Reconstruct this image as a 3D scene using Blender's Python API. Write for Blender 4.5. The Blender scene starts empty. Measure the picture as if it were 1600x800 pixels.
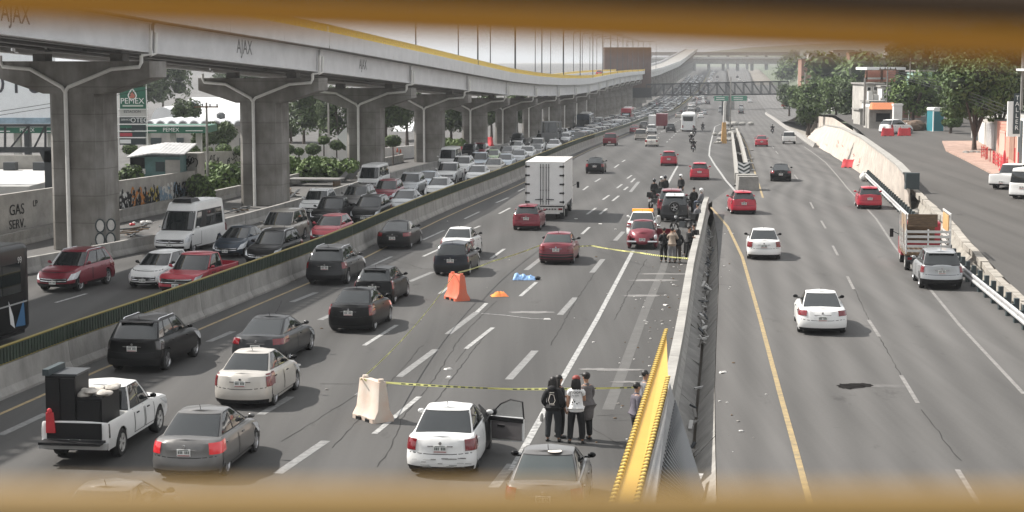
import bpy, bmesh, math, random
import numpy as np
from mathutils import Vector, Matrix
R = random.Random(7)
scene = bpy.context.scene
COL = scene.collection
# ------------------------------------------------------------------ camera
F = 2800.0
PITCH = math.atan(302 / 2800)
CAMZ = 10.0
cam_data = bpy.data.cameras.new('camera')
cam = bpy.data.objects.new('camera', cam_data)
COL.objects.link(cam)
cam.location = (0, 0, CAMZ)
cam.rotation_euler = (math.pi / 2 - PITCH, 0, 0)
cam_data.sensor_width = 36
cam_data.lens = 36 * F / 1600
cam_data.clip_start = 0.02
cam_data.clip_end = 12000
cam_data.dof.use_dof = True
cam_data.dof.focus_distance = 75
cam_data.dof.aperture_fstop = 17.0
scene.camera = cam
# ------------------------------------------------------------------ light
TO_SUN = Vector((-0.92, 0.40, 1.02)).normalized()
world = bpy.data.worlds.new('World')
scene.world = world
world.use_nodes = True
wn = world.node_tree.nodes
sky = wn.new('ShaderNodeTexSky')
sky.sky_type = 'NISHITA'
sky.sun_disc = False
sky.sun_elevation = math.asin(TO_SUN.z)
sky.sun_rotation = math.atan2(TO_SUN.x, TO_SUN.y)
sky.air_density = 1.0
sky.dust_density = 2.0
sky.ozone_density = 1.0
hs = wn.new('ShaderNodeHueSaturation')
hs.inputs['Saturation'].default_value = 0.18
world.node_tree.links.new(sky.outputs[0], hs.inputs['Color'])
# thin bright overcast veil with softer and denser patches
_tc = wn.new('ShaderNodeTexCoord'); _mp = wn.new('ShaderNodeMapping'); _mp.inputs['Scale'].default_value = (1, 1, 3)
_nz = wn.new('ShaderNodeTexNoise'); _nz.inputs['Scale'].default_value = 2.2; _nz.inputs['Detail'].default_value = 7
_rp = wn.new('ShaderNodeValToRGB'); _rp.color_ramp.elements[0].position = .35; _rp.color_ramp.elements[0].color = (.40, .40, .40, 1); _rp.color_ramp.elements[1].position = .7; _rp.color_ramp.elements[1].color = (.85, .85, .85, 1)
_mx = wn.new('ShaderNodeMix'); _mx.data_type = 'RGBA'; _mx.inputs['B'].default_value = (6.4, 6.5, 6.6, 1)
_l = world.node_tree.links
_l.new(_tc.outputs['Generated'], _mp.inputs[0]); _l.new(_mp.outputs[0], _nz.inputs[0]); _l.new(_nz.outputs[0], _rp.inputs[0]); _l.new(_rp.outputs[0], _mx.inputs['Factor'])
_l.new(hs.outputs[0], _mx.inputs['A']); _l.new(_mx.outputs['Result'], wn['Background'].inputs[0])
wn['Background'].inputs[1].default_value = 0.105
sun_data = bpy.data.lights.new('sun', 'SUN')
sun_data.energy = 5.0
sun_data.angle = math.radians(0.6)
sun_data.color = (1.0, 0.95, 0.88)
sun = bpy.data.objects.new('sun', sun_data)
COL.objects.link(sun)
sun.rotation_euler = TO_SUN.to_track_quat('Z', 'Y').to_euler()
scene.view_settings.view_transform = 'Standard'
scene.view_settings.look = 'None'
scene.view_settings.gamma = 1
scene.view_settings.exposure = 0.72
scene.render.engine = 'CYCLES'
scene.cycles.max_bounces = 6
scene.cycles.volume_bounces = 0
# ------------------------------------------------------------------ terrain profile and picture-ray helpers
_ys = np.arange(-200, 4000, 5.)
_raw = np.interp(_ys, [0, 150, 220, 350, 560, 700, 1000, 1500, 2500, 4000], [0, 0, -.8, -3.2, -6, -4.2, 0, 4, 8, 12])
_tab = np.convolve(np.pad(_raw, 4, mode='edge'), np.ones(9) / 9, 'valid')
def elev(Y): return float(np.interp(Y, _ys, _tab))
def ray(px, py):
    x = (px - 800) / F; y = (400 - py) / F
    c, s = math.cos(PITCH), math.sin(PITCH)
    return x, c + y * s, -s + y * c
def G(px, py, h=0.0, fn=elev):
    """world point of the ground (plus h) that lies along the sight line of a photo pixel"""
    d = ray(px, py); Y = 15.0
    while Y < 3900 and CAMZ + d[2] / d[1] * Y - fn(Y) - h >= 0: Y *= 1.01
    a, b = Y / 1.01, Y
    for _ in range(30):
        m = (a + b) / 2
        if CAMZ + d[2] / d[1] * m - fn(m) - h < 0: b = m
        else: a = m
    return Vector((d[0] / d[1] * a, a, fn(a) + h))
def AT(px, py, Y):
    d = ray(px, py)
    return Vector((d[0] / d[1] * Y, Y, CAMZ + d[2] / d[1] * Y))
class Line:
    """a line along the road: X as a function of Y"""
    def __init__(s, pix=None, pts=None, h=0, fn=elev):
        p = [G(x, y, h, fn) for x, y in pix] if pix else [Vector((a, b, 0)) for a, b in pts]
        p.sort(key=lambda v: v.y)
        s.y = np.array([v.y for v in p]); s.x = np.array([v.x for v in p])
    def X(s, Y):
        if Y < s.y[0]:
            k = (s.x[1] - s.x[0]) / (s.y[1] - s.y[0]); return float(s.x[0] + k * (Y - s.y[0]))
        if Y > s.y[-1]:
            k = (s.x[-1] - s.x[-2]) / (s.y[-1] - s.y[-2]); return float(s.x[-1] + k * (Y - s.y[-1]))
        return float(np.interp(Y, s.y, s.x))
    def Xs(s, Y):   # smoothed
        w = max(6, Y * .08)
        return sum(s.X(Y + w * k) for k in (-1, -.5, 0, .5, 1)) / 5
    def head(s, Y):
        d = max(8, Y * .08)
        return (s.Xs(Y + d) - s.Xs(Y - d)) / (2 * d)
# ------------------------------------------------------------------ tags
def tag(o, label=None, cat=None, group=None, kind=None):
    if label: o['label'] = label
    if cat: o['category'] = cat
    if group: o['group'] = group
    if kind: o['kind'] = kind
    return o
def empty(name, loc=(0, 0, 0), rz=0, label=None, cat=None, group=None):
    o = bpy.data.objects.new(name, None)
    o.empty_display_size = .3
    COL.objects.link(o); o.location = loc; o.rotation_euler = (0, 0, rz)
    return tag(o, label, cat, group)
def link(name, me, parent=None, loc=None, rot=None, mat=None):
    o = bpy.data.objects.new(name, me); COL.objects.link(o)
    if parent is not None: o.parent = parent
    if loc is not None: o.location = loc
    if rot is not None: o.rotation_euler = rot
    if mat is not None:
        o.material_slots[0].link = 'OBJECT'; o.material_slots[0].material = mat
    return o
def copy_tree(o, loc, rz, label=None, group=None):
    r = o.copy(); COL.objects.link(r); r.location = loc; r.rotation_euler = (0, 0, rz)
    if label: r['label'] = label
    if group: r['group'] = group
    for ch in list(o.children):
        c = ch.copy(); COL.objects.link(c); c.parent = r
        for g in list(ch.children):
            d = g.copy(); COL.objects.link(d); d.parent = c
    return r
# ------------------------------------------------------------------ materials
def mat(name, col, rough=.6, metal=0., coat=0., spec=.5, noise=0., nscale=3., bump=0., bscale=40., col2=None, stretch=None, emit=0., rotz=0., detail=6):
    m = bpy.data.materials.new(name); m.use_nodes = True
    nt = m.node_tree; b = nt.nodes['Principled BSDF']
    c = (*col, 1) if len(col) == 3 else col
    b.inputs['Base Color'].default_value = c
    b.inputs['Roughness'].default_value = rough
    b.inputs['Metallic'].default_value = metal
    b.inputs['Coat Weight'].default_value = coat
    b.inputs['Coat Roughness'].default_value = .06
    b.inputs['Specular IOR Level'].default_value = spec
    if emit:
        b.inputs['Emission Color'].default_value = c; b.inputs['Emission Strength'].default_value = emit
    if noise or bump or col2:
        tc = nt.nodes.new('ShaderNodeTexCoord'); mp = nt.nodes.new('ShaderNodeMapping')
        nt.links.new(tc.outputs['Object'], mp.inputs[0])
        if stretch: mp.inputs['Scale'].default_value = stretch
        mp.inputs['Rotation'].default_value[2] = rotz
        if noise or col2:
            n = nt.nodes.new('ShaderNodeTexNoise'); n.inputs['Scale'].default_value = nscale; n.inputs['Detail'].default_value = detail; n.inputs['Roughness'].default_value = .65
            nt.links.new(mp.outputs[0], n.inputs[0])
            r = nt.nodes.new('ShaderNodeValToRGB')
            r.color_ramp.elements[0].position = .3; r.color_ramp.elements[1].position = .7
            if col2: a, d = c, (*col2, 1)
            else: a = tuple(v * (1 - noise) for v in c[:3]) + (1,); d = tuple(min(1, v * (1 + noise)) for v in c[:3]) + (1,)
            r.color_ramp.elements[0].color = a; r.color_ramp.elements[1].color = d
            nt.links.new(n.outputs[0], r.inputs[0]); nt.links.new(r.outputs[0], b.inputs['Base Color'])
        if bump:
            n2 = nt.nodes.new('ShaderNodeTexNoise'); n2.inputs['Scale'].default_value = bscale; n2.inputs['Detail'].default_value = 4
            nt.links.new(mp.outputs[0], n2.inputs[0])
            bp = nt.nodes.new('ShaderNodeBump'); bp.inputs['Strength'].default_value = bump; bp.inputs['Distance'].default_value = .05
            nt.links.new(n2.outputs[0], bp.inputs['Height']); nt.links.new(bp.outputs[0], b.inputs['Normal'])
    return m
def asphalt_mat(name, base, warm=0.0, rotz=-.13, tracks=9):
    m = bpy.data.materials.new(name); m.use_nodes = True
    nt = m.node_tree; b = nt.nodes['Principled BSDF']; b.inputs['Roughness'].default_value = .82; b.inputs['Specular IOR Level'].default_value = .2
    tc = nt.nodes.new('ShaderNodeTexCoord')
    def nz(scale, sc, det, rough=.6):
        mp = nt.nodes.new('ShaderNodeMapping'); mp.inputs['Scale'].default_value = sc; mp.inputs['Rotation'].default_value[2] = rotz
        nt.links.new(tc.outputs['Object'], mp.inputs[0])
        n = nt.nodes.new('ShaderNodeTexNoise'); n.inputs['Scale'].default_value = scale; n.inputs['Detail'].default_value = det; n.inputs['Roughness'].default_value = rough
        nt.links.new(mp.outputs[0], n.inputs[0]); return n.outputs[0]
    big = nz(.07, (1, .5, 1), 3); streak = nz(.8, (1, .012, 1), 4); fine = nz(9, (1, 1, 1), 5, .8); grain = nz(60, (1, 1, 1), 2)
    def mth(op, a, bb):
        n = nt.nodes.new('ShaderNodeMath'); n.operation = op
        for i, v in enumerate((a, bb)):
            if isinstance(v, (int, float)): n.inputs[i].default_value = v
            else: nt.links.new(v, n.inputs[i])
        return n.outputs[0]
    s = mth('ADD', mth('MULTIPLY', big, .55), mth('MULTIPLY', streak, .85))
    s = mth('ADD', s, mth('MULTIPLY', fine, .35)); s = mth('ADD', s, mth('MULTIPLY', grain, .3))
    s = mth('MULTIPLY', s, 1 / 2.05)
    # wheel tracks run along the sheet (U across the lanes), broken up by noise; oil drips
    uv = nt.nodes.new('ShaderNodeUVMap'); sx = nt.nodes.new('ShaderNodeSeparateXYZ'); nt.links.new(uv.outputs[0], sx.inputs[0])
    tr = mth('SINE', mth('MULTIPLY', sx.outputs['X'], 6.2832 * tracks), 0); tr = mth('MULTIPLY', mth('MULTIPLY', tr, big), .11)
    s = mth('ADD', s, tr)
    spot = nz(.55, (1, .35, 1), 5, .75); spot = mth('MULTIPLY', mth('MAXIMUM', mth('SUBTRACT', spot, .62), 0), 1.6); s = mth('SUBTRACT', s, spot)
    r = nt.nodes.new('ShaderNodeValToRGB'); nt.links.new(s, r.inputs[0])
    r.color_ramp.elements[0].position = .3; r.color_ramp.elements[1].position = .72
    lo, hi = base * .58, base * 1.5
    r.color_ramp.elements[0].color = (lo * (1 + warm), lo, lo * (1 - warm), 1); r.color_ramp.elements[1].color = (hi * (1 + warm), hi, hi * (1 - warm), 1)
    nt.links.new(r.outputs[0], b.inputs['Base Color'])
    bp = nt.nodes.new('ShaderNodeBump'); bp.inputs['Strength'].default_value = .25; bp.inputs['Distance'].default_value = .02
    nt.links.new(fine, bp.inputs['Height']); nt.links.new(bp.outputs[0], b.inputs['Normal'])
    return m
M = {}
def pier_mat():
    """board-marked concrete with horizontal pour joints and water streaks"""
    m = mat('pier', (.165, .155, .142), .85, col2=(.275, .265, .25), nscale=1.1, stretch=(1, 1, .16), bump=.3, bscale=7)
    nt = m.node_tree; b = nt.nodes['Principled BSDF']; src = b.inputs['Base Color'].links[0].from_socket
    tc = nt.nodes.new('ShaderNodeTexCoord'); sp = nt.nodes.new('ShaderNodeSeparateXYZ'); nt.links.new(tc.outputs['Object'], sp.inputs[0])
    md = nt.nodes.new('ShaderNodeMath'); md.operation = 'FRACT'; dv = nt.nodes.new('ShaderNodeMath'); dv.operation = 'MULTIPLY'; dv.inputs[1].default_value = 1 / 1.45
    nt.links.new(sp.outputs['Z'], dv.inputs[0]); nt.links.new(dv.outputs[0], md.inputs[0])
    lt = nt.nodes.new('ShaderNodeMath'); lt.operation = 'LESS_THAN'; lt.inputs[1].default_value = .035; nt.links.new(md.outputs[0], lt.inputs[0])
    n2 = nt.nodes.new('ShaderNodeTexNoise'); n2.inputs['Scale'].default_value = .55; n2.inputs['Detail'].default_value = 5; nt.links.new(tc.outputs['Object'], n2.inputs[0])
    r2 = nt.nodes.new('ShaderNodeValToRGB'); r2.color_ramp.elements[0].position = .36; r2.color_ramp.elements[0].color = (.62, .60, .57, 1); r2.color_ramp.elements[1].position = .62; r2.color_ramp.elements[1].color = (1.1, 1.1, 1.1, 1); nt.links.new(n2.outputs[0], r2.inputs[0])
    m1 = nt.nodes.new('ShaderNodeMix'); m1.data_type = 'RGBA'; m1.blend_type = 'MULTIPLY'; m1.inputs['Factor'].default_value = 1; nt.links.new(src, m1.inputs['A']); nt.links.new(r2.outputs[0], m1.inputs['B'])
    m2 = nt.nodes.new('ShaderNodeMix'); m2.data_type = 'RGBA'; m2.blend_type = 'MULTIPLY'; m2.inputs['B'].default_value = (.72, .71, .70, 1); nt.links.new(lt.outputs[0], m2.inputs['Factor']); nt.links.new(m1.outputs['Result'], m2.inputs['A']); nt.links.new(m2.outputs['Result'], b.inputs['Base Color'])
    return m
M['asphalt'] = asphalt_mat('asphalt', .070, .025)
M['asphalt_right'] = asphalt_mat('asphalt_right', .092, .035, -.1)
M['asphalt_street'] = asphalt_mat('asphalt_street', .075, .06, -.2)
M['asphalt_side'] = asphalt_mat('asphalt_side', .11, .03)
M['dirt'] = mat('dirt', (.16, .14, .115), .95, noise=.35, nscale=.4, bump=.4, bscale=3)
M['line_white'] = mat('line_white', (.11, .11, .108), .75, col2=(.48, .48, .47), nscale=5, detail=9)
M['line_faded'] = mat('line_faded', (.11, .11, .11), .8, col2=(.24, .24, .235), nscale=5)
M['line_yellow'] = mat('line_yellow', (.15, .125, .085), .75, col2=(.40, .29, .13), nscale=4, detail=9)
M['crack'] = mat('crack', (.042, .041, .040), .9, spec=.08)
M['patch'] = mat('patch', (.005, .005, .005), .95, col2=(.022, .020, .019), nscale=5, spec=.03)
M['stain'] = mat('stain', (.17, .165, .16), .9, noise=.3, nscale=2)
M['concrete'] = mat('concrete', (.25, .24, .225), .85, noise=.28, nscale=.9, bump=.3, bscale=8)
M['pier'] = pier_mat()
M['barrier'] = mat('barrier', (.26, .25, .235), .85, noise=.35, nscale=.8, bump=.35, bscale=8, stretch=(1, 1, .5))
M['barrier_light'] = mat('barrier_light', (.29, .28, .26), .85, noise=.22, nscale=1.4, bump=.35, bscale=8)
M['parapet'] = mat('parapet', (.62, .62, .62), .75, noise=.09, nscale=.6, bump=.1, bscale=5)
M['girder'] = mat('girder', (.62, .62, .625), .55, noise=.12, nscale=.5)
M['girder_dark'] = mat('girder_dark', (.20, .20, .20), .7)
M['pipe'] = mat('pipe', (.72, .71, .68), .5, noise=.08)
M['yellow_rail'] = mat('yellow_rail', (.70, .52, .12), .5, noise=.1)
M['green'] = mat('glare_green', (.028, .044, .030), .6, noise=.35, nscale=2)
M['yellow_edge'] = mat('yellow_edge', (.22, .17, .03), .6)
M['steel'] = mat('steel', (.42, .42, .42), .5, metal=.35, noise=.15, nscale=1.5)
M['steel_dark'] = mat('steel_dark', (.06, .065, .07), .5, metal=.3)
M['bridge_dark'] = mat('bridge_dark', (.016, .018, .02), .6)
M['black'] = mat('black', (.008, .008, .009), .55, spec=.3)
M['rubber'] = mat('rubber', (.018, .018, .018), .85)
M['trim'] = mat('trim', (.010, .010, .011), .5, spec=.3)
M['glass'] = mat('glass', (.014, .017, .018), .04, spec=.95)
M['glass_light'] = mat('glass_light', (.05, .06, .06), .04, spec=.8)
M['chrome'] = mat('chrome', (.65, .65, .66), .18, metal=1)
M['rim'] = mat('rim', (.50, .50, .51), .35, metal=.8)
M['rim_dark'] = mat('rim_dark', (.06, .06, .062), .4, metal=.5)
M['plate'] = mat('plate', (.72, .72, .70), .5)
M['plate_ink'] = mat('plate_ink', (.08, .10, .09), .5)
M['plate_red'] = mat('plate_red', (.35, .10, .10), .5)
M['tail'] = mat('tail', (.17, .006, .010), .15, coat=1, noise=.3, nscale=9)
M['tail_lit'] = mat('tail_lit', (.50, .015, .02), .2, coat=1, emit=.25)
M['tail_dark'] = mat('tail_dark', (.05, .045, .045), .15, coat=1)
M['lamp'] = mat('lamp', (.62, .64, .66), .08, coat=1, noise=.25, nscale=12)
M['amber'] = mat('amber', (.85, .26, .02), .3, emit=.7)
M['white'] = mat('white_paint', (.74, .74, .73), .45, noise=.06, nscale=2)
M['white_dirty'] = mat('white_dirty', (.55, .54, .52), .6, noise=.15, nscale=2)
M['orange_plastic'] = mat('orange_plastic', (.70, .13, .06), .5, col2=(.60, .17, .10), nscale=4)
M['faded_plastic'] = mat('faded_plastic', (.56, .52, .46), .6, col2=(.56, .40, .31), nscale=1.6)
M['red_plastic'] = mat('red_plastic', (.55, .04, .05), .5, noise=.2)
M['tape'] = mat('tape', (.80, .78, .28), .4)
M['wood'] = mat('wood', (.13, .085, .05), .8, noise=.4, nscale=3, stretch=(1, 8, 8))
M['wood_light'] = mat('wood_light', (.50, .30, .13), .75, noise=.3, nscale=3)
M['bark'] = mat('bark', (.07, .055, .045), .9, noise=.4, nscale=5)
M['leaf_dark'] = mat('leaf_dark', (.026, .048, .016), .6, col2=(.080, .115, .038), nscale=1.2, spec=.3)
M['leaf'] = mat('leaf', (.040, .075, .022), .6, col2=(.11, .16, .045), nscale=1.2, spec=.3)
M['leaf_light'] = mat('leaf_light', (.06, .11, .03), .6, col2=(.15, .21, .06), nscale=1.5, spec=.3)
M['sticker'] = mat('sticker', (.72, .66, .60), .5)
def paint(name, col, metal=.25, rough=.35, noise=.05, coat=.4, spec=.45): return mat('paint_' + name, col, rough, metal=metal, coat=coat, spec=spec, noise=noise, nscale=1.3)
P = {
 'white': paint('white', (.72, .72, .71), 0, .4), 'beige': paint('beige', (.52, .49, .45), .3), 'silver': paint('silver', (.42, .43, .44), .6),
 'grey': paint('grey', (.155, .15, .145), .5), 'dark_grey': paint('dark_grey', (.030, .031, .033), .3, coat=.25, spec=.25), 'black': paint('black', (.003, .003, .0035), 0, .35, coat=.16, spec=.15),
 'dark_blue': paint('dark_blue', (.022, .036, .055), .4), 'navy': paint('navy', (.009, .012, .02), .2, coat=.25, spec=.3), 'red': paint('red', (.36, .016, .035), .1),
 'dark_red': paint('dark_red', (.19, .014, .028), .2), 'maroon': paint('maroon', (.17, .018, .030), .15), 'pink_red': paint('pink_red', (.45, .06, .08), .2),
 'green': paint('green', (.36, .46, .27), .3), 'pale_blue': paint('pale_blue', (.50, .55, .60), .3), 'champagne': paint('champagne', (.40, .37, .33), .4),
 'bright_red': paint('bright_red', (.43, .014, .036), .05),
}
# ------------------------------------------------------------------ mesh builder
class MB:
    def __init__(s): s.v = []; s.f = []; s.m = []
    def add(s, vs, fs, mi=0, M4=None):
        o = len(s.v)
        s.v += [tuple(M4 @ Vector(v)) for v in vs] if M4 is not None else [tuple(v) for v in vs]
        s.f += [tuple(i + o for i in f) for f in fs]; s.m += [mi] * len(fs)
        return s
    def box(s, c, d, mi=0, M4=None, top=None):
        x, y, z = c; a, b, h = d[0] / 2, d[1] / 2, d[2] / 2
        ta, tb = (a, b) if top is None else (top[0] / 2, top[1] / 2)
        vs = [(x - a, y - b, z - h), (x + a, y - b, z - h), (x + a, y + b, z - h), (x - a, y + b, z - h),
              (x - ta, y - tb, z + h), (x + ta, y - tb, z + h), (x + ta, y + tb, z + h), (x - ta, y + tb, z + h)]
        return s.add(vs, [(3, 2, 1, 0), (4, 5, 6, 7), (0, 1, 5, 4), (1, 2, 6, 5), (2, 3, 7, 6), (3, 0, 4, 7)], mi, M4)
    def beam(s, p, q, w, h, mi=0, up=(0, 0, 1)):
        p = Vector(p); q = Vector(q); d = q - p; L = d.length
        if L < 1e-6: return s
        d /= L; r = d.cross(Vector(up))
        if r.length < 1e-4: r = d.cross(Vector((1, 0, 0)))
        r.normalize(); u = r.cross(d)
        vs = []
        for b in (p, q):
            for (i, j) in ((-1, -1), (1, -1), (1, 1), (-1, 1)): vs.append(b + r * (i * w / 2) + u * (j * h / 2))
        return s.add(vs, [(3, 2, 1, 0), (4, 5, 6, 7), (0, 1, 5, 4), (1, 2, 6, 5), (2, 3, 7, 6), (3, 0, 4, 7)], mi)
    def tube(s, pts, r, n=8, mi=0, caps=True):
        pts = [Vector(p) for p in pts]; rs = r if isinstance(r, (list, tuple)) else [r] * len(pts)
        vs = []; prev = None
        for i, p in enumerate(pts):
            d = (pts[min(i + 1, len(pts) - 1)] - pts[max(i - 1, 0)]).normalized()
            if prev is None:
                a = d.cross(Vector((0, 0, 1)))
                if a.length < .05: a = d.cross(Vector((0, 1, 0)))
            else: a = prev - d * prev.dot(d)
            a.normalize(); prev = a; b = d.cross(a)
            for k in range(n):
                t = 2 * math.pi * k / n; vs.append(p + (a * math.cos(t) + b * math.sin(t)) * rs[i])
        fs = [(i * n + k, i * n + (k + 1) % n, (i + 1) * n + (k + 1) % n, (i + 1) * n + k) for i in range(len(pts) - 1) for k in range(n)]
        if caps: fs += [tuple(range(n - 1, -1, -1)), tuple(range((len(pts) - 1) * n, len(pts) * n))]
        return s.add(vs, fs, mi)
    def lathe(s, prof, axis='x', n=24, c=(0, 0, 0), mi=0, cap=True):
        """prof: list of (axial, radius)"""
        vs = []
        for a, r in prof:
            for k in range(n):
                t = 2 * math.pi * k / n; u, w = r * math.cos(t), r * math.sin(t)
                vs.append({'x': (c[0] + a, c[1] + u, c[2] + w), 'y': (c[0] + w, c[1] + a, c[2] + u), 'z': (c[0] + u, c[1] + w, c[2] + a)}[axis])
        m = len(prof)
        fs = [(i * n + k, i * n + (k + 1) % n, (i + 1) * n + (k + 1) % n, (i + 1) * n + k) for i in range(m - 1) for k in range(n)]
        if cap: fs += [tuple(range(n - 1, -1, -1)), tuple(range((m - 1) * n, m * n))]
        return s.add(vs, fs, mi)
    def ball(s, c, r, n=10, m=7, mi=0, M4=None):
        r = r if isinstance(r, (list, tuple)) else (r, r, r)
        vs = [(c[0], c[1], c[2] - r[2])]
        for i in range(1, m):
            a = math.pi * i / m - math.pi / 2
            for k in range(n):
                t = 2 * math.pi * k / n; vs.append((c[0] + r[0] * math.cos(a) * math.cos(t), c[1] + r[1] * math.cos(a) * math.sin(t), c[2] + r[2] * math.sin(a)))
        vs.append((c[0], c[1], c[2] + r[2]))
        fs = [(0, 1 + (k + 1) % n, 1 + k) for k in range(n)]
        for i in range(m - 2):
            for k in range(n): fs.append((1 + i * n + k, 1 + i * n + (k + 1) % n, 1 + (i + 1) * n + (k + 1) % n, 1 + (i + 1) * n + k))
        t = len(vs) - 1; b = 1 + (m - 2) * n
        fs += [(b + k, b + (k + 1) % n, t) for k in range(n)]
        return s.add(vs, fs, mi, M4)
    def grid(s, rows, mi=0, closed=False):
        n = len(rows[0]); vs = [v for r in rows for v in r]; fs = []
        for i in range(len(rows) - 1):
            for k in range(n if closed else n - 1):
                fs.append((i * n + k, i * n + (k + 1) % n, (i + 1) * n + (k + 1) % n, (i + 1) * n + k))
        return s.add(vs, fs, mi)
    def prism(s, poly, y0, y1, mi=0, axis='y', M4=None):
        """polygon in the plane across axis, extruded from y0 to y1"""
        def pt(a, b, t): return {'y': (a, t, b), 'x': (t, a, b), 'z': (a, b, t)}[axis]
        n = len(poly); vs = [pt(a, b, y0) for a, b in poly] + [pt(a, b, y1) for a, b in poly]
        fs = [tuple(range(n)), tuple(range(2 * n - 1, n - 1, -1))] + [(k, k + n, (k + 1) % n + n, (k + 1) % n) for k in range(n)]
        return s.add(vs, fs, mi, M4)
    def mesh(s, name, mats, smooth=None, merge=0., recalc=True):
        me = bpy.data.meshes.new(name)
        me.from_pydata(s.v, [], s.f)
        for m in (mats if isinstance(mats, (list, tuple)) else [mats]): me.materials.append(m)
        me.polygons.foreach_set('material_index', s.m)
        if merge or recalc or smooth is not None:
            bm = bmesh.new(); bm.from_mesh(me)
            if merge: bmesh.ops.remove_doubles(bm, verts=bm.verts, dist=merge); bmesh.ops.dissolve_degenerate(bm, edges=bm.edges, dist=1e-5)
            if recalc: bmesh.ops.recalc_face_normals(bm, faces=bm.faces)
            if smooth is not None:
                a = math.radians(smooth)
                for f in bm.faces: f.smooth = True
                for e in bm.edges:
                    if len(e.link_faces) == 2 and e.calc_face_angle(0) > a: e.smooth = False
            bm.to_mesh(me); bm.free()
        me.update()
        return me
    def build(s, name, mats, parent=None, smooth=None, loc=None, rot=None, **k):
        return link(name, s.mesh(name, mats, smooth, **k), parent, loc, rot)
def text_mesh(body, size, material, depth=.004, align='CENTER'):
    """flat lettering in the local XZ plane, facing -Y"""
    cu = bpy.data.curves.new('lettering', 'FONT'); cu.body = body; cu.size = size; cu.align_x = align; cu.align_y = 'CENTER'; cu.extrude = depth; cu.resolution_u = 3
    o = bpy.data.objects.new('lettering', cu)
    me = bpy.data.meshes.new_from_object(o)
    bpy.data.objects.remove(o)
    me.transform(Matrix.Rotation(math.pi / 2, 4, 'X'))
    me.materials.clear(); me.materials.append(material)
    return me
# ------------------------------------------------------------------ vehicles: lofted shells
def lerp(a, b, t): return a + (b - a) * t
class Shell:
    """stack of rounded outlines; u 0..1 rear centre to corner, 1..2 side, 2..3 front corner to front centre"""
    def __init__(s, lv, w, yr, yf, rc, fc, p, z):
        s.t = [l[0] for l in lv]; s.ws = [l[1] for l in lv]; s.ro = [l[2] for l in lv]; s.fo = [l[3] for l in lv]
        s.w, s.yr, s.yf, s.rc, s.fc, s.p, s.z = w, yr, yf, rc, fc, p, z
    def xy(s, t, u):
        w = s.w * np.interp(t, s.t, s.ws); yr = s.yr + np.interp(t, s.t, s.ro); yf = s.yf - np.interp(t, s.t, s.fo); e = 2 / s.p
        if u <= 1:
            a = max(0, u) * math.pi / 2; return w * math.sin(a) ** e, yr + s.rc * (1 - max(0, math.cos(a)) ** e)
        if u < 2:
            f = u - 1; y = lerp(yr + s.rc, yf - s.fc, f); return w * (1 - .02 * (2 * f - 1) ** 2 + .0), y
        a = (3 - u) * math.pi / 2; return w * math.sin(max(0, a)) ** e * (.98 if u < 2.001 else .98), yf - s.fc * (1 - max(0, math.cos(a)) ** e)
    def pt(s, t, u):
        sx = 1
        if u < 0: u, sx = -u, -1
        x, y = s.xy(t, u); return Vector((x * sx, y, s.z(t, y)))
    def npt(s, t, u, off, sx=1):
        """point pushed outwards"""
        p = s.pt(t, u); e = .02
        a = s.pt(min(1, t + e), u) - s.pt(max(0, t - e), u); b = s.pt(t, min(3, u + e)) - s.pt(t, max(0, u - e))
        n = b.cross(a)
        if n.length < 1e-9: n = Vector((1, 0, 0))
        n.normalize()
        if n.x < -.2 and u > .3 and u < 2.7: n = -n
        if u <= .3 and n.y > 0: n = -n
        if u >= 2.7 and n.y < 0: n = -n
        q = p + n * off
        return Vector((q.x * sx, q.y, q.z))
    def patch(s, mb, t0, t1, u0, u1, off, sx=1, nt=3, nu=6, mi=0, u0t=None, u1t=None, both=False, edge=True):
        """skin patch with turned-in edge; u0t,u1t = limits at t1; both = spans the centre line (u from -u1 to u1)"""
        rows = []
        for i in range(nt + 1):
            k = i / nt; t = lerp(t0, t1, k); a = lerp(u0, u0 if u0t is None else u0t, k); b = lerp(u1, u1 if u1t is None else u1t, k)
            if both:
                if a < 1.5: us = [(-abs(b) + 2 * abs(b) * j / nu) for j in range(nu + 1)]; row = [s.npt(t, abs(q), off, 1 if q >= 0 else -1) for q in us]
                else: row = [s.npt(t, 3 - abs(q), off, 1 if q >= 0 else -1) for q in [(-(3 - a) + 2 * (3 - a) * j / nu) for j in range(nu + 1)]]
            else: row = [s.npt(t, lerp(a, b, j / nu), off, sx) for j in range(nu + 1)]
            rows.append(row)
        mb.grid(rows, mi)
        return rows
def shell_mesh(mb, sh, ts, us, deckrow, mi=0, zmod=None):
    """closed skin of a Shell, both sides, plus a crowned top"""
    for sx in (1, -1):
        rows = []; prev = None
        for t in ts:
            row = []
            for j, u in enumerate(us):
                v = sh.pt(t, u)
                if zmod: v.z = zmod(v.y, v.z, u)
                if prev is not None: v.z = max(v.z, prev[j].z + .004)
                row.append(v)
            prev = row; rows.append([Vector((v.x * sx, v.y, v.z)) for v in row])
        mb.grid(rows, mi)
    top = rows[-1]; fr = (-1, -.86, -.5, 0, .5, .86, 1); rr = []
    for v in top: rr.append([deckrow(Vector((abs(v.x) * f, v.y, v.z)), f) for f in fr])
    mb.grid(rr, mi)
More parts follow.
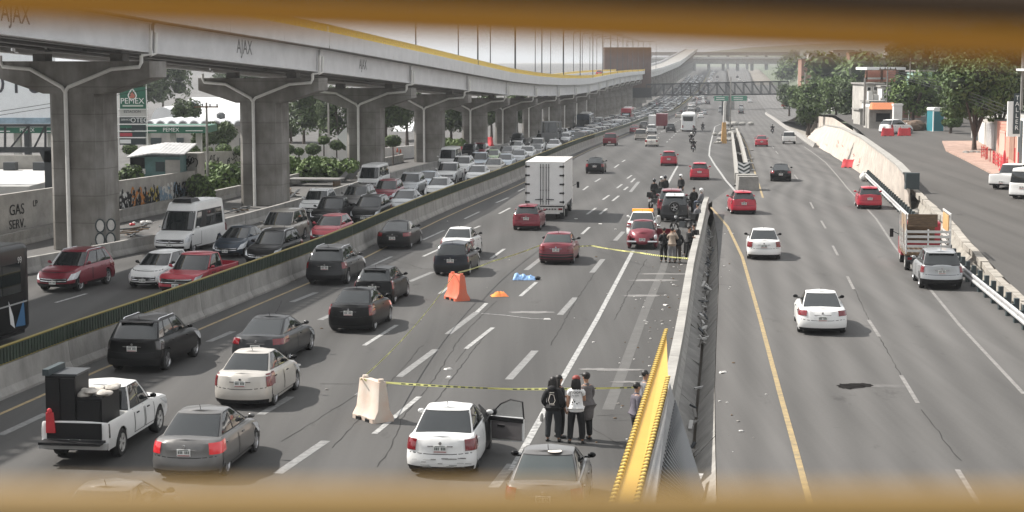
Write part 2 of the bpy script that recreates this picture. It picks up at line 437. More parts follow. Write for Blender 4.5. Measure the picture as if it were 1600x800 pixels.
DEF = dict(L=4.4, W=1.72, H=1.47, zs=.19, deck=[(-2.2, .90), (-2.06, .985), (-1.3, 1.0), (.9, .96), (1.3, .90), (1.95, .74), (2.2, .64)],
           gb=(-1.70, 1.25), gr=(-.80, .10), wb=.735, wr=.545, rw=-1.30, fw=1.36, wrad=.31, wwid=.20, rc=.40, fc=.55, p=2.5,
           rear=[.05, .0, .0, .05, .07, .10, .20], front=[.10, .02, .0, .03, .10, .22, .42],
           side=[(1.05, 1.42), (1.46, 1.93)], tail=(.60, .93, .45, 1.09), head=(.50, .86, 1.97, 2.55), doors=[(1.02, 1.43), (1.44, 1.86)],
           plate_t=.68, grille=(.36, .66, 2.55), bumper=None, kind='sedan', rim='rim', rails=False, spoiler=False, lowtrim=False, gt=.90, rg=.74, wt=.86)
TYPES = {}
def T(name, **k): TYPES[name] = dict(DEF, **k)
T('sedan')
T('sedan_notch', deck=[(-2.2, .92), (-2.05, 1.02), (-1.3, 1.03), (.9, .96), (1.3, .90), (1.95, .74), (2.2, .64)], gb=(-1.50, 1.15), gr=(-.95, .22), wb=.75, wr=.57, rc=.28, tail=(.62, .88, .42, 1.05), bumper=.45)
T('sedan_tall', L=4.25, W=1.70, H=1.51, deck=[(-2.12, .94), (-2.0, 1.03), (-1.3, 1.06), (.9, .99), (1.25, .93), (1.9, .77), (2.12, .66)], gb=(-1.62, 1.30), gr=(-.82, .05), wb=.72, wr=.53, rw=-1.22, fw=1.28, rc=.46, p=2.3, tail=(.56, .97, .66, 1.12), rear=[.06, .01, .0, .03, .05, .09, .22], plate_t=.70)
T('sedan_low', L=4.7, W=1.80, H=1.44, deck=[(-2.35, .86), (-2.2, .96), (-1.3, .99), (.9, .95), (1.3, .89), (2.1, .72), (2.35, .62)], gb=(-1.85, 1.30), gr=(-.72, .05), wb=.70, wr=.52, rw=-1.38, fw=1.45, wrad=.325, rc=.44, tail=(.70, .93, .40, 1.14), rear=[.07, .02, .0, .02, .06, .12, .26], plate_t=.60)
T('hatch', L=3.9, W=1.67, H=1.48, deck=[(-1.95, .92), (-1.80, 1.0), (-1.0, .99), (.85, .95), (1.2, .90), (1.75, .76), (1.95, .66)], gb=(-1.86, 1.05), gr=(-1.38, .18), wb=.745, wr=.56,
  rw=-1.22, fw=1.24, rc=.28, fc=.46, rear=[.05, .0, .0, .04, .06, .08, .09], tail=(.60, 1.0, .78, 1.06), side=[(1.05, 1.40), (1.44, 1.93)], doors=[(1.05, 1.42), (1.43, 1.88)], kind='hatch', spoiler=True)
T('wagon', L=4.1, W=1.68, H=1.50, deck=[(-2.05, .92), (-1.92, 1.0), (-1.0, .99), (.85, .95), (1.25, .90), (1.85, .76), (2.05, .66)], gb=(-1.98, 1.08), gr=(-1.58, .25), wb=.75, wr=.58, rw=-1.25, fw=1.28,
  rc=.26, rear=[.04, .0, .0, .04, .06, .07, .08], tail=(.60, .92, .80, 1.06), side=[(1.04, 1.22), (1.25, 1.55), (1.59, 1.94)], doors=[(1.22, 1.56), (1.57, 1.9)], kind='hatch', bumper=.45)
T('suv', L=4.5, W=1.84, H=1.67, zs=.26, deck=[(-2.25, .98), (-2.12, 1.10), (-1.0, 1.10), (.95, 1.06), (1.3, 1.02), (2.0, .90), (2.25, .78)], gb=(-2.16, 1.12), gr=(-1.62, .25), wb=.765, wr=.60,
  rw=-1.33, fw=1.37, wrad=.355, wwid=.23, rc=.28, fc=.42, rear=[.06, .0, .0, .05, .07, .09, .10], front=[.10, .02, 0, .02, .06, .14, .34], tail=(.62, .95, .62, 1.08), side=[(1.04, 1.20), (1.24, 1.54), (1.58, 1.94)],
  doors=[(1.20, 1.56), (1.57, 1.92)], kind='suv', rails=True, spoiler=True, lowtrim=True)
T('suv_small', L=4.1, W=1.77, H=1.66, zs=.26, deck=[(-2.05, .98), (-1.95, 1.08), (-1.0, 1.08), (.9, 1.03), (1.2, 1.0), (1.85, .88), (2.05, .76)], gb=(-1.98, 1.02), gr=(-1.55, .2), wb=.765, wr=.61,
  rw=-1.25, fw=1.27, wrad=.345, wwid=.22, rc=.26, fc=.40, rear=[.05, .0, .0, .04, .05, .06, .07], front=[.10, .02, 0, .02, .06, .14, .34], tail=(.64, .97, .80, 1.06), side=[(1.04, 1.18), (1.22, 1.53), (1.57, 1.94)],
  doors=[(1.18, 1.55), (1.56, 1.9)], kind='suv', rails=True, spoiler=True, lowtrim=True)
T('minivan', L=4.6, W=1.80, H=1.72, zs=.24, deck=[(-2.3, .96), (-2.2, 1.04), (-1.0, 1.04), (1.0, 1.0), (1.35, .96), (2.05, .82), (2.3, .7)], gb=(-2.24, 1.35), gr=(-2.0, .35), wb=.80, wr=.66, rw=-1.35, fw=1.45,
  rc=.22, fc=.45, rear=[.04, .0, .0, .04, .05, .06, .07], tail=(.6, 1.0, .84, 1.05), side=[(1.03, 1.28), (1.32, 1.62), (1.66, 1.95)], doors=[(1.3, 1.63), (1.64, 1.9)], kind='suv')
T('van', L=5.9, W=1.95, H=2.62, zs=.30, deck=[(-2.95, 1.15), (-2.85, 1.22), (1.6, 1.22), (2.0, 1.16), (2.6, 1.0), (2.95, .86)], gb=(-2.88, 2.05), gr=(-2.74, 1.05), wb=.925, wr=.80, rw=-1.75, fw=1.95, wrad=.35, wwid=.24,
  rc=.16, fc=.42, rear=[.04, .0, .0, .02, .03, .03, .04], front=[.08, 0, 0, .02, .05, .12, .32], tail=(.55, 1.0, .88, 1.02), side=[(1.07, 1.30), (1.33, 1.62), (1.80, 1.95)], doors=[(1.68, 1.95)], head=(.52, .95, 2.0, 2.42),
  grille=(.5, .8, 2.5), kind='van', gt=.62, p=3.2, wt=.60)
T('van_low', L=4.8, W=1.72, H=2.05, zs=.25, deck=[(-2.4, 1.02), (-2.3, 1.1), (1.6, 1.1), (2.1, 1.02), (2.4, .86)], gb=(-2.34, 2.22), gr=(-2.2, 1.35), wb=.82, wr=.68, rw=-1.35, fw=1.5, wrad=.32,
  rc=.16, fc=.32, rear=[.04, .0, .0, .02, .03, .03, .04], front=[.08, 0, 0, .02, .04, .08, .16], tail=(.55, .95, .88, 1.02), side=[(1.05, 1.32), (1.36, 1.64), (1.72, 1.95)], doors=[(1.68, 1.93)], head=(.52, .85, 2.0, 2.4), grille=(.4, .7, 2.5), kind='van', gt=.72, p=3.2, wt=.70)
T('pickup', L=5.2, W=1.80, H=1.72, zs=.36, deck=[(-2.6, 1.06), (-2.5, 1.08), (-.85, 1.08), (.9, 1.08), (1.2, 1.05), (2.3, .97), (2.6, .85)], gb=(-.92, 1.30), gr=(-.68, .50), wb=.80, wr=.66, rw=-1.45, fw=1.65, wrad=.37, wwid=.25,
  rc=.10, fc=.38, rear=[.10, .06, .06, .06, .06, .06, .07], front=[.10, .0, 0, .02, .05, .12, .30], tail=(.45, .95, .90, 1.015), side=[(1.08, 1.45), (1.50, 1.92)], doors=[(1.42, 1.60), (1.61, 1.78)], head=(.55, .90, 2.0, 2.5), grille=(.5, .85, 2.5),
  kind='pickup', p=3.4, plate_t=.30)
T('beetle', L=4.0, W=1.42, H=1.47, zs=.27, deck=[(-2.0, .60), (-1.8, .80), (-1.3, 1.0), (-.8, 1.02), (.6, .98), (1.0, .94), (1.6, .80), (2.0, .58)], gb=(-1.30, .66), gr=(-.62, .12), wb=.82, wr=.62, rw=-1.15, fw=1.25, wrad=.32, wwid=.15,
  rc=.80, fc=.85, p=2.1, rear=[.10, .05, .02, .05, .10, .16, .30], front=[.1, .05, .02, .06, .12, .2, .4], tail=None, head=None, side=[(1.06, 1.40), (1.46, 1.93)], doors=[(1.42, 1.9)], plate_t=.62, grille=None, kind='beetle')
def car_parts(tp, variant=()):
    """list of (name, MB, materials, smooth, parent name)"""
    s = TYPES[tp]; L, W, H, zs = s['L'], s['W'], s['H'], s['zs']
    dy = [d[0] for d in s['deck']]; dz = [d[1] for d in s['deck']]
    deck = lambda y: float(np.interp(y, dy, dz))
    tl = [0, .16, .34, .5, .72, .92, 1]; wsc = [.95, .99, 1.0, 1.0, .985, .95, .89]
    if s['kind'] in ('van', 'pickup'): wsc = [.97, .99, 1, 1, .995, .985, .96]
    if s['kind'] == 'beetle': wsc = [.97, 1, 1, 1, .98, .95, .89]
    low = Shell(list(zip(tl, wsc, s['rear'], s['front'])), W / 2, -L / 2, L / 2, s['rc'], s['fc'], s['p'], lambda t, y: zs + t * (deck(y) - zs))
    gl = [0, .3, .6, .84, .95, 1]; ww = W / 2; wb, wr = s['wb'] * ww * 2 * .61 / .61, s['wr']
    hb = s['wb'] * W / 1.72 if s['kind'] not in ('van',) else s['wb']
    hr = s['wr'] * W / 1.72 if s['kind'] not in ('van',) else s['wr']
    g0, g1 = s['gb']; r0, r1 = s['gr']
    bow = lambda k: k + .10 * math.sin(math.pi * k)
    gw = [lerp(hb, hr, k ** 1.25) / hb for k in gl]; gw[-1] -= .05; 
    ro = [(r0 - g0) * (k ** 1.12) for k in gl]; ro[-1] += .10; fo = [(g1 - r1) * (k ** 1.05) for k in gl]; fo[-1] += .10
    def gz(t, y):
        zb = deck(max(g0, min(g1, y))) - .03
        zt = H - .035 * ((y - (r0 + r1) / 2) / max(.5, (r1 - r0) / 2)) ** 2 * (.6 if s['kind'] != 'van' else .1)
        tz = np.interp(t, [0, .3, .6, .84, .95, 1], [0, .32, .64, .88, .965, .99])
        return lerp(zb, zt, tz)
    gh = Shell(list(zip(gl, gw, ro, fo)), hb, g0, g1, .16 if s['kind'] != 'beetle' else .35, .30 if s['kind'] != 'van' else .25, 2.6, gz)
    rw, fw, wr_ = s['rw'], s['fw'], s['wrad']; ra = wr_ + .055
    def arch(y, z, u):
        for yc in (rw, fw):
            d = abs(y - yc)
            if d < ra and .9 < u < 2.3: z = max(z, wr_ + math.sqrt(ra * ra - d * d))
        return z
    us = [k / 7 for k in range(7)] + [.96] + [1 + k / 46 for k in range(47)] + [2.04] + [2 + k / 6 for k in range(1, 7)]
    parts = []; body = MB(); s = dict(s); s['rg'] = s['rg'] if s['kind'] == 'sedan' else .84
    bed = s['kind'] == 'pickup'; b0, b1 = -L / 2 + .16, g0 - .08; ww2 = W / 2 * .86
    def dr(v, f):
        if bed and b0 - .02 < v.y < b1 and abs(f) < .99:
            return Vector((math.copysign(min(abs(v.x), ww2), f) if abs(f) > .01 else 0, v.y, v.z - (.46 if abs(f) < .9 else .0)))
        return Vector((v.x, v.y, v.z + (.035 if s['kind'] != 'beetle' else .10) * (1 - f * f)))
    shell_mesh(body, low, tl, us, dr, 0, arch)
    if bed:   # dark bed liner
        body.box((0, (b0 + b1) / 2, 1.08 - .40), (W * .86, b1 - b0, .05), 1)
    if s['kind'] != 'none':
        shell_mesh(body, gh, [0, .15, .3, .45, .6, .75, .84, .9, .95, 1], [k / 7 for k in range(7)] + [1 + k / 12 for k in range(13)] + [2 + k / 6 for k in range(1, 7)], lambda v, f: Vector((v.x, v.y, v.z + .035 * (1 - f * f))), 0)
    # underbody and arches
    body.box((0, 0, zs + .17), (W * .80, L * .9, .34), 1)
    body.box((0, 0, zs + .1), (W * .66, L * .94, .2), 1)
    gtop = s['gt']
    # black surrounds and seals
    gh.patch(body, .04, gtop + .02, 0, s['rg'] + .05, .004, nt=4, nu=10, mi=1, both=True)
    gh.patch(body, .02, s['wt'] + .05, 2.06, 0, .004, nt=4, nu=10, mi=1, both=True)
    for sx in (1, -1): gh.patch(body, .05, gtop + .02, s['side'][0][0] - .02, s['side'][-1][1] + .015, .004, sx, nt=4, nu=10, mi=1)
    # lower dark strips
    if s['bumper']: low.patch(body, .02, s['bumper'], 0, 1.0, .012, nt=2, nu=14, mi=1, both=True)
    elif s['kind'] != 'beetle': low.patch(body, .0, .14, 0, .8, .006, nt=1, nu=10, mi=1, both=True)
    if s['lowtrim']:
        low.patch(body, .0, .30, 0, 1.0, .012, nt=2, nu=14, mi=1, both=True); low.patch(body, .0, .26, 2, 0, .012, nt=2, nu=14, mi=1, both=True)
        for sx in (1, -1): low.patch(body, .0, .14, 1.30, 1.72, .012, sx, nt=1, nu=6, mi=1)
    if s['kind'] in ('sedan', 'hatch', 'suv', 'minivan'):   # boot lid seams
        for t in (.52,): low.patch(body, t, t + .022, 0, .66, .002, nt=1, nu=8, mi=1, both=True)
        low.patch(body, .955, .975, 2.15, 0, .002, nt=1, nu=8, mi=1, both=True)
    if s['spoiler']:
        p = gh.pt(.93, 0); body.box((0, p.y - .03, p.z + .005), (hr * 1.75, .20, .035), 0, top=(hr * 1.70, .12))
    if s['rails']:
        for sx in (1, -1): body.tube([(sx * hr * .93, r0 + .25, H - .05), (sx * hr * .93, r0 + .35, H + .02), (sx * hr * .93, r1 - .25, H + .02), (sx * hr * .93, r1 - .1, H - .06)], .02, 6, 2)
    parts.append(('body', body, ['paint', M['trim'], M['chrome']], 44, None))
    # glass
    g = MB(); gh.patch(g, .09, gtop - .02, 0, s['rg'] if s['kind'] != 'beetle' else .62, .008, nt=5, nu=12, both=True); parts.append(('rear_window', g, [M['glass']], 40, None))
    g = MB(); gh.patch(g, .07, s['wt'], 2.12, 0, .008, nt=5, nu=12, both=True); parts.append(('windshield', g, [M['glass']], 40, None))
    for sx in (1, -1):
        for (a, b) in s['side']:
            g = MB(); gh.patch(g, .10, gtop - .03, a, b, .008, sx, nt=4, nu=4); parts.append(('side_window', g, [M['glass']], 40, None))
        for di, (a, b) in enumerate(s['doors']):
            if 'open_door' in variant and sx == 1 and di == len(s['doors']) - 1: continue
            d = MB(); d.add([], []); ts = (.10, .985)
            for (t0, t1, u0, u1) in ((.10, .985, a, a + .008), (.10, .985, b - .008, b), (.10, .125, a, b)): low.patch(d, t0, t1, u0, u1, .003, sx, nt=6, nu=2, mi=1)
            low.patch(d, .13, .98, a + .012, b - .012, .006, sx, nt=6, nu=8, mi=0)
            parts.append(('door', d, ['paint', M['trim']], 32, None))
            h = MB(); q = low.npt(.80, a + .10 * (b - a) / .4 if s['kind'] != 'van' else b - .05, .02, sx); h.box((q.x, q.y + .06, q.z), (.03, .16, .03)); parts.append(('door_handle', h, ['paint' if tp in ('sedan', 'suv') else M['trim']], None, 'door'))
        if s['tail']:
            t0, t1, a, b = s['tail']; g = MB(); low.patch(g, t0, t1, a, b, .014, sx, nt=4, nu=7)
            low.patch(g, t0, t1, a + .002, b - .002, .002, sx, nt=1, nu=2); parts.append(('tail_light', g, ['tail'], 40, None))
        if s['head']:
            t0, t1, a, b = s['head']; g = MB(); low.patch(g, t0, t1, a, b, .012, sx, nt=4, nu=7, u0t=a - .10, u1t=b - .2 if s['kind'] != 'van' else b - .05); parts.append(('headlight', g, [M['lamp']], 40, None))
        mz = deck(g1 - .45) + .09; mx = hb + .10
        g = MB(); g.ball((sx * (mx + .05), g1 - .50, mz + .03), (.095, .05, .065), 10, 7); g.box((sx * (mx - .05), g1 - .47, mz - .02), (.14, .05, .04), 0); parts.append(('mirror', g, ['mirror'], 50, None))
    # plates and emblems
    pz = zs + s['plate_t'] * (deck(-L / 2 + .1) - zs); py = low.pt(s['plate_t'], 0).y
    g = MB(); g.box((0, py - .015, pz), (.33, .02, .17), 0)
    for k in range(7):
        if k != 3: g.box((-.12 + k * .04, py - .027, pz + .01), (.026, .004, .07), 1)
    g.box((0, py - .027, pz - .065), (.30, .004, .022), 2); g.box((0, py - .027, pz + .068), (.24, .004, .014), 1)
    parts.append(('licence_plate', g, [M['plate'], M['plate_ink'], M['plate_red']], None, None))
    g = MB(); fy = low.pt(.26, 3).y; fz = zs + .26 * (deck(L / 2) - zs) + .06
    g.box((0, fy + .02, fz), (.31, .02, .15), 0)
    for k in range(7):
        if k != 3: g.box((-.12 + k * .04, fy + .032, fz), (.026, .004, .06), 1)
    parts.append(('licence_plate', g, [M['plate'], M['plate_ink']], None, None))
    if s['grille']:
        t0, t1, a = s['grille']; g = MB(); low.patch(g, t0, t1, a, 0, .010, nt=3, nu=10, both=True); low.patch(g, t0 + .08, t0 + .12, a + .03, 0, .018, nt=1, nu=10, mi=1, both=True); low.patch(g, t1 - .06, t1 - .03, a + .03, 0, .018, nt=1, nu=10, mi=1, both=True)
        q = low.npt((t0 + t1) / 2 + .02, 3, .02); g.lathe([(-.01, .06), (.015, .055)], 'y', 12, q, 1)
        low.patch(g, .06, .26, 2.45, 0, .008, nt=2, nu=10, mi=0, both=True)
        parts.append(('grille', g, [M['trim'], M['chrome']], 40, None))
    if s['kind'] in ('sedan', 'hatch', 'suv'):
        q = low.npt(.86, 0, .01); g = MB(); g.lathe([(.0, .045), (-.018, .04)], 'y', 12, q); g.box((0, q.y - .004, q.z - .07), (.62, .02, .022), 0); parts.append(('boot_trim', g, [M['chrome']], 40, None))
        g = MB(); p = gh.pt(.97, 0); g.tube([(0, p.y + .12, H + .01), (0, p.y + .02, H + .16)], .008, 5); parts.append(('antenna', g, [M['black']], None, None))
    return parts, s
WHEELS = {}
def wheel_mesh(r, w, rim):
    k = (r, w, rim)
    if k not in WHEELS:
        t = MB(); t.lathe([(-w / 2, r * .66), (-w / 2, r * .93), (-w * .36, r), (w * .36, r), (w / 2, r * .93), (w / 2, r * .66)], 'x', 28, cap=False)
        tm = t.mesh('tyre', [M['rubber']], 40)
        g = MB(); rr = r * .68
        g.lathe([(-w * .5, rr), (-w * .44, rr * .96), (-w * .30, rr * .9)], 'x', 20, cap=False); g.lathe([(w * .5, rr), (w * .44, rr * .96), (w * .30, rr * .9)], 'x', 20, cap=False)
        g.lathe([(-w * .28, rr * .92), (w * .28, rr * .92)], 'x', 16, mi=1)
        for s in (-1, 1):
            g.lathe([(s * w * .28, rr * .24), (s * w * .43, rr * .20)], 'x', 10)
            for i in range(5):
                a = i * 2 * math.pi / 5
                for d in (-.12, .12): g.beam((s * w * .38, rr * .1 * math.cos(a), rr * .1 * math.sin(a)), (s * w * .42, rr * .94 * math.cos(a + d), rr * .94 * math.sin(a + d)), .03, rr * .13, 0, up=(1, 0, 0))
        gm = g.mesh('rim', [M['rim' if rim == 'rim' else 'rim_dark'] if rim != 'steel' else M['white_dirty'], M['black']], 40)
        WHEELS[k] = (tm, gm)
    return WHEELS[k]
PROTO = {}
def merged(parts_list, slots, name, smooth=35):
    """one mesh from (MB, mats) pairs; slots gets the ordered material list"""
    out = MB(); mats = []
    for mb, ms in parts_list:
        idx = []
        for m in ms:
            if m not in mats: mats.append(m)
            idx.append(mats.index(m))
        o = len(out.v); out.v += mb.v; out.f += [tuple(i + o for i in f) for f in mb.f]; out.m += [idx[i] for i in mb.m]
    return out, mats
def proto(tp, variant=(), lod=0):
    k = (tp, tuple(variant), lod)
    if k in PROTO: return PROTO[k]
    parts, s = car_parts(tp, variant)
    if lod == 0: res = ([(n, b.mesh(n, [m if not isinstance(m, str) else M['white'] for m in ms], sm, merge=1e-4), [m if isinstance(m, str) else None for m in ms], par) for n, b, ms, sm, par in parts], s)
    else:
        w = MB()
        for y in (s['rw'], s['fw']):
            for sx in (-1, 1): w.lathe([(-s['wwid'] / 2, s['wrad'] * .2), (-s['wwid'] / 2, s['wrad']), (s['wwid'] / 2, s['wrad']), (s['wwid'] / 2, s['wrad'] * .2)], 'x', 12, (sx * (s['W'] / 2 - .13), y, s['wrad']))
        pl = [(b, [M['white'] if m == 'paint' else M['tail'] if m == 'tail' else M['trim'] if m == 'mirror' else m for m in ms]) for n, b, ms, sm, par in parts if n not in ('door', 'door_handle', 'antenna')]
        body, rest = [], []
        o1, m1 = merged(pl + [(w, [M['rubber']])], None, 'car')
        res = (o1.mesh('car', m1, 35, merge=1e-4), m1.index(M['white']), s)
    PROTO[k] = res
    return res
def set_slot(o, i, m): o.material_slots[i].link = 'OBJECT'; o.material_slots[i].material = m
def car(tp, colour, at, head, label, cat='car', group=None, away=True, lod=0, variant=(), tail=None, mirror=None, name='parked_car', rim='rim', sc=1.0, by='wheel', glass=None):
    """at: ground point under the middle of the axle nearest the camera"""
    s = TYPES[tp]; p = P[colour]; a = math.atan(head)
    d = Vector((math.sin(a), math.cos(a), 0)); rz = -a if away else math.pi - a
    off = -s['rw'] if away else s['fw']
    c = Vector(at) + d * off * sc
    z0, z1 = elev(c.y - 1.3), elev(c.y + 1.3); c.z = (z0 + z1) / 2 if at[2] > -50 and abs(at[2] - elev(at[1])) < .3 else at[2]
    if lod:
        me, i, s = proto(tp, variant, 1)
        o = link(name, me, None, c, (0, 0, rz)); set_slot(o, i, p); o.scale = (sc,) * 3
        return tag(o, label, cat, group)
    ps, s = proto(tp, variant)
    e = empty(name, c, rz, label, cat, group); e.scale = (sc,) * 3
    last = None
    for n, me, sl, par in ps:
        o = link(n, me, last if par and last else e)
        for i, q in enumerate(sl):
            if q == 'paint': set_slot(o, i, p)
            elif q == 'tail': set_slot(o, i, tail or M['tail'])
            elif q == 'mirror': set_slot(o, i, mirror or p)
        if glass and n in ('rear_window', 'windshield'): set_slot(o, 0, glass)
        if n == 'door': last = o
    tm, gm = wheel_mesh(s['wrad'], s['wwid'], rim)
    tr = s['W'] / 2 - s['wwid'] / 2 - .015 + (.10 if tp == 'beetle' else 0)
    for y in (s['rw'], s['fw']):
        for sx in (-1, 1):
            w = link('wheel', tm, e, (sx * tr, y, s['wrad'])); link('rim', gm, w)
    return e
# ------------------------------------------------------------------ trucks, buses, motorcycles
def put(name, at, head, label, cat, group=None, away=True, dist=0.):
    a = math.atan(head); d = Vector((math.sin(a), math.cos(a), 0)); c = Vector(at) + d * dist
    return empty(name, c, -a if away else math.pi - a, label, cat, group)
def wheels_at(e, pts, r, w, rim='steel'):
    tm, gm = wheel_mesh(r, w, rim)
    for x, y in pts:
        o = link('wheel', tm, e, (x, y, r)); link('rim', gm, o)
def round_poly(w, h, r, n=4, z0=0):
    out = []
    for cx, cz, a0 in ((w / 2 - r, z0 + r, -90), (w / 2 - r, z0 + h - r, 0), (-w / 2 + r, z0 + h - r, 90), (-w / 2 + r, z0 + r, 180)):
        for k in range(n + 1):
            a = math.radians(a0 + 90 * k / n); out.append((cx + r * math.cos(a), cz + r * math.sin(a)))
    return out
def cab(e, y0, y1, w, h, z0, pm, wz):
    """lorry cab between y0 (rear) and y1 (front)"""
    b = MB(); prof = [(y0, z0), (y1 - .05, z0), (y1, z0 + .3), (y1, z0 + wz), (y1 - .42, z0 + h - .10), (y1 - .6, z0 + h), (y0 + .05, z0 + h), (y0, z0 + h - .08)]
    b.prism(prof, -w / 2, w / 2, 0, 'x'); link('cab', b.mesh('cab', [pm], 30), e)
    g = MB(); g.add([(-w * .44, y1 + .004, z0 + wz + .04), (w * .44, y1 + .004, z0 + wz + .04), (w * .40, y1 - .385, z0 + h - .13), (-w * .40, y1 - .385, z0 + h - .13)], [(0, 1, 2, 3)]); link('windshield', g.mesh('windshield', [M['glass']]), e)
    for sx in (-1, 1):
        g = MB(); x = sx * (w / 2 + .006); g.add([(x, y0 + .35, z0 + wz + .02), (x, y1 - .08, z0 + wz + .02), (x, y1 - .40, z0 + h - .18), (x, y0 + .35, z0 + h - .18)], [(0, 1, 2, 3)]); link('side_window', g.mesh('side_window', [M['glass']]), e)
        g = MB(); g.beam((sx * w / 2, y1 - .1, z0 + wz + .1), (sx * (w / 2 + .32), y1 + .05, z0 + wz + .25), .03, .03); g.box((sx * (w / 2 + .34), y1 + .05, z0 + wz + .15), (.18, .08, .42)); link('mirror', g.mesh('mirror', [M['black']]), e)
        g = MB(); g.box((sx * w * .38, y1 + .01, z0 + .38), (.28, .06, .18)); link('headlight', g.mesh('headlight', [M['lamp']]), e)
def box_truck(at, head, label):
    W, Lb, Hb, zb = 2.44, 6.9, 2.75, .95
    e = put('box_truck', at, head, label, 'truck', dist=3.9)
    b = MB(); b.box((0, -1.3, zb + Hb / 2), (W, Lb, Hb)); b.box((0, -1.3, zb + Hb + .012), (W + .04, Lb + .04, .05), 1)
    for sx in (-1, 1):
        b.box((sx * (W / 2 - .03), -1.3 - Lb / 2 - .02, zb + Hb / 2), (.07, .05, Hb), 1)
        for z in (.03, Hb - .03): b.box((sx * (W / 2 + .006), -1.3, zb + z), (.03, Lb, .08), 1)
        for k in range(1, 11): b.box((sx * (W / 2 + .004), -1.3 - Lb / 2 + k * Lb / 11, zb + Hb / 2), (.012, .05, Hb - .2), 1)
    link('cargo_box', b.mesh('cargo_box', [M['white'], M['white_dirty']]), e)
    yr = -1.3 - Lb / 2
    for sx in (-1, 1):
        d = MB(); d.box((sx * .585, yr - .03, zb + Hb / 2), (1.13, .05, Hb - .14)); o = link('cargo_door', d.mesh('cargo_door', [M['white']]), e)
        for k in range(5):
            h = MB(); z = zb + .25 + k * (Hb - .5) / 4; h.box((sx * 1.10, yr - .07, z), (.30, .05, .09)); h.lathe([(-.08, .035), (.08, .035)], 'z', 8, (sx * 1.19, yr - .08, z)); link('hinge', h.mesh('hinge', [M['black']]), o)
        for x in (.10, .26):
            h = MB(); h.tube([(sx * x, yr - .08, zb + .08), (sx * x, yr - .08, zb + Hb - .08)], .022, 6)
            for z in (.3, 1.0, Hb - .3): h.box((sx * x, yr - .07, zb + z), (.07, .05, .06))
            h.beam((sx * x, yr - .1, zb + .42), (sx * (x + .34), yr - .1, zb + .40), .03, .05); link('lock_bar', h.mesh('lock_bar', [M['steel_dark']]), o)
    f = MB(); f.box((0, -1.2, .78), (.9, Lb + .1, .24)); f.box((0, yr + .1, .70), (W - .1, .12, .34), 1); f.box((0, yr + .06, .50), (1.9, .10, .12), 1)
    for k in range(5): f.box((-.05 + .18 * k, yr + .02, .74), (.10, .05, .07))
    f.box((-.55, yr + .02, .60), (.30, .05, .34), 1)
    link('chassis', f.mesh('chassis', [M['black'], M['white_dirty']]), e)
    for sx in (-1, 1):
        g = MB(); g.box((sx * 1.0, yr + .025, .74), (.26, .05, .12)); link('tail_light', g.mesh('tail_light', [M['tail']]), e)
        g = MB(); g.box((sx * 1.0, yr + 2.2, .34), (.55, .03, .5)); link('mudflap', g.mesh('mudflap', [M['rubber']]), e)
    g = MB(); g.box((W / 2 + .03, .5, .75), (.06, 1.0, .5)); g.box((W / 2 + .03, -2.7, .68), (.05, .8, .06)); link('side_tank', g.mesh('side_tank', [M['steel_dark']]), e)
    cab(e, 2.25, 4.2, 2.2, 2.15, .5, P['white'], 1.05)
    wheels_at(e, [(x, -2.9) for x in (-.98, .98)] + [(x, -2.9) for x in (-.70, .70)] + [(x, 3.1) for x in (-.95, .95)], .48, .26)
    return e
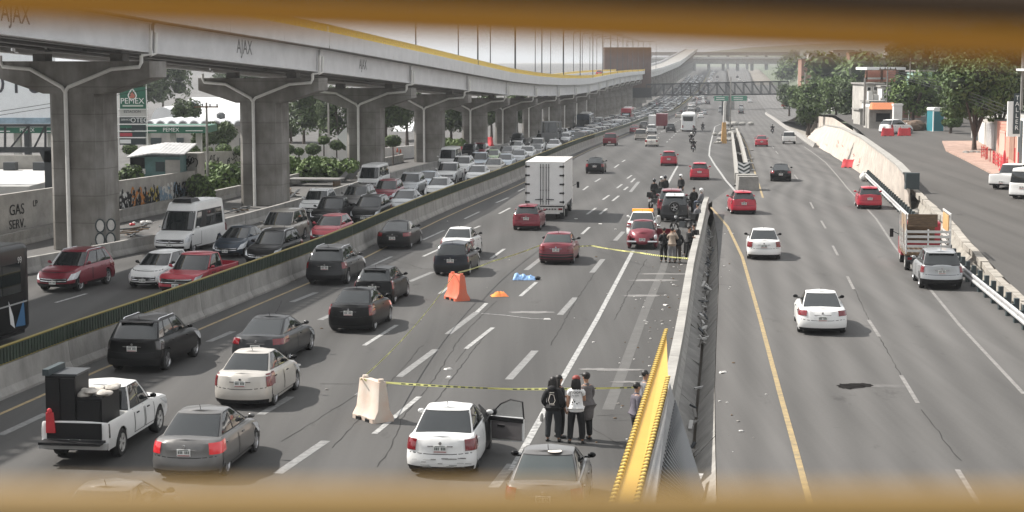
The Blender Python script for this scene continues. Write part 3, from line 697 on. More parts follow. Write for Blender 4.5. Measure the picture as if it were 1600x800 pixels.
def stake_truck(at, head, label):
    e = put('stake_truck', at, head, label, 'truck', dist=1.2)
    W, y0, y1, zb = 2.15, -2.1, 1.2, .85
    b = MB(); b.box((0, (y0 + y1) / 2, zb), (W, y1 - y0, .12)); b.box((0, y0 + .04, zb - .22), (W - .2, .08, .22), 1); b.box((0, -.2, .62), (.8, 4.2, .2), 1); link('bed_floor', b.mesh('bed_floor', [M['wood'], M['steel_dark']]), e)
    for sx in (-1, 1):
        for y in (y0 + .05, y0 + .85, y0 + 1.65, y0 + 2.45, y1 - .05):
            p = MB(); p.box((sx * (W / 2 - .03), y, zb + .98), (.05, .08, 1.95)); link('stake', p.mesh('stake', [M['white_dirty']]), e)
        for k, z in enumerate((.25, .50, .75, 1.0)):
            p = MB(); p.box((sx * (W / 2 - .075), (y0 + y1) / 2, zb + z), (.03, y1 - y0, .15)); link('side_board', p.mesh('side_board', [M['white_dirty']]), e)
        p = MB(); p.box((sx * (W / 2 - .03), (y0 + y1) / 2, zb + 1.93), (.06, y1 - y0 + .1, .08)); link('top_rail', p.mesh('top_rail', [M['white_dirty']]), e)
        p = MB(); p.box((sx * (W / 2 - .09), y0 + 1.6, zb + 1.45), (.03, 2.4, .80)); link('plywood_panel', p.mesh('plywood_panel', [M['wood_light']]), e)
    for x in (-W / 2 + .04, 0, W / 2 - .04):
        p = MB(); p.box((x, y0, zb + .62), (.07, .05, 1.2)); link('stake', p.mesh('stake', [M['white']]), e)
    for k, z in enumerate((.18, .40, .62, .86, 1.10)):
        p = MB(); p.box((0, y0 - .035, zb + z), (W - .05, .03, .12)); link('tail_board', p.mesh('tail_board', [M['white_dirty']]), e)
    p = MB(); p.box((-.25, y0 + .6, zb + 1.35), (1.35, 1.0, .06)); p.box((-.25, y0 + .25, zb + 1.62), (1.4, .05, .60)); p.box((-.3, y0 + 1.4, zb + .9), (1.5, .06, .9)); link('load_boards', p.mesh('load_boards', [M['wood']]), e)
    p = MB(); p.ball((-.4, y0 + .5, zb + 1.42), (.28, .2, .12)); p.ball((-.1, y0 + .45, zb + 1.40), (.2, .2, .09)); link('load_sack', p.mesh('load_sack', [M['white_dirty']], 60), e)
    cab(e, 1.35, 3.1, 1.9, 1.65, .45, P['red'], .80)
    for sx in (-1, 1):
        g = MB(); g.box((sx * .85, y0 - .0, zb - .2), (.2, .06, .12)); link('tail_light', g.mesh('tail_light', [M['tail']]), e)
    wheels_at(e, [(x, -1.2) for x in (-.88, .88)] + [(x, 2.3) for x in (-.82, .82)], .40, .24)
    return e
def coach(at, head, label, body, front_glass=True, away=True, L=12., W=2.5, H=3.4, graphic=None, dist=None, top=None, win=None, name='coach_bus', trim=None):
    e = put(name, at, head, label, 'bus', away=away, dist=L / 2 if dist is None else dist)
    b = MB(); n = 4
    sec = [(y, sc_, dz) for y, sc_, dz in ((-L / 2, .95, .10), (-L / 2 + .12, .99, .04), (-L / 2 + .4, 1, 0), (L / 2 - .6, 1, 0), (L / 2 - .2, .985, .06), (L / 2, .93, .18))]
    rows = [[Vector((x * k, y, .35 + z * (1 if z < .3 else 1 - dz / (H)))) for x, z in round_poly(W, H - .35, .22)] for y, k, dz in sec]
    b.grid(rows, 0, closed=True); b.add(rows[0], [tuple(range(len(rows[0])))]); b.add(rows[-1], [tuple(range(len(rows[0])))])
    b.box((0, 0, .4), (W * .9, L * .96, .3), 1)
    link('body', b.mesh('body', [body, M['black']], 35), e)
    if top: t = MB(); t.box((0, -L * .2, H + .08), (W * .72, L * .34, .22), 0, top=(W * .62, L * .3)); t.box((0, L * .2, H + .06), (W * .6, 1.6, .16)); link('roof_unit', t.mesh('roof_unit', [top]), e)
    wg = win or M['glass']
    for sx in (-1, 1):
        nW = 7
        for k in range(nW):
            y0 = -L / 2 + .7 + k * (L - 1.6) / nW; w = MB(); w.box((sx * (W / 2 + .004), y0 + (L - 1.6) / nW / 2, H * .66), (.02, (L - 1.6) / nW - .05, H * .30)); link('side_window', w.mesh('side_window', [wg]), e)
        if trim: w = MB(); w.box((sx * (W / 2 + .006), 0, H * .40), (.02, L - .5, .05)); link('side_trim', w.mesh('side_trim', [trim]), e)
        m = MB(); m.tube([(sx * W * .46, L / 2 - .05, H * .86), (sx * W * .62, L / 2 + .25, H * .86), (sx * W * .62, L / 2 + .27, H * .66)], .03, 6); m.box((sx * W * .62, L / 2 + .27, H * .60), (.2, .1, .42)); link('mirror', m.mesh('mirror', [M['white_dirty'] if body != M.get('bus_black') else M['black']]), e)
        m = MB(); m.box((sx * W * .36, L / 2 + .0, .85), (.5, .06, .2)); link('headlight', m.mesh('headlight', [M['lamp']]), e)
        m = MB(); m.box((sx * W * .40, -L / 2 - .0, 1.0), (.22, .06, .5)); link('tail_light', m.mesh('tail_light', [M['tail']]), e)
    g = MB(); g.add([(-W * .44, L / 2 + .03, H * .36), (W * .44, L / 2 + .03, H * .36), (W * .43, L / 2 - .02, H * .9), (-W * .43, L / 2 - .02, H * .9)], [(0, 1, 2, 3)]); link('windshield', g.mesh('windshield', [M['glass']]), e)
    g = MB(); pl = [(-W * .34, H * .60), (W * .34, H * .60), (W * .38, H * .68), (W * .40, H * .86), (-W * .40, H * .86), (-W * .38, H * .68)]; g.prism(pl, -L / 2 - .02, -L / 2 + .05); link('rear_window', g.mesh('rear_window', [M['glass']]), e)
    wheels_at(e, [(x, y) for x in (-W / 2 + .18, W / 2 - .18) for y in (-L / 2 + 2.9, L / 2 - 2.6)], .50, .32, 'rim')
    return e
def motorcycle_parts(e, col=None, screen=False):
    tm = MB(); tm.lathe([(-.06, .22), (-.06, .29), (0, .315), (.06, .29), (.06, .22)], 'x', 18, cap=False); t = tm.mesh('tyre', [M['rubber']], 40)
    rm = MB()
    for i in range(6):
        a = i * math.pi / 3; rm.beam((0, 0, 0), (0, .22 * math.cos(a), .22 * math.sin(a)), .02, .025)
    rm.lathe([(-.05, .05), (.05, .05)], 'x', 8); r = rm.mesh('rim', [M['rim']])
    for y in (-.68, .70):
        w = link('wheel', t, e, (0, y, .315)); link('rim', r, w)
    b = MB(); b.tube([(0, .70, .32), (0, .52, .80), (0, .44, 1.0)], .035, 6); b.tube([(0, -.66, .33), (0, -.1, .42), (0, .2, .45)], .03, 6); b.box((0, .08, .50), (.26, .42, .34)); b.tube([(.14, .2, .30), (.16, -.3, .32), (.16, -.75, .45)], .045, 7, 1)
    link('frame', b.mesh('frame', [M['steel_dark'], M['chrome']], 40), e)
    b = MB(); b.ball((0, .16, .82), (.15, .32, .13)); link('fuel_tank', b.mesh('fuel_tank', [col or M['black']], 60), e)
    b = MB(); b.ball((0, -.36, .80), (.15, .42, .07)); b.box((0, -.78, .82), (.16, .2, .05)); link('seat', b.mesh('seat', [M['black']], 60), e)
    b = MB(); b.tube([(-.38, .36, 1.06), (0, .46, 1.02), (.38, .36, 1.06)], .02, 6)
    for sx in (-1, 1): b.tube([(sx * .3, .38, 1.06), (sx * .38, .42, 1.22)], .01, 4); b.ball((sx * .40, .42, 1.25), (.07, .03, .05), 8, 5)
    link('handlebar', b.mesh('handlebar', [M['black']], 40), e)
    b = MB(); b.ball((0, .60, .92), (.11, .09, .11)); link('headlight', b.mesh('headlight', [M['lamp']], 60), e)
    b = MB(); b.box((0, -.90, .78), (.12, .04, .06)); link('tail_light', b.mesh('tail_light', [M['tail']]), e)
    b = MB(); b.box((0, -.92, .62), (.18, .02, .12)); link('licence_plate', b.mesh('licence_plate', [M['plate']]), e)
    if screen:
        b = MB(); b.box((0, -.72, 1.02), (.42, .38, .34), 0, top=(.38, .34)); link('top_box', b.mesh('top_box', [M['black']]), e)
        b = MB(); b.add([(-.18, .60, 1.0), (.18, .60, 1.0), (.14, .45, 1.35), (-.14, .45, 1.35)], [(0, 1, 2, 3)]); link('windscreen', b.mesh('windscreen', [M['glass_light']]), e)
# ------------------------------------------------------------------ people: one skinned skeleton for the body, clothes as children
SKIN = mat('skin', (.36, .20, .13), .55)
CL = {k: mat('cloth_' + k, c, .9, noise=.2, nscale=6, bump=.3, bscale=14) for k, c in dict(black=(.012, .012, .013), white=(.75, .74, .73), tan=(.30, .24, .19), grey=(.16, .16, .17), jeans=(.10, .12, .16), dark_blue=(.03, .035, .06), plaid=(.10, .09, .11), charcoal=(.028, .030, .034), brown=(.05, .04, .035), check=(.12, .11, .11)).items()}
HAIR = mat('hair', (.012, .010, .009), .5, noise=.3, nscale=20); RED_HAIR = mat('red_cap', (.22, .03, .02), .6); HELM = mat('helmet', (.75, .75, .73), .2, coat=1); HELM_B = mat('helmet_black', (.015, .015, .016), .15, coat=1)
SHOE = mat('shoe', (.02, .02, .02), .6); SHOE_W = mat('shoe_white', (.6, .6, .58), .6)
SKINJOBS = []
def skin_obj(name, nodes, edges, m, parent):
    """nodes: list of (pos, radius); root is node 0"""
    me = bpy.data.meshes.new(name); me.from_pydata([n[0] for n in nodes], edges, [])
    o = link(name, me, parent); o.modifiers.new('skin', 'SKIN'); sub = o.modifiers.new('sub', 'SUBSURF'); sub.levels = 1; sub.render_levels = 1
    for i, n in enumerate(nodes):
        r = n[1] if isinstance(n[1], tuple) else (n[1], n[1]); me.skin_vertices[0].data[i].radius = r
    me.skin_vertices[0].data[0].use_root = True
    SKINJOBS.append((o, m)); return o
def finish_skins():
    dg = bpy.context.evaluated_depsgraph_get()
    for o, m in SKINJOBS:
        me = bpy.data.meshes.new_from_object(o.evaluated_get(dg)); me.name = o.name; o.modifiers.clear(); o.data = me
        me.materials.clear(); me.materials.append(m)
        for p in me.polygons: p.use_smooth = True
def person(at, yaw, label, shirt='black', legs='black', hair='short', armR='down', armL='down', stance=.11, stride=0., sit=None, lean=0., sleeves='long', long_coat=False, bag=False, h=1.72, shoe=SHOE, group=None, helmet=None, hood=False, cap=None, name='person', turn=0., hips=1.0, ride=False):
    k = h / 1.72; e = empty(name, at, yaw, label, 'person', group); e.scale = (k, k, k)
    lz = .93; up = Vector((0, math.sin(lean), math.cos(lean)))
    pel = Vector((0, 0, lz))
    if sit: pel = Vector((0, 0, sit + .10))
    def U(d, x=0, y=0): return pel + up * d + Vector((x, y, 0))
    N = [(pel, (.145 * hips, .115)), (U(.18), (.125, .10)), (U(.36), (.150, .112)), (U(.47), (.135, .10)), (U(.545), (.055, .058)), (U(.60, 0, .01), (.052, .056)), (U(.665, 0, .025), (.072, .088)), (U(.745, 0, .025), (.080, .096)), (U(.80, 0, .02), (.055, .066))]
    E = [(i, i + 1) for i in range(8)]
    arms = {}; legsP = {}
    for sx, mode in ((1, armR), (-1, armL)):
        sh = U(.455, sx * .175)
        el, wr = {'down': ((.045, -.02, -.29), (.03, .07, -.53)), 'pocket': ((.09, -.07, -.28), (.00, .08, -.46)), 'fold': ((.05, .05, -.28), (-.17, .20, -.24)), 'face': ((.07, .16, -.20), (-.07, .20, .12)),
                  'phone': ((.04, .08, -.27), (-.06, .30, -.12)), 'ride': ((.10, .18, -.20), (.08, .42, -.30)), 'hold': ((.04, .06, -.28), (.0, .28, -.32)), 'lap': ((.05, .06, -.27), (-.04, .26, -.40))}[mode]
        P1 = sh + Vector((sx * el[0], el[1], el[2])); P2 = sh + Vector((sx * wr[0], wr[1], wr[2]))
        d = (P2 - P1).normalized(); hd = P2 + d * .09; arms[sx] = (sh, P1, P2, hd, d)
        i = len(N); N += [(U(.44, sx * .10), .09), (sh, .064), (lerp(sh, P1, .5), .052), (P1, .043), (lerp(P1, P2, .4), .042), (P2, .028), (hd, (.040, .020))]
        E += [(3, i)] + [(i + j, i + j + 1) for j in range(6)]
        q = d.cross(Vector((0, 1, 0) if abs(d.y) < .8 else (0, 0, 1))); q.normalize()
        for j, (off, ln) in enumerate(((-.028, .066), (-.010, .078), (.010, .074), (.028, .058), (-.045, .0))):
            b = len(N)
            if j < 4:
                r0 = hd + d * .02 + q * off; bend = Vector((-sx * .012, .012, 0))
                N += [(r0, .010), (r0 + d * ln * .55 + bend * .4, .009), (r0 + d * ln + bend, .008)]; E += [(i + 6, b), (b, b + 1), (b + 1, b + 2)]
            else:
                r0 = P2 + d * .045 + q * -.036; N += [(r0, .012), (r0 + d * .045 - q * .022, .010)]; E += [(i + 6, b), (b, b + 1)]
    for sx in (1, -1):
        hp = pel + Vector((sx * .095 * hips, 0, -.04))
        if ride: kn, an, ty = hp + Vector((sx * .14, .40, -.12)), hp + Vector((sx * .12, .20, -.52)), .16
        elif sit: kn, an, ty = hp + Vector((sx * .06, .42, .0)), Vector((sx * .15, .46, .09)), .16
        else:
            s = stride * sx; an = Vector((sx * stance, s, .085)); kn = lerp(hp, an, .48) + Vector((sx * .01, .035 + s * .05, 0)); ty = .16
        i = len(N); N += [(hp, (.100 * hips, .105)), (lerp(hp, kn, .5), .078), (kn, .056), (lerp(kn, an, .35), .056), (an, .036), (an + Vector((sx * .015, .08, -.045)), .034), (an + Vector((sx * .02, ty, -.052)), .028)]
        E += [(0, i)] + [(i + j, i + j + 1) for j in range(6)]; legsP[sx] = (hp, kn, an, ty)
    skin_obj('body', N, E, SKIN, e)
    # trousers
    n2 = [(pel + Vector((0, 0, .05)), (.180 * hips, .150)), (pel, (.185 * hips, .152))]; e2 = [(0, 1)]
    for sx in (1, -1):
        hp, kn, an, ty = legsP[sx]; i = len(n2); n2 += [(hp, (.128 * hips, .135)), (lerp(hp, kn, .5), .112 * hips), (kn, .092), (lerp(kn, an, .5), .086), (an + Vector((0, 0, .015)), .078)]; e2 += [(1, i)] + [(i + j, i + j + 1) for j in range(4)]
        s = MB(); s.ball(an + Vector((sx * .015, .055, -.042)), (.050, .135, .046), 10, 7); link('shoe', s.mesh('shoe', [shoe], 60), e)
    skin_obj('trousers', n2, e2, CL[legs], e)
    # shirt or jacket
    drop = -.10 if not long_coat else -.42
    n3 = [(U(.18), (.190, .165)), (U(.36), (.205, .165)), (U(.475), (.165, .135)), (U(.02), (.208 * hips, .178)), (U(drop * .6), (.212 * hips, .185)), (U(drop), (.215 * hips, .188)), (U(.545), (.082, .080)), (U(.575, 0, .01), (.074, .074))]; e3 = [(0, 1), (1, 2), (0, 3), (3, 4), (4, 5), (2, 6), (6, 7)]
    for sx in (1, -1):
        sh, P1, P2, hd, d = arms[sx]; i = len(n3); n3 += [(U(.43, sx * .11), .118), (sh, .098), (lerp(sh, P1, .55), .086)]; e3 += [(1, i), (i, i + 1), (i + 1, i + 2)]
        if sleeves == 'long': n3 += [(P1, .078), (lerp(P1, P2, .5), .070), (lerp(P1, P2, .95), .056)]; e3 += [(i + 2, i + 3), (i + 3, i + 4), (i + 4, i + 5)]
    skin_obj('jacket' if sleeves == 'long' else 'shirt', n3, e3, CL[shirt], e)
    # face and hair
    hc = U(.72, 0, .025); f = MB(); fy = hc.y + .092
    for sx in (-1, 1): f.ball((sx * .032, fy - .006, hc.z + .005), (.014, .008, .008), 8, 5, 1); f.ball((sx * .082, hc.y - .005, hc.z - .01), (.014, .028, .036), 8, 5, 0); f.box((sx * .032, fy - .004, hc.z + .028), (.034, .008, .007), 2)
    f.ball((0, fy + .004, hc.z - .018), (.014, .018, .026), 8, 5, 0); f.box((0, fy - .006, hc.z - .055), (.046, .010, .010), 3)
    link('face', f.mesh('face', [SKIN, M['black'], HAIR, mat('lip', (.25, .09, .08), .5) if 'lip' not in bpy.data.materials else bpy.data.materials['lip']], 50), e)
    g = MB()
    if helmet: g.ball(hc + Vector((0, .0, .02)), (.135, .15, .145), 14, 9); g.box((0, hc.y + .145, hc.z + .01), (.17, .02, .08), 1); link('helmet', g.mesh('helmet', [helmet, M['glass']], 50), e)
    else:
        g.ball(hc + Vector((0, -.025, .035)), (.098, .105, .098), 12, 8)
        if hair == 'long':
            g.ball(hc + Vector((0, -.065, -.08)), (.105, .07, .19), 12, 8)
            for i in range(9): a = -1 + i / 4; g.tube([hc + Vector((a * .085, -.08, .02)), hc + Vector((a * .10, -.10, -.14)), hc + Vector((a * .10 + R.uniform(-.02, .02), -.09, -.30 + abs(a) * .06))], [.03, .035, .012], 6)
        if hair == 'curly':
            for i in range(26): g.ball(hc + Vector((R.uniform(-.09, .09), R.uniform(-.11, .03), R.uniform(-.06, .12))), .038, 7, 5)
        if hair == 'bun': g.ball(hc + Vector((.01, -.06, .13)), .055, 9, 6)
        link('hair', g.mesh('hair', [HAIR], 60), e)
        if cap: c = MB(); c.ball(hc + Vector((0, -.01, .055)), (.108, .118, .085), 12, 7); c.box((0, hc.y + .13, hc.z + .055), (.15, .12, .014)); link('cap', c.mesh('cap', [cap], 50), e)
        if hood: c = MB(); c.ball(U(.52, 0, -.10), (.14, .09, .10), 12, 7); link('hood', c.mesh('hood', [CL[shirt]], 60), e)
    if bag:
        b = MB(); b.box((.0, -.17, pel.z + .30), (.30, .16, .42), 0, top=(.24, .12)); link('backpack', b.mesh('backpack', [M['black']]), e)
    return e
def rider(at, head, label, col='black', helm=None, shirt='black', legs='black', away=True):
    e = put('motorcycle', at, head, label, 'motorcycle', away=away, dist=.7)
    motorcycle_parts(e, P['dark_grey'], False)
    a = math.atan(head)
    person(e.location, -a if away else math.pi - a, RIDER_LABEL[label], shirt, legs, helmet=helm or HELM_B, armR='ride', armL='ride', sit=.74, ride=True, lean=.18)
    return e
RIDER_LABEL = {}
# ------------------------------------------------------------------ setting: lines, ground, roads, markings
LB = Line([(-140, 690), (0, 624), (92, 586), (200, 545), (307, 504), (400, 463), (509, 421), (659, 346), (800, 288), (942, 222), (980, 207), (1010, 193), (1047, 181), (1066, 171), (1076, 162), (1090, 150), (1100, 135), (1112, 110)])
JL = Line([(-80, 452), (60, 421), (165, 410), (240, 392), (357, 362), (470, 330), (560, 300), (684, 265), (800, 232), (880, 208), (945, 190), (985, 178), (1010, 167), (1040, 152), (1068, 125), (1078, 108)])
MED = Line([(998, 800), (1025, 690), (1045, 600), (1062, 505), (1072, 440), (1083, 400), (1100, 322), (1152, 285), (1150, 240), (1140, 205), (1132, 180), (1136, 150), (1133, 108)])
REL = Line([(1121, 790), (1119, 720), (1117, 610), (1120, 520), (1123, 448), (1121, 373), (1112, 318), (1166, 285), (1160, 240), (1148, 205), (1140, 180), (1142, 150), (1137, 108)])
RG = Line([(1700, 640), (1600, 545), (1500, 452), (1430, 377), (1340, 280), (1300, 252), (1262, 228), (1238, 209), (1222, 200), (1209, 189), (1190, 172), (1180, 158), (1172, 130), (1165, 108)])
WL = Line([(800, 735), (880, 590), (932, 500), (989, 392), (1045, 285), (1059, 259), (1085, 205), (1098, 172), (1108, 145), (1118, 108)])
def zr(Y): return float(np.interp(Y, [0, 40, 75, 110, 150, 190, 240, 300, 400, 600, 1000, 4000], [.2, .2, .5, 1.1, 2.0, 2.9, 3.0, 1.5, -1.5, -3, 3, 16]))
def sheet(name, xl, xr, ys, z, m, nx=10):
    b = MB(); rows = []
    for Y in ys:
        a, c = xl(Y), xr(Y); rows.append([(lerp(a, c, k / nx), Y, z(Y) if not callable(getattr(z, '__self__', None)) else z(Y)) for k in range(nx + 1)])
    b.grid(rows); o = b.build(name, m, recalc=False); me = o.data; uvl = me.uv_layers.new(name='UVMap')
    for lp in me.loops: i = lp.vertex_index; uvl.data[lp.index].uv = ((i % (nx + 1)) / nx, ys[i // (nx + 1)] / 10)
    return tag(o, kind='structure')
YS = [-40 + 5 * k for k in range(98)] + [450 + 25 * k for k in range(50)] + [1700 + 100 * k for k in range(10)]
sheet('ground', lambda Y: -900, lambda Y: 900, [-100, 0, 60, 120, 180, 240, 300, 400, 500, 600, 800, 1000, 1500, 2500, 5200], lambda Y: elev(Y) - 2.2, M['dirt'], 12)
sheet('road', lambda Y: JL.X(Y) - .6, lambda Y: MED.X(Y) + .1, YS, lambda Y: elev(Y), M['asphalt'], 10)
sheet('road', lambda Y: REL.X(Y) if Y < 126 or Y > 148 else min(REL.X(Y), MED.X(Y) + .1), lambda Y: RG.X(Y) + 1.2, YS, lambda Y: elev(Y), M['asphalt_right'], 8)
sheet('side_ground', lambda Y: -900, lambda Y: JL.X(Y) - .6, YS, lambda Y: elev(Y) + .0, M['asphalt_side'], 12)
def ribbon(b, pts, w, z, fn=elev, mi=0, jit=0.):
    """flat strip on the ground through photo points"""
    P3 = [Vector(p) if len(p) == 3 else G(p[0], p[1], 0, fn) for p in pts]
    fine = []
    for i in range(len(P3) - 1):
        n = max(1, int((P3[i + 1] - P3[i]).length / (6 if not jit else .5)))
        for k in range(n): fine.append(P3[i].lerp(P3[i + 1], k / n))
    fine.append(P3[-1]); rows = []
    for i, p in enumerate(fine):
        d = fine[min(i + 1, len(fine) - 1)] - fine[max(0, i - 1)]; d.z = 0; d.normalize(); r = Vector((d.y, -d.x, 0)) * w / 2
        if jit: r = r * R.uniform(.3, 1.2); p = p + Vector((R.gauss(0, jit), 0, 0))
        rows.append([(p.x - r.x, p.y - r.y, fn(p.y - r.y) + z), (p.x + r.x, p.y + r.y, fn(p.y + r.y) + z)])
    b.grid(rows, mi)
def markings(name, lines, w, z, m, fn=elev, jit=0.):
    b = MB()
    for l in lines: ribbon(b, l, w, z, fn, 0, jit)
    return tag(b.build(name, m, recalc=False), kind='structure')
bright = [[(585, 678), (655, 620)], [(728, 545), (770, 512)], [(813, 463), (838, 441)], [(909, 366), (921, 355)], [(937, 335), (948, 326)], [(917, 335), (931, 325)], [(957, 314), (967, 306)], [(942, 312), (952, 305)], [(975, 297), (981, 292)], [(964, 294), (972, 288)],
 [(986, 285), (992, 279)], [(980, 279), (987, 274)], [(911, 297), (919, 291)], [(930, 284), (938, 279)], [(960, 262), (967, 257)], [(972, 253), (977, 250)], [(780, 334), (797, 325)], [(810, 299), (820, 294)], [(775, 317), (794, 309)], [(569, 540), (620, 508)], [(745, 488), (760, 474)],
 [(661, 401), (687, 389)], [(767, 404), (788, 389)], [(687, 459), (704, 447)], [(581, 415), (612, 401)], [(661, 375), (694, 360)], [(741, 357), (750, 353)], [(726, 342), (749, 331)], [(87, 473), (135, 459)], [(1082, 765), (1094, 740)]]
faded = [[(407, 648), (454, 620)], [(0, 680), (73, 646)], [(326, 534), (364, 518)], [(456, 472), (494, 457)], [(623, 589), (681, 546)], [(434, 740), (509, 689)], [(771, 762), (800, 725)], [(795, 593), (836, 548)], [(875, 492), (899, 465)], [(925, 426), (942, 405)], [(961, 376), (974, 362)], [(822, 422), (845, 404)], [(700, 522), (745, 488)], [(560, 618), (592, 592)], [(500, 500), (540, 482)], [(640, 440), (676, 425)], [(985, 300), (998, 284)]]
bf = MB()
for l in bright: ribbon(bf, l, .17, .008)
# regular dashes farther along, both carriageways
for frac in (.22, .47, .73):
    Y = 262.
    while Y < 1150:
        if not (frac == .22 and Y < 300): xs = lambda y: lerp(LB.Xs(y) + .8, WL.Xs(y), frac); ribbon(bf, [(xs(Y), Y, 0), (xs(Y + 5), Y + 5, 0)], .2, .02)
        Y += 15
for frac in (.36, .68):
    Y = 100.
    while Y < 1100:
        xs = lambda y: lerp(JL.Xs(y) + .5, LB.Xs(y) - 1.0, frac); ribbon(bf, [(xs(Y), Y, 0), (xs(Y + 5), Y + 5, 0)], .16, .02); Y += 15
tag(bf.build('lane_marking', M['line_white'], recalc=False), kind='structure')
markings('lane_marking', faded, .26, .005, M['line_faded'])
markings('lane_marking', [[(800, 735), (880, 590), (932, 500), (989, 392)], [(1041, 292), (1059, 259)], [(1126, 194), (1117, 198), (1113, 213), (1109, 230), (1108, 243), (1117, 258), (1134, 282), (1149, 299)]], .19, .009, M['line_white'])
markings('lane_marking', [[(1496, 734), (1534, 796)], [(1408, 587), (1434, 630)], [(1357, 500), (1374, 526)], [(1324, 432), (1334, 452)], [(1301, 384), (1309, 399)], [(1283, 345), (1290, 357)], [(1266, 316), (1271, 326)], [(1241, 273), (1247, 281)], [(1230, 258), (1235, 264)], [(1212, 236), (1216, 241)], [(1206, 228), (1209, 232)],
  [(1600, 616), (1500, 509), (1459, 459), (1399, 387), (1369, 342), (1324, 294), (1290, 254), (1256, 229)]], .13, .008, mat('line_worn', (.11, .105, .10), .8, col2=(.26, .25, .24), nscale=4, detail=9))
yl = [(LB.Xs(Y) + .85, Y, 0) for Y in range(34, 330, 8)]
markings('lane_marking', [yl], .14, .008, M['line_yellow'])
markings('lane_marking', [[(1270, 810), (1264, 781), (1241, 695), (1219, 616), (1200, 545), (1188, 500), (1160, 402), (1137, 354), (1111, 324)], [(1192, 309), (1181, 275), (1166, 226), (1151, 200)]], .155, .008, M['line_yellow'])
cr = [[(776, 470), (745, 500), (715, 533), (690, 575), (665, 610), (630, 650), (612, 700), (590, 730)], [(728, 545), (712, 566)], [(560, 615), (520, 640), (440, 690)], [(597, 400), (660, 420), (690, 421)], [(600, 417), (680, 421)], [(500, 600), (560, 600)], [(880, 640), (960, 690), (1000, 700)], [(1105, 396), (1130, 399)], [(1106, 443), (1145, 446)], [(1268, 428), (1292, 428)], [(1240, 382), (1260, 381)], [(1302, 668), (1315, 669)], [(1440, 640), (1500, 720)], [(420, 520), (440, 470)], [(905, 365), (930, 366)], [(1330, 440), (1357, 500)], [(1374, 526), (1408, 587)]]
cr += [[(640, 690), (700, 600), (760, 520)], [(520, 700), (600, 610), (660, 540)], [(960, 500), (985, 450), (1010, 405)], [(930, 650), (970, 648), (1020, 652)], [(860, 540), (900, 470), (930, 425)]]
markings('road_crack', cr, .034, .006, M['crack'], jit=.02)
# road surface stains and the broken patch on the right carriageway
def blot(name, px, py, rx, ry, m, z=.010, n=22, seed=1, fn=elev):
    rr = random.Random(seed); c = G(px, py, 0, fn); b = MB(); vs = [(c.x, c.y, fn(c.y) + z)]
    for k in range(n):
        a = 2 * math.pi * k / n; r = rr.uniform(.7, 1.15); x, y = c.x + rx * r * math.cos(a), c.y + ry * r * math.sin(a); vs.append((x, y, fn(y) + z))
    b.add(vs, [(0, 1 + k, 1 + (k + 1) % n) for k in range(n)]); return tag(b.build(name, m, recalc=False), kind='structure')
blot('road_patch', 1336, 603, .50, .42, M['patch'], seed=2); blot('road_patch', 1322, 604, .26, .5, M['patch'], .013, seed=3); blot('road_patch', 1353, 602, .24, .3, M['patch'], .016, seed=4)
markings('road_patch', [[(1360, 603), (1414, 604)]], .55, .006, mat('patch_new', (.075, .072, .07), .9, col2=(.12, .115, .11), nscale=4))
for i, (x, y, rx, ry) in enumerate([(1020, 438, 1.1, .4), (1035, 428, 1.4, .25), (1005, 462, .9, .35), (960, 578, .9, .25), (830, 488, .9, .35), (930, 577, .6, .2), (980, 597, .5, .15)]): blot('road_stain', x, y, rx, ry, M['stain'], .004 + .001 * i, seed=i + 20)
markings('road_crack', [[(752, 490), (790, 493), (830, 498), (855, 499)]], .08, .012, M['line_white'])
markings('road_crack', [[(1060, 335), (1036, 420), (1010, 480), (975, 575), (950, 640)]], .35, .003, mat('tyre_wear', (.098, .096, .092), .85, col2=(.072, .070, .068), nscale=2))
# ------------------------------------------------------------------ barriers
def jersey_poly(h, wb=.6, wt=.22): return [(-wb / 2, 0), (wb / 2, 0), (wb / 2, .08), (wb / 2 - .12, .30), (wt / 2, h), (-wt / 2, h), (-wb / 2 + .12, .30), (-wb / 2, .08)]
def barrier_seg(name, line, Y0, Y1, h, m, label, group, dx=0, screen=False, gap=.03, wb=.6, wt=.22, cat='barrier', z=elev):
    p, q = Vector((line.Xs(Y0) + dx, Y0, z(Y0))), Vector((line.Xs(Y1) + dx, Y1, z(Y1))); d = q - p; L = d.length - gap
    e = empty(name, p, math.atan2(-d.x, d.y), label, cat, group); e.rotation_euler.x = math.asin(d.z / d.length)
    b = MB(); b.prism(jersey_poly(h, wb, wt), 0, L); link('concrete_body', b.mesh('concrete_body', [m], None), e)
    if screen:
        g = MB(); g.box((0, L / 2, h + .27), (.10, L, .50)); n = int(L / .22) if L < 9 else 0
        for k in range(n):
            for sx in (-1, 1): g.box((sx * .065, .11 + k * .22, h + .27), (.03, .09, .46))
        link('glare_screen', g.mesh('glare_screen', [M['green']]), e)
        for zz in (h + .03, h + .54):
            g = MB(); g.box((0, L / 2, zz), (.135, L, .03)); link('yellow_strip', g.mesh('yellow_strip', [M['yellow_edge']]), e)
    return e
Y = 34.
while Y < 1350:
    st = 6. if Y < 250 else 24. if Y < 600 else 50.
    barrier_seg('median_barrier', LB, Y, Y + st, .95, M['barrier'], 'concrete median barrier piece topped by green anti-glare screen with yellow edges', 'median barrier pieces with green screen', -.3, True); Y += st
Y = 44.
while Y < 119:
    barrier_seg('divider_barrier', MED, Y, Y + 5., 1.12, M['barrier_light'], 'pale concrete divider barrier piece beside the broken drain channel', 'pale divider barrier pieces', .22, wb=.44, wt=.30); Y += 5.
Y = 80.
while Y < 420:
    barrier_seg('edge_barrier', JL, Y, Y + 6., .75, M['barrier'], 'grey concrete edge barrier piece between jammed lanes and viaduct columns', 'edge barriers below the viaduct', -.3, wb=.5); Y += 6.
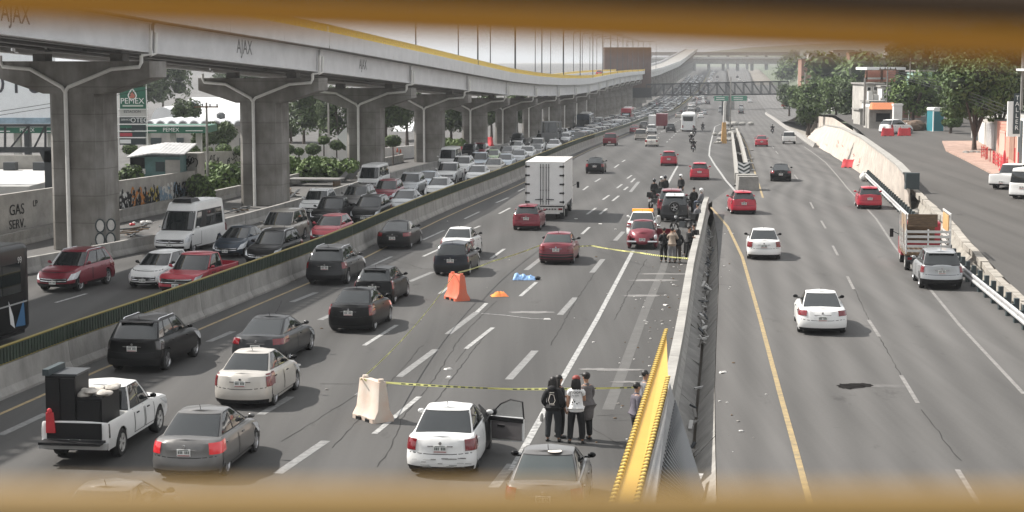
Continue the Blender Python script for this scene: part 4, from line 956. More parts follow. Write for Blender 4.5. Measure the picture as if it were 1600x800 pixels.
for a, b_ in ((420, 600), (600, 800), (800, 1300)):
    barrier_seg('edge_barrier', JL, a, b_, .75, M['barrier'], 'far grey concrete edge barrier along the jammed lanes, %s' % {420: 'before the footbridge', 600: 'just past the footbridge', 800: 'running up the far hill'}[a], None, -.3)
# drain channel of cracked slabs between divider barrier and right carriageway
ch = empty('drain_channel', (0, 0, 0)); tag(ch, kind='structure')
Y = 40.; rs = random.Random(5)
b = MB(); rows = []
for Yk in range(38, 122, 4):
    xa, xb = MED.Xs(Yk) + .35, REL.X(Yk); xm = (xa + xb) / 2; rows.append([(xa, Yk, .0), (xa + .02, Yk, -.55), (xm, Yk, -.85), (xb, Yk, -.3), (xb + .02, Yk, .0)])
b.grid(rows); link('channel_bed', b.mesh('channel_bed', [M['dirt']], None, recalc=False), ch)
while Y < 114:
    L = 7.5
    for sd in (0, 1):
        pts = []
        for (yy) in (Y + .04, Y + L - .04):
            xa, xb = MED.Xs(yy) + .36, REL.X(yy); xm = (xa + xb) / 2; pts.append((xa, xm, xb, yy))
        j = rs.uniform(-.05, .05); s = MB(); vs = []
        for xa, xm, xb, yy in pts:
            if sd == 0: vs += [Vector((xa, yy, -.22 + j)), Vector((xm - .05, yy, -.62 - j))]
            else: vs += [Vector((xm + .05, yy, -.62 + j)), Vector((xb - .02, yy, -.02 + j * .3))]
        s.add(vs + [v - Vector((0, 0, .09)) for v in vs], [(0, 1, 3, 2), (6, 7, 5, 4), (0, 2, 6, 4), (1, 5, 7, 3), (0, 4, 5, 1), (2, 3, 7, 6)])
        link('slab', s.mesh('slab', [M['concrete']]), ch)
    Y += L
b = MB()
for k in range(120):
    yy = rs.uniform(66, 112) if k < 112 else rs.uniform(46, 58); xa, xb = MED.Xs(yy) + .4, REL.X(yy) - .1; xm = (xa + xb) / 2 + rs.gauss(0, .09); a = rs.uniform(0, 3); l = rs.uniform(.05, .24)
    b.beam((xm - l * math.cos(a), yy - l * math.sin(a), -.52 + rs.uniform(-.05, .1)), (xm + l * math.cos(a), yy + l * math.sin(a), -.5 + rs.uniform(0, .28)), rs.uniform(.03, .14), rs.uniform(.02, .06), rs.choice([0, 0, 0, 1, 2]))
tag(b.build('rubble', [M['concrete'], M['steel_dark'], M['white_dirty']]), 'broken concrete rubble and trash lying in the drain channel', 'rubble', kind='stuff')
b = MB()
for k in range(190):
    yy = rs.uniform(44, 118); t = rs.random(); xx = MED.Xs(yy) - abs(rs.gauss(0, .8)) - .1 if t < .88 else REL.X(yy) + abs(rs.gauss(0, .5)) + .1
    if t < .15: xx = rs.uniform(LB.X(yy) + 1, MED.X(yy))
    s = rs.uniform(.015, .05); b.ball((xx, yy, elev(yy) + s * .4), (s * rs.uniform(.7, 1.8), s, s * .6), 6, 4, rs.choice([0, 0, 1, 2]))
for k in range(26):
    q = G(rs.uniform(1142, 1190), rs.uniform(200, 330)); s = rs.uniform(.06, .25); b.ball((q.x, q.y, elev(q.y) + s * .3), (s * 1.6, s, s * .5), 6, 4, rs.choice([0, 1]))
tag(b.build('litter', [M['white_dirty'], M['concrete'], M['wood']]), 'pale scraps of litter and stones scattered along the kerb', 'litter', kind='stuff')
# ------------------------------------------------------------------ viaduct
VC = Line(pts=[(-34.4, 36.6), (-28.7, 66.6), (-23.1, 96.6), (-17.5, 126.6), (-12.9, 158), (-8.75, 190), (-4.7, 226), (-.8, 256), (3.2, 286), (7.0, 316), (10.6, 346), (14.0, 376), (17.3, 406), (20.6, 436), (23.8, 466), (27, 496), (30.3, 526), (34, 556), (38, 590), (45, 640), (52, 690), (78, 886), (147, 1470)])
def zv(Y): return float(np.interp(Y, [6, 36, 66, 96.6, 126.5, 158, 190, 226, 256, 286, 316, 346, 406, 436, 500, 600, 700, 900, 1500], [14.2, 13.0, 11.8, 10.5, 9.35, 8.2, 7.1, 6.0, 5.3, 4.8, 4.5, 4.35, 4.6, 4.7, 4.7, 4.5, 5.4, 8.4, 20]))
PY = [6.6, 36.6, 66.6, 96.6, 126.6, 158, 190, 226, 256, 286, 316, 346, 376, 406, 436, 466, 496, 526, 556, 590] + [624 + 36 * k for k in range(24)]
ORD = ['first', 'second', 'third', 'fourth', 'fifth', 'sixth', 'seventh', 'eighth', 'ninth', 'tenth', 'eleventh', 'twelfth']
for i, Y in enumerate(PY):
    if Y < 60: continue
    hd = VC.head(Y); a = math.atan(hd); zg = elev(Y); zb = zv(Y) - .42 - zg; x = VC.X(Y) - (.0)
    n = i - 3
    lab = 'grey concrete viaduct pier with hammerhead cap, %s' % ('%s one from the left' % ORD[n] if 0 <= n < 10 else 'in the distant row along the jammed lanes' if n > 0 else 'left of the picture')
    e = empty('viaduct_pier', (x, Y, zg), -a, lab, 'pier', None if n < 10 else 'distant viaduct piers')
    w, dp, c = 1.5, 1.15, .30; cb = zb - 1.72
    b = MB(); poly = [(-w + c, -dp), (w - c, -dp), (w - c, -dp + .12), (w, -dp + .42), (w, dp), (-w, dp), (-w, -dp + .42), (-w + c, -dp + .12)]
    b.prism(poly, -.5, cb, 0, 'z'); link('column', b.mesh('column', [M['pier']]), e)
    b = MB(); hw = 4.35; pl = [(-hw, zb), (-hw, zb - .85), (-w - .15, cb), (w + .15, cb), (hw, zb - .85), (hw, zb)]; b.prism(pl, -1.2, 1.2, 0, 'y'); link('cap', b.mesh('cap', [M['pier']]), e)
    if Y < 620:
        b = MB(); yy = -1.2 - .13; r = .115
        b.tube([(-.35, -dp - .13, 0), (-.35, -dp - .13, cb + .25)], r, 8); link('drain_pipe', b.mesh('drain_pipe', [M['pipe']], 40), e)
        for sx in (-1, 1):
            b = MB(); b.tube([(-.35, yy, cb + .1), (-.35 + sx * .18, yy, cb + .35), (sx * 2.3, yy, zb - .42), (sx * (hw - .5), yy, zb - .30), (sx * (hw - .38), yy, zb - .05), (sx * (hw - .38), yy, zb + .3)], r * .9, 8); link('drain_pipe', b.mesh('drain_pipe', [M['pipe']], 40), e)
        b = MB(); b.tube([(hw - .38, yy, zb + .3), (hw + .05, yy + .2, zb + .35), (hw + .05, yy + .3, zb + 1.6)], r * .8, 8); b.tube([(hw - .1, yy + .5, zb + .3), (hw + .1, yy + .8, zb + .4), (hw + .1, yy + .9, zb + 1.5)], r * .8, 8); link('drain_pipe', b.mesh('drain_pipe', [M['pipe']], 40), e)
        for sx in (-1, 1):
            b = MB(); b.box((sx * 2.2, 0, zb + .2), (.7, .9, .40)); link('bearing', b.mesh('bearing', [M['concrete']]), e)
span_objs = []
for i in range(len(PY) - 1):
    Y0, Y1 = PY[i], PY[i + 1]
    p, q = Vector((VC.X(Y0), Y0, zv(Y0))), Vector((VC.X(Y1), Y1, zv(Y1))); d = q - p; L = d.length
    n = i - 2
    lab = 'pale grey viaduct span with parapet and yellow railing, %s' % ('%s span from the left' % ORD[n] if 0 <= n < 10 else 'one of the distant spans' if n > 0 else 'directly above the left edge' if n == -1 else 'out of frame at far left')
    if Y0 >= 600: lab = 'pale viaduct span in the haze beyond the brown footbridge tower'
    e = empty('viaduct_span', p, math.atan2(-d.x, d.y), lab, 'viaduct', None if n < 10 else 'distant viaduct spans' if Y0 < 600 else 'viaduct spans beyond the tower'); e.rotation_euler.x = math.asin(d.z / L)
    for sx in (-1, 1):
        b = MB(); b.box((sx * 3.95, L / 2, .80), (.12, L - .5, 1.60)); b.box((sx * 3.95, L / 2, .05), (.5, L - .5, .10)); b.box((sx * 3.95, L / 2, 1.57), (.4, L - .5, .06))
        for k in (.30,): b.box((sx * 4.03, k, .8), (.10, .10, 1.5)); b.box((sx * 4.03, L - k, .8), (.10, .10, 1.5))
        link('girder', b.mesh('girder', [M['girder']]), e)
        b = MB(); nseg = 3
        for k in range(nseg): b.box((sx * 4.72, (k + .5) * L / nseg, 2.22), (.22, L / nseg - .05, 1.12), 0, None, (.17, L / nseg - .05))
        link('parapet', b.mesh('parapet', [M['parapet']]), e)
        b = MB(); b.box((sx * 4.72, L / 2, 3.26), (.12, L, .10)); b.box((sx * 4.72, L / 2, 2.98), (.06, L, .05)); ns = max(4, int(L / (.8 if Y0 < 330 else 2.4)))
        for k in range(ns): b.box((sx * 4.72, (k + .5) * L / ns, 3.0), (.15, .32, .50))
        if Y0 < 600: link('yellow_railing', b.mesh('yellow_railing', [M['yellow_rail']]), e)
    b = MB(); b.box((0, L / 2, 1.73), (9.6, L, .22)); link('deck_slab', b.mesh('deck_slab', [M['concrete']]), e)
    b = MB()
    for xx in (-2, 0, 2): b.box((xx, L / 2, .85), (.14, L - .6, 1.4)); b.box((xx, L / 2, .15), (.45, L - .6, .08))
    for k in range(1, 4): b.box((0, k * L / 4, .9), (7.6, .10, 1.0))
    link('inner_girders', b.mesh('inner_girders', [M['girder_dark']]), e)
    if i in (2, 3, 4):
        for k, f in ({2: [.49], 3: [.60], 4: [.52]}[i],) if False else [(0, {2: .48, 3: .49, 4: .43}[i])]:
            t = text_mesh('AJAX', 1.25 if i < 4 else 1.1, mat('tag_grey', (.17, .17, .17), .7) if 'tag_grey' not in bpy.data.materials else bpy.data.materials['tag_grey'], .003); link('lettering', t, e, (4.02, L * f, .98), (0, 0, math.pi / 2))
    span_objs.append(e)
# lamp posts on the viaduct
kk = 0
for i in range(6, 22):
    for f, sx in ((.1, 1), (.55, -1)):
        Y = lerp(PY[i], PY[i + 1], f); a = math.atan(VC.head(Y)); h = 9.5
        e = empty('lamp_post', (VC.X(Y) + sx * 4.72 * math.cos(a), Y - sx * 4.72 * math.sin(a), zv(Y) + 2.7), -a, 'tall thin grey lamp post standing on the viaduct parapet', 'lamp post', 'lamp posts on the viaduct')
        b = MB(); b.tube([(0, 0, 0), (0, 0, h * .6), (0, 0, h)], [.085, .07, .05], 8); link('pole', b.mesh('pole', [M['steel_dark']], 40), e)
        b = MB(); b.tube([(0, 0, h), (-sx * .5, 0, h + .4), (-sx * 2.2, 0, h + .5)], .05, 6); b.box((-sx * 2.5, 0, h + .5), (.7, .3, .12)); link('lamp_arm', b.mesh('lamp_arm', [M['steel_dark']]), e)
# lettering of graffiti on the first pier
# ------------------------------------------------------------------ footbridge far ahead with its tower
YB = 600.
e = empty('footbridge_tower', (38.6, YB + 5, elev(YB)), 0, 'dark brown clad footbridge tower wrapped around the viaduct', 'tower')
b = MB(); z0 = elev(YB)
b.box((0, 0, 8.4 - z0), (15.6, 9, 13.4), 0); link('cladding', b.mesh('cladding', [mat('tower_brown', (.10, .055, .04), .7, noise=.2, nscale=.4)]), e)
b = MB(); b.box((1.0, 0, 1.1 - z0 - 1.0), (14, 8, 3.4)); link('lower_frame', b.mesh('lower_frame', [M['bridge_dark']]), e)
for xx in (-4.5, 4.0):
    b = MB(); b.box((xx, -2, (-1 - z0) / 2 + 0), (2.0, 2.5, -1.2 - z0 + 0.0)); link('column', b.mesh('column', [M['concrete']]), e)
fb = empty('footbridge', (46.5, YB, 0), 0, 'long dark steel truss footbridge crossing all carriageways far ahead', 'footbridge')
p0, p1 = AT(1010, 149, YB), AT(1232, 147, YB); t0, t1 = AT(1010, 132, YB), AT(1232, 127, YB)
rel = Vector((46.5, YB, 0))
for dy in (0, 2.6):
    D = Vector((0, dy, 0)) - rel
    for A, B, w in ((p0, p1, .42), (t0, t1, .40)):
        b = MB(); b.beam(A + D, B + D, .3, w); link('chord', b.mesh('chord', [M['bridge_dark']]), fb)
    n = 16
    for k in range(n + 1):
        f = k / n; b = MB(); b.beam(p0.lerp(p1, f) + D, t0.lerp(t1, f) + D, .22, .22); link('post', b.mesh('post', [M['bridge_dark']]), fb)
        if k < n:
            b = MB(); A, B = (p0.lerp(p1, f), t0.lerp(t1, f + 1 / n)) if k < n / 2 else (t0.lerp(t1, f), p0.lerp(p1, f + 1 / n)); b.beam(A + D, B + D, .16, .16); link('brace', b.mesh('brace', [M['bridge_dark']]), fb)
b = MB(); b.beam(p0 + Vector((0, 1.3, 0)) - rel, p1 + Vector((0, 1.3, 0)) - rel, 2.6, .25); link('walkway', b.mesh('walkway', [M['bridge_dark']]), fb)
def screen_mat():
    m = bpy.data.materials.new('mesh_screen'); m.use_nodes = True; nt = m.node_tree; pb = nt.nodes['Principled BSDF']; pb.inputs['Base Color'].default_value = (.07, .08, .09, 1); pb.inputs['Alpha'].default_value = .28; return m
b = MB(); D = Vector((0, 2.45, 0)) - rel; b.add([p0 + D, p1 + D, t1 + D, t0 + D], [(0, 1, 2, 3)]); b.add([p0 + D + Vector((0, .04, 0)), p1 + D + Vector((0, .04, 0)), t1 + D + Vector((0, .04, 0)), t0 + D + Vector((0, .04, 0))], [(0, 1, 2, 3)]); link('mesh_panel', b.mesh('mesh_panel', [screen_mat()]), fb)
for px in (1145, 1228):
    q = AT(px, 150, YB + 1.3); zg = elev(YB); b = MB(); b.box((q.x - rel.x, 1.3, (q.z + zg) / 2), (1.1, 1.1, q.z - zg)); link('column', b.mesh('column', [M['concrete']]), fb)
# overpass closing the far end of the road
YO = 1450.
a0, a1 = AT(1010, 96, YO), AT(1260, 96, YO)
e = empty('overpass', (a0.x, YO, 0), 0, 'wide pale overpass spanning the motorway at its far end', 'overpass')
Lx = a1.x - a0.x; b = MB(); b.box((Lx / 2, 0, a0.z + .3), (Lx, 14, 4.6)); b.box((Lx / 2, -7.2, a0.z + 3.0), (Lx, .4, 1.4), 1); link('deck', b.mesh('deck', [M['concrete'], M['parapet']]), e)
for k in range(9):
    b = MB(); zc = elev(YO); b.box((Lx * (.12 + k * .09), 0, (a0.z - 2 + zc) / 2), (1.6, 8, a0.z - 2 - zc)); link('column', b.mesh('column', [M['concrete']]), e)
e = empty('overpass', (a0.x, YO + 120, 0), 0, 'second overpass deck just above and behind the wide pale overpass', 'overpass')
q = AT(1040, 84, YO + 120); b = MB(); b.box((Lx / 2, 0, q.z), (Lx * 1.2, 12, 3.0)); link('deck', b.mesh('deck', [M['concrete']]), e)
for k in range(7):
    b = MB(); zc = elev(YO + 120); b.box((Lx * (.1 + k * .13), 0, (q.z - 1.5 + zc) / 2), (1.8, 6, q.z - 1.5 - zc)); link('column', b.mesh('column', [M['concrete']]), e)
# ------------------------------------------------------------------ trees
def leaves(b, blobs, n, size, rr, mi=0):
    for k in range(n):
        c, r = blobs[k % len(blobs)]
        u = Vector((rr.gauss(0, 1), rr.gauss(0, 1), rr.gauss(0, 1))).normalized(); q = rr.random() ** .33
        p = Vector(c) + Vector((u.x * r[0], u.y * r[1], u.z * r[2])) * (.55 + .5 * q)
        nrm = (u + Vector((rr.gauss(0, .6), rr.gauss(0, .6), rr.gauss(0, .6) + .35))).normalized(); t = nrm.cross(Vector((rr.gauss(0, 1), rr.gauss(0, 1), rr.gauss(0, 1)))).normalized(); w = nrm.cross(t)
        s = size * rr.uniform(.6, 1.35); l = s * rr.uniform(1.0, 1.6); o = len(b.v)
        b.v += [tuple(p - t * l * .5), tuple(p + w * s * .32 + nrm * s * .08), tuple(p + t * l * .5), tuple(p - w * s * .32 + nrm * s * .08)]; b.f.append((o, o + 1, o + 2, o + 3)); b.m.append(mi)
def tree(name, base, h, cr, label, m, n=3000, size=.35, trunk=.18, seed=1, group=None, low=.3, blobs=14, cat='tree', forks=4, lean=(0, 0), flat=1., fork=None):
    rr = random.Random(seed); e = empty(name, base, rr.uniform(0, 6) * 0, label, cat, group)
    cz = h * (low + 1) / 2; rz = h * (1 - low) / 2; bl = []
    for k in range(blobs):
        u = Vector((rr.uniform(-1, 1), rr.uniform(-1, 1), rr.uniform(-1, 1)));
        if u.length > 1: u.normalize()
        s = rr.uniform(.30, .52); bl.append(((lean[0] + u.x * cr * .72, lean[1] + u.y * cr * .72, cz + u.z * rz * .72), (cr * s, cr * s, min(rz, cr) * s * flat)))
    b = MB(); leaves(b, bl, n, size, rr)
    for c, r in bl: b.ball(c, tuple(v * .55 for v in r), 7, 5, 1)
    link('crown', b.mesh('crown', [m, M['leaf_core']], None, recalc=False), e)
    t = MB(); top = Vector((lean[0] * .5, lean[1] * .5, h * (fork or low * 1.15))); t.tube([(0, 0, -.2), (top.x * .4, top.y * .4, top.z * .5), top], [trunk * 1.3, trunk, trunk * .8], 8)
    for k in range(forks):
        c = Vector(bl[k % len(bl)][0]); t.tube([top, top.lerp(c, .55) + Vector((0, 0, .1 * h)), c], [trunk * .7, trunk * .45, trunk * .15], 6)
    link('trunk', t.mesh('trunk', [M['bark']], 50), e)
    return e
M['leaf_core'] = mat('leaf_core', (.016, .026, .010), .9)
def bush(name, base, r, label, m, n=600, size=.14, seed=1, group=None, cat='bush', stem=0., box=False):
    rr = random.Random(seed); e = empty(name, base, 0, label, cat, group); b = MB(); c = (0, 0, stem + r[2])
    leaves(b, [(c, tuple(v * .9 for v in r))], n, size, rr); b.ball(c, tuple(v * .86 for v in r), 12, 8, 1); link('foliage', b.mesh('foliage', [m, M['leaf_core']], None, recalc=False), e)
    t = MB(); t.tube([(0, 0, -.1), (0, 0, stem + r[2])], [.07, .05], 6); link('stem', t.mesh('stem', [M['bark']]), e); return e
# ------------------------------------------------------------------ left side beyond the viaduct
def wall(name, A, B, zb, t, m, label, cat='wall', parent=None, group=None):
    """wall whose top runs from A to B and whose foot is at height zb"""
    A, B = Vector(A), Vector(B); b = MB(); d = B - A; d.z = 0; d.normalize(); n = Vector((-d.y, d.x, 0)) * t
    z0 = [zb if not callable(zb) else zb(p.y) for p in (A, B)]
    vs = []
    for o in (Vector(), n): vs += [Vector((A.x, A.y, z0[0])) + o, Vector((B.x, B.y, z0[1])) + o, B + o, A + o]
    b.add(vs, [(0, 1, 2, 3), (7, 6, 5, 4), (0, 4, 5, 1), (3, 2, 6, 7), (0, 3, 7, 4), (1, 5, 6, 2)])
    o = b.build(name, m, parent)
    return tag(o, label, cat, group) if parent is None else o
M['plaster'] = mat('plaster', (.36, .345, .32), .9, noise=.25, nscale=.7, bump=.2, bscale=9)
M['plaster_white'] = mat('plaster_white', (.66, .65, .63), .8, noise=.12, nscale=.8)
M['roof_white'] = mat('roof_white', (.74, .75, .76), .6, noise=.08, nscale=.5)
M['teal'] = mat('teal', (.10, .19, .19), .6, noise=.2, nscale=2)
M['pemex_green'] = mat('station_green', (.02, .12, .075), .5)
M['sign_white'] = mat('sign_white', (.78, .79, .78), .5)
M['sign_dark'] = mat('sign_dark', (.035, .05, .055), .5)
M['sign_red'] = mat('sign_red', (.40, .05, .07), .5)
LWp = [(-90, 392), (52, 356), (88, 348), (182, 330), (307, 304), (382, 290), (446, 275), (545, 257), (640, 240), (690, 230)]
LW = Line([(x, y) for x, y in LWp], h=.8)
Y = 86.
n = 0
while Y < 190:
    barrier_seg('kerb_wall', LW, Y, Y + 8., .8, M['barrier_light'] if n % 3 else M['barrier'], 'low concrete kerb wall piece beyond the frontage road', 'kerb walls beyond the frontage road', -.2, wb=.34, wt=.3); Y += 8; n += 1
def label_on(A, B, frac, z, me, name='lettering', parent=None, off=.03):
    """lettering on a wall that runs from A to B, facing the road"""
    A, B = Vector(A), Vector(B); d = B - A; a = math.atan2(d.y, d.x); p = A.lerp(B, frac); n = Vector((math.sin(a), -math.cos(a), 0))
    return link(name, me, parent, (p.x + n.x * off, p.y + n.y * off, z), (0, 0, a))
A, B = AT(-120, 322, 91), AT(92, 292, 104)
w = wall('graffiti_wall', A, B, elev, .25, M['plaster'], 'grey plaster wall with black GAS SERV. lettering left of the first pier')
for s, f, dz, sz in (('GAS', .655, -.95, .85), ('SERV.', .655, -1.75, .72), ('LP', .80, -.75, .5)):
    q = A.lerp(B, f); o = label_on(A, B, f, q.z + dz, text_mesh(s, sz, M['black'], .004)); o.parent = w
bld = empty('low_building', (0, 0, 0), 0, 'low flat roofed white building behind the GAS SERV. wall', 'building')
c0, c1 = AT(-160, 285, 108), AT(88, 291, 105.5)
b = MB(); b.box((-37.5, 114, 1.3), (18, 17, 2.9)); link('roofed_block', b.mesh('roofed_block', [mat('flat_roof', (.42, .42, .41), .85, noise=.2, nscale=.5)]), bld)
b = MB(); b.box((-37.5, 123, 3.2), (17.8, .3, 1.0)); link('parapet', b.mesh('parapet', [M['plaster']]), bld)
for xx in (-34, -32): b = MB(); b.box((xx, 121.5, 3.0), (.8, .8, .6)); link('roof_unit', b.mesh('roof_unit', [M['steel_dark']]), bld)
g = empty('steel_gantry', (0, 0, 0), 0, 'black steel truss gantry on one post left of the first pier', 'gantry')
YT = 108.; a, c = AT(-120, 196, YT), AT(84, 196, YT); a2, c2 = AT(-120, 234, YT), AT(84, 234, YT)
for A_, B_, w_ in ((a, c, .16), (a2, c2, .34)): b = MB(); b.beam(A_, B_, .3, w_); link('chord', b.mesh('chord', [M['steel_dark']]), g)
for px in (-70, -30, 8, 45, 71): b = MB(); b.beam(AT(px, 196, YT), AT(px, 234, YT), .12, .12); link('post', b.mesh('post', [M['steel_dark']]), g)
for p, q in ((8, 45), (45, 71)): b = MB(); b.beam(AT(q, 196, YT), AT(p + 8, 232, YT), .1, .1); link('brace', b.mesh('brace', [M['steel_dark']]), g)
q = AT(76, 234, YT); b = MB(); b.box((q.x, YT, (q.z + 0) / 2), (.45, .4, q.z)); b.box((q.x, YT, q.z - .4), (.5, .4, .7), 0, top=(1.1, .4)); link('column', b.mesh('column', [M['steel_dark']]), g)
# billboard
g = empty('billboard', (0, 0, 0), 0, 'huge white billboard with dark telephone digits behind the first pier', 'billboard')
YBB = 150.; p, q = AT(-260, 192, YBB), AT(88, 190, YBB); h = 11
b = MB(); b.box(((p.x + q.x) / 2, YBB, p.z + h / 2), (q.x - p.x, .3, h)); link('panel', b.mesh('panel', [mat('billboard_white', (.88, .90, .92), .6, noise=.05)]), g)
b = MB(); b.box(((p.x + q.x) / 2, YBB - .2, p.z + .18), (q.x - p.x, .12, .5)); link('lower_edge', b.mesh('lower_edge', [mat('billboard_blue', (.30, .40, .48), .6, noise=.3, nscale=1.5)]), g)
for k in range(4):
    b = MB(); xx = lerp(p.x, q.x, .12 + .25 * k); b.box((xx, YBB, p.z / 2), (.5, .5, p.z)); link('post', b.mesh('post', [M['steel_dark']]), g)
for s, px in (('0', -2), ('1', 26), ('8', 55), ('0', 83)):
    t = AT(px, 132, YBB); link('digit', text_mesh(s, 2.35, mat('digit_grey', (.05, .05, .06), .6) if 'digit_grey' not in bpy.data.materials else bpy.data.materials['digit_grey'], .01), g, (t.x, YBB - .17, t.z))
b = MB()
for y0, y1 in ((174, 160), (180, 166)): b.tube([AT(-100, y0 + 8, 125), AT(0, y0, 125), AT(90, y1, 127), AT(250, y1 - 30, 132)], .018, 4)
tag(b.build('power_cables', M['black']), 'two thin black power cables crossing in front of billboard', 'cable')
# filling station
def canopy(x0, x1, yt, yb, Y, label, txt, tx, seed):
    e = empty('station_canopy', (0, 0, 0), 0, label, 'canopy'); a, c = AT(x0, yt, Y), AT(x1, yt, Y); z1 = AT(x0, yb, Y).z
    b = MB(); b.box(((a.x + c.x) / 2, Y + 3, (a.z + z1) / 2), (c.x - a.x, 6, a.z - z1)); link('fascia', b.mesh('fascia', [M['pemex_green']]), e)
    b = MB(); b.box(((a.x + c.x) / 2, Y - .02, a.z + .03), (c.x - a.x + .1, .1, .12)); link('top_edge', b.mesh('top_edge', [M['sign_white']]), e)
    t = AT(tx, (yt + yb) / 2 + .5, Y - .1); link('lettering', text_mesh(txt, (a.z - z1) * .78, M['sign_white'], .004), e, (t.x, Y - .06, t.z))
    for s in (-1, 1):
        xx0 = t.x + s * 1.3; xx1 = (a.x if s < 0 else c.x) - s * .3; b = MB(); b.box(((xx0 + xx1) / 2, Y - .03, t.z - .08), (abs(xx1 - xx0), .03, .07)); link('white_stripe', b.mesh('white_stripe', [M['sign_white']]), e)
    for k in range(3): xx = lerp(a.x, c.x, .15 + .35 * k); b = MB(); b.box((xx, Y + 2, z1 / 2), (.5, .5, z1)); link('column', b.mesh('column', [M['plaster_white']]), e)
    return e
canopy(-60, 92, 198, 208, 136, 'green filling station canopy with white lettering left of the first pier', 'PEMEX', 42, 1)
canopy(205, 322, 197, 208, 160, 'green filling station canopy with white stripes behind the price totem', 'PEMEX', 267, 2)
g = empty('price_totem', (0, 0, 0), 0, 'tall green and white filling station price totem between the first two piers', 'sign'); YS_ = 140.
def panel(x0, y0, x1, y1, m, name='panel', dy=0.): a, c = AT(x0, y0, YS_), AT(x1, y1, YS_); b = MB(); b.box(((a.x + c.x) / 2, YS_ - dy, (a.z + c.z) / 2), (abs(c.x - a.x), .16, abs(a.z - c.z))); return link(name, b.mesh(name, [m]), g)
for x0, x1 in ((183, 187), (228, 232)): panel(x0, 132, x1, 275, M['sign_white'], 'post')
panel(187, 136, 228, 170, M['pemex_green']); panel(187, 171, 228, 182, mat('sign_grey', (.45, .45, .43), .5)); panel(187, 183, 228, 193, M['sign_dark']); panel(187, 195, 228, 204, M['sign_dark']); panel(187, 206, 228, 214, M['sign_dark']); panel(187, 216, 228, 226, M['sign_dark'])
panel(188, 207.5, 207, 213, M['sign_red'], 'price_strip', .05); panel(188, 196, 206, 200, M['pemex_green'], 'price_strip', .05); panel(188, 218, 205, 224, M['sign_white'], 'price_strip', .05)
for k, y in enumerate((170.5, 182.5, 194, 205, 215)): panel(184, y - .5, 231, y + .5, M['sign_white'], 'divider', .06)
def sign_text(s, px, py, size, m): t = AT(px, py, YS_); link('lettering', text_mesh(s, size, m, .004), g, (t.x, YS_ - .1, t.z))
sign_text('PEMEX', 207, 158, .62, M['sign_white']); sign_text('ESTACION', 207, 174.5, .28, M['sign_dark']); sign_text('OTEC', 218, 188, .52, M['sign_white']); sign_text('SERVICIO', 198, 187, .20, M['sign_white']); sign_text('Magna', 198, 198, .22, M['sign_white']); sign_text('Diesel', 197, 221, .24, M['sign_dark'])
panel(192, 164, 224, 166.5, mat('sign_pale', (.5, .55, .5), .5), 'slogan_strip', .05)
t = AT(207, 148, YS_); b = MB(); drop = [(0, .62), (.10, .40), (.28, .16), (.36, -.06), (.30, -.24), (.14, -.36), (-.14, -.36), (-.30, -.24), (-.36, -.06), (-.28, .16), (-.10, .40)]
b.prism([(t.x + x, t.z + z) for x, z in drop], YS_ - .10, YS_ - .07, 0); b.prism([(t.x + x * .76, t.z + z * .76 - .03) for x, z in drop], YS_ - .115, YS_ - .09, 1)
b.prism([(t.x + x, t.z + z) for x, z in [(-.20, -.26), (.16, -.26), (.22, -.02), (.06, .12), (.10, .28), (-.04, .20), (-.16, .02), (-.10, -.06), (-.22, -.12)]], YS_ - .135, YS_ - .11, 2); link('drop_emblem', b.mesh('drop_emblem', [M['sign_white'], M['pemex_green'], mat('emblem_red', (.45, .16, .12), .5)]), g)
# graffiti wall, shed, concrete block
A, B = AT(176, 284, 113), AT(309, 266, 127)
gw = wall('graffiti_wall', A, B, elev, .25, M['plaster'], 'plaster wall covered in orange, yellow and blue graffiti between the first two piers')
rg = random.Random(11); gcol = dict(k=M['black'], o=mat('spray_orange', (.50, .20, .05), .8), y=mat('spray_yellow', (.48, .38, .08), .8), b=mat('spray_blue', (.22, .30, .38), .8), w=mat('spray_white', (.62, .62, .60), .8))
def graffiti(A, B, f0, f1, zl, zh, cols, n, parent, w=.07):
    d = Vector(B) - Vector(A); L = Vector((d.x, d.y, 0)).length; a = math.atan2(d.y, d.x)
    for ci, cl in enumerate(cols):
        b = MB()
        for k in range(n):
            x = rg.uniform(f0, f1) * L; z = rg.uniform(zl, zh); s = rg.uniform(.16, .36); t0 = rg.uniform(0, 6)
            pts = []
            for j in range(7): t = t0 + j * rg.uniform(.5, .9); pts.append((x + s * math.cos(t) * .7 + j * .02, z + s * math.sin(t)))
            for j in range(6):
                (xa, za), (xb, zb_) = pts[j], pts[j + 1]; dx, dz = xb - xa, zb_ - za; l = math.hypot(dx, dz) + 1e-6; nx, nz = -dz / l * w, dx / l * w; y = -.012 - .004 * ci - .0004 * (k % 5)
                b.add([(xa - nx, y, za - nz), (xb - nx, y, zb_ - nz), (xb + nx, y, zb_ + nz), (xa + nx, y, za + nz)], [(0, 1, 2, 3)])
        link('spray_paint', b.mesh('spray_paint', [gcol[cl]]), parent, (A[0], A[1], 0), (0, 0, a))
for f0, f1, cols in ((.04, .20, 'wk'), (.20, .36, 'ok'), (.36, .50, 'yk'), (.5, .68, 'wb'), (.68, .86, 'bk')): graffiti(A, B, f0, f1, .45, 1.62, cols, 22, gw, .085)
s = empty('tin_roofed_shed', (0, 0, 0), 0, 'teal shed with white tin roof above the graffiti wall', 'shed'); YH = 124.
def blk(x0, y0, x1, y1, Y, dp, m, name, par): a, c = AT(x0, y0, Y), AT(x1, y1, Y); b = MB(); b.box(((a.x + c.x) / 2, Y + dp / 2, (a.z + c.z) / 2), (abs(c.x - a.x), dp, abs(a.z - c.z))); return link(name, b.mesh(name, [m]), par)
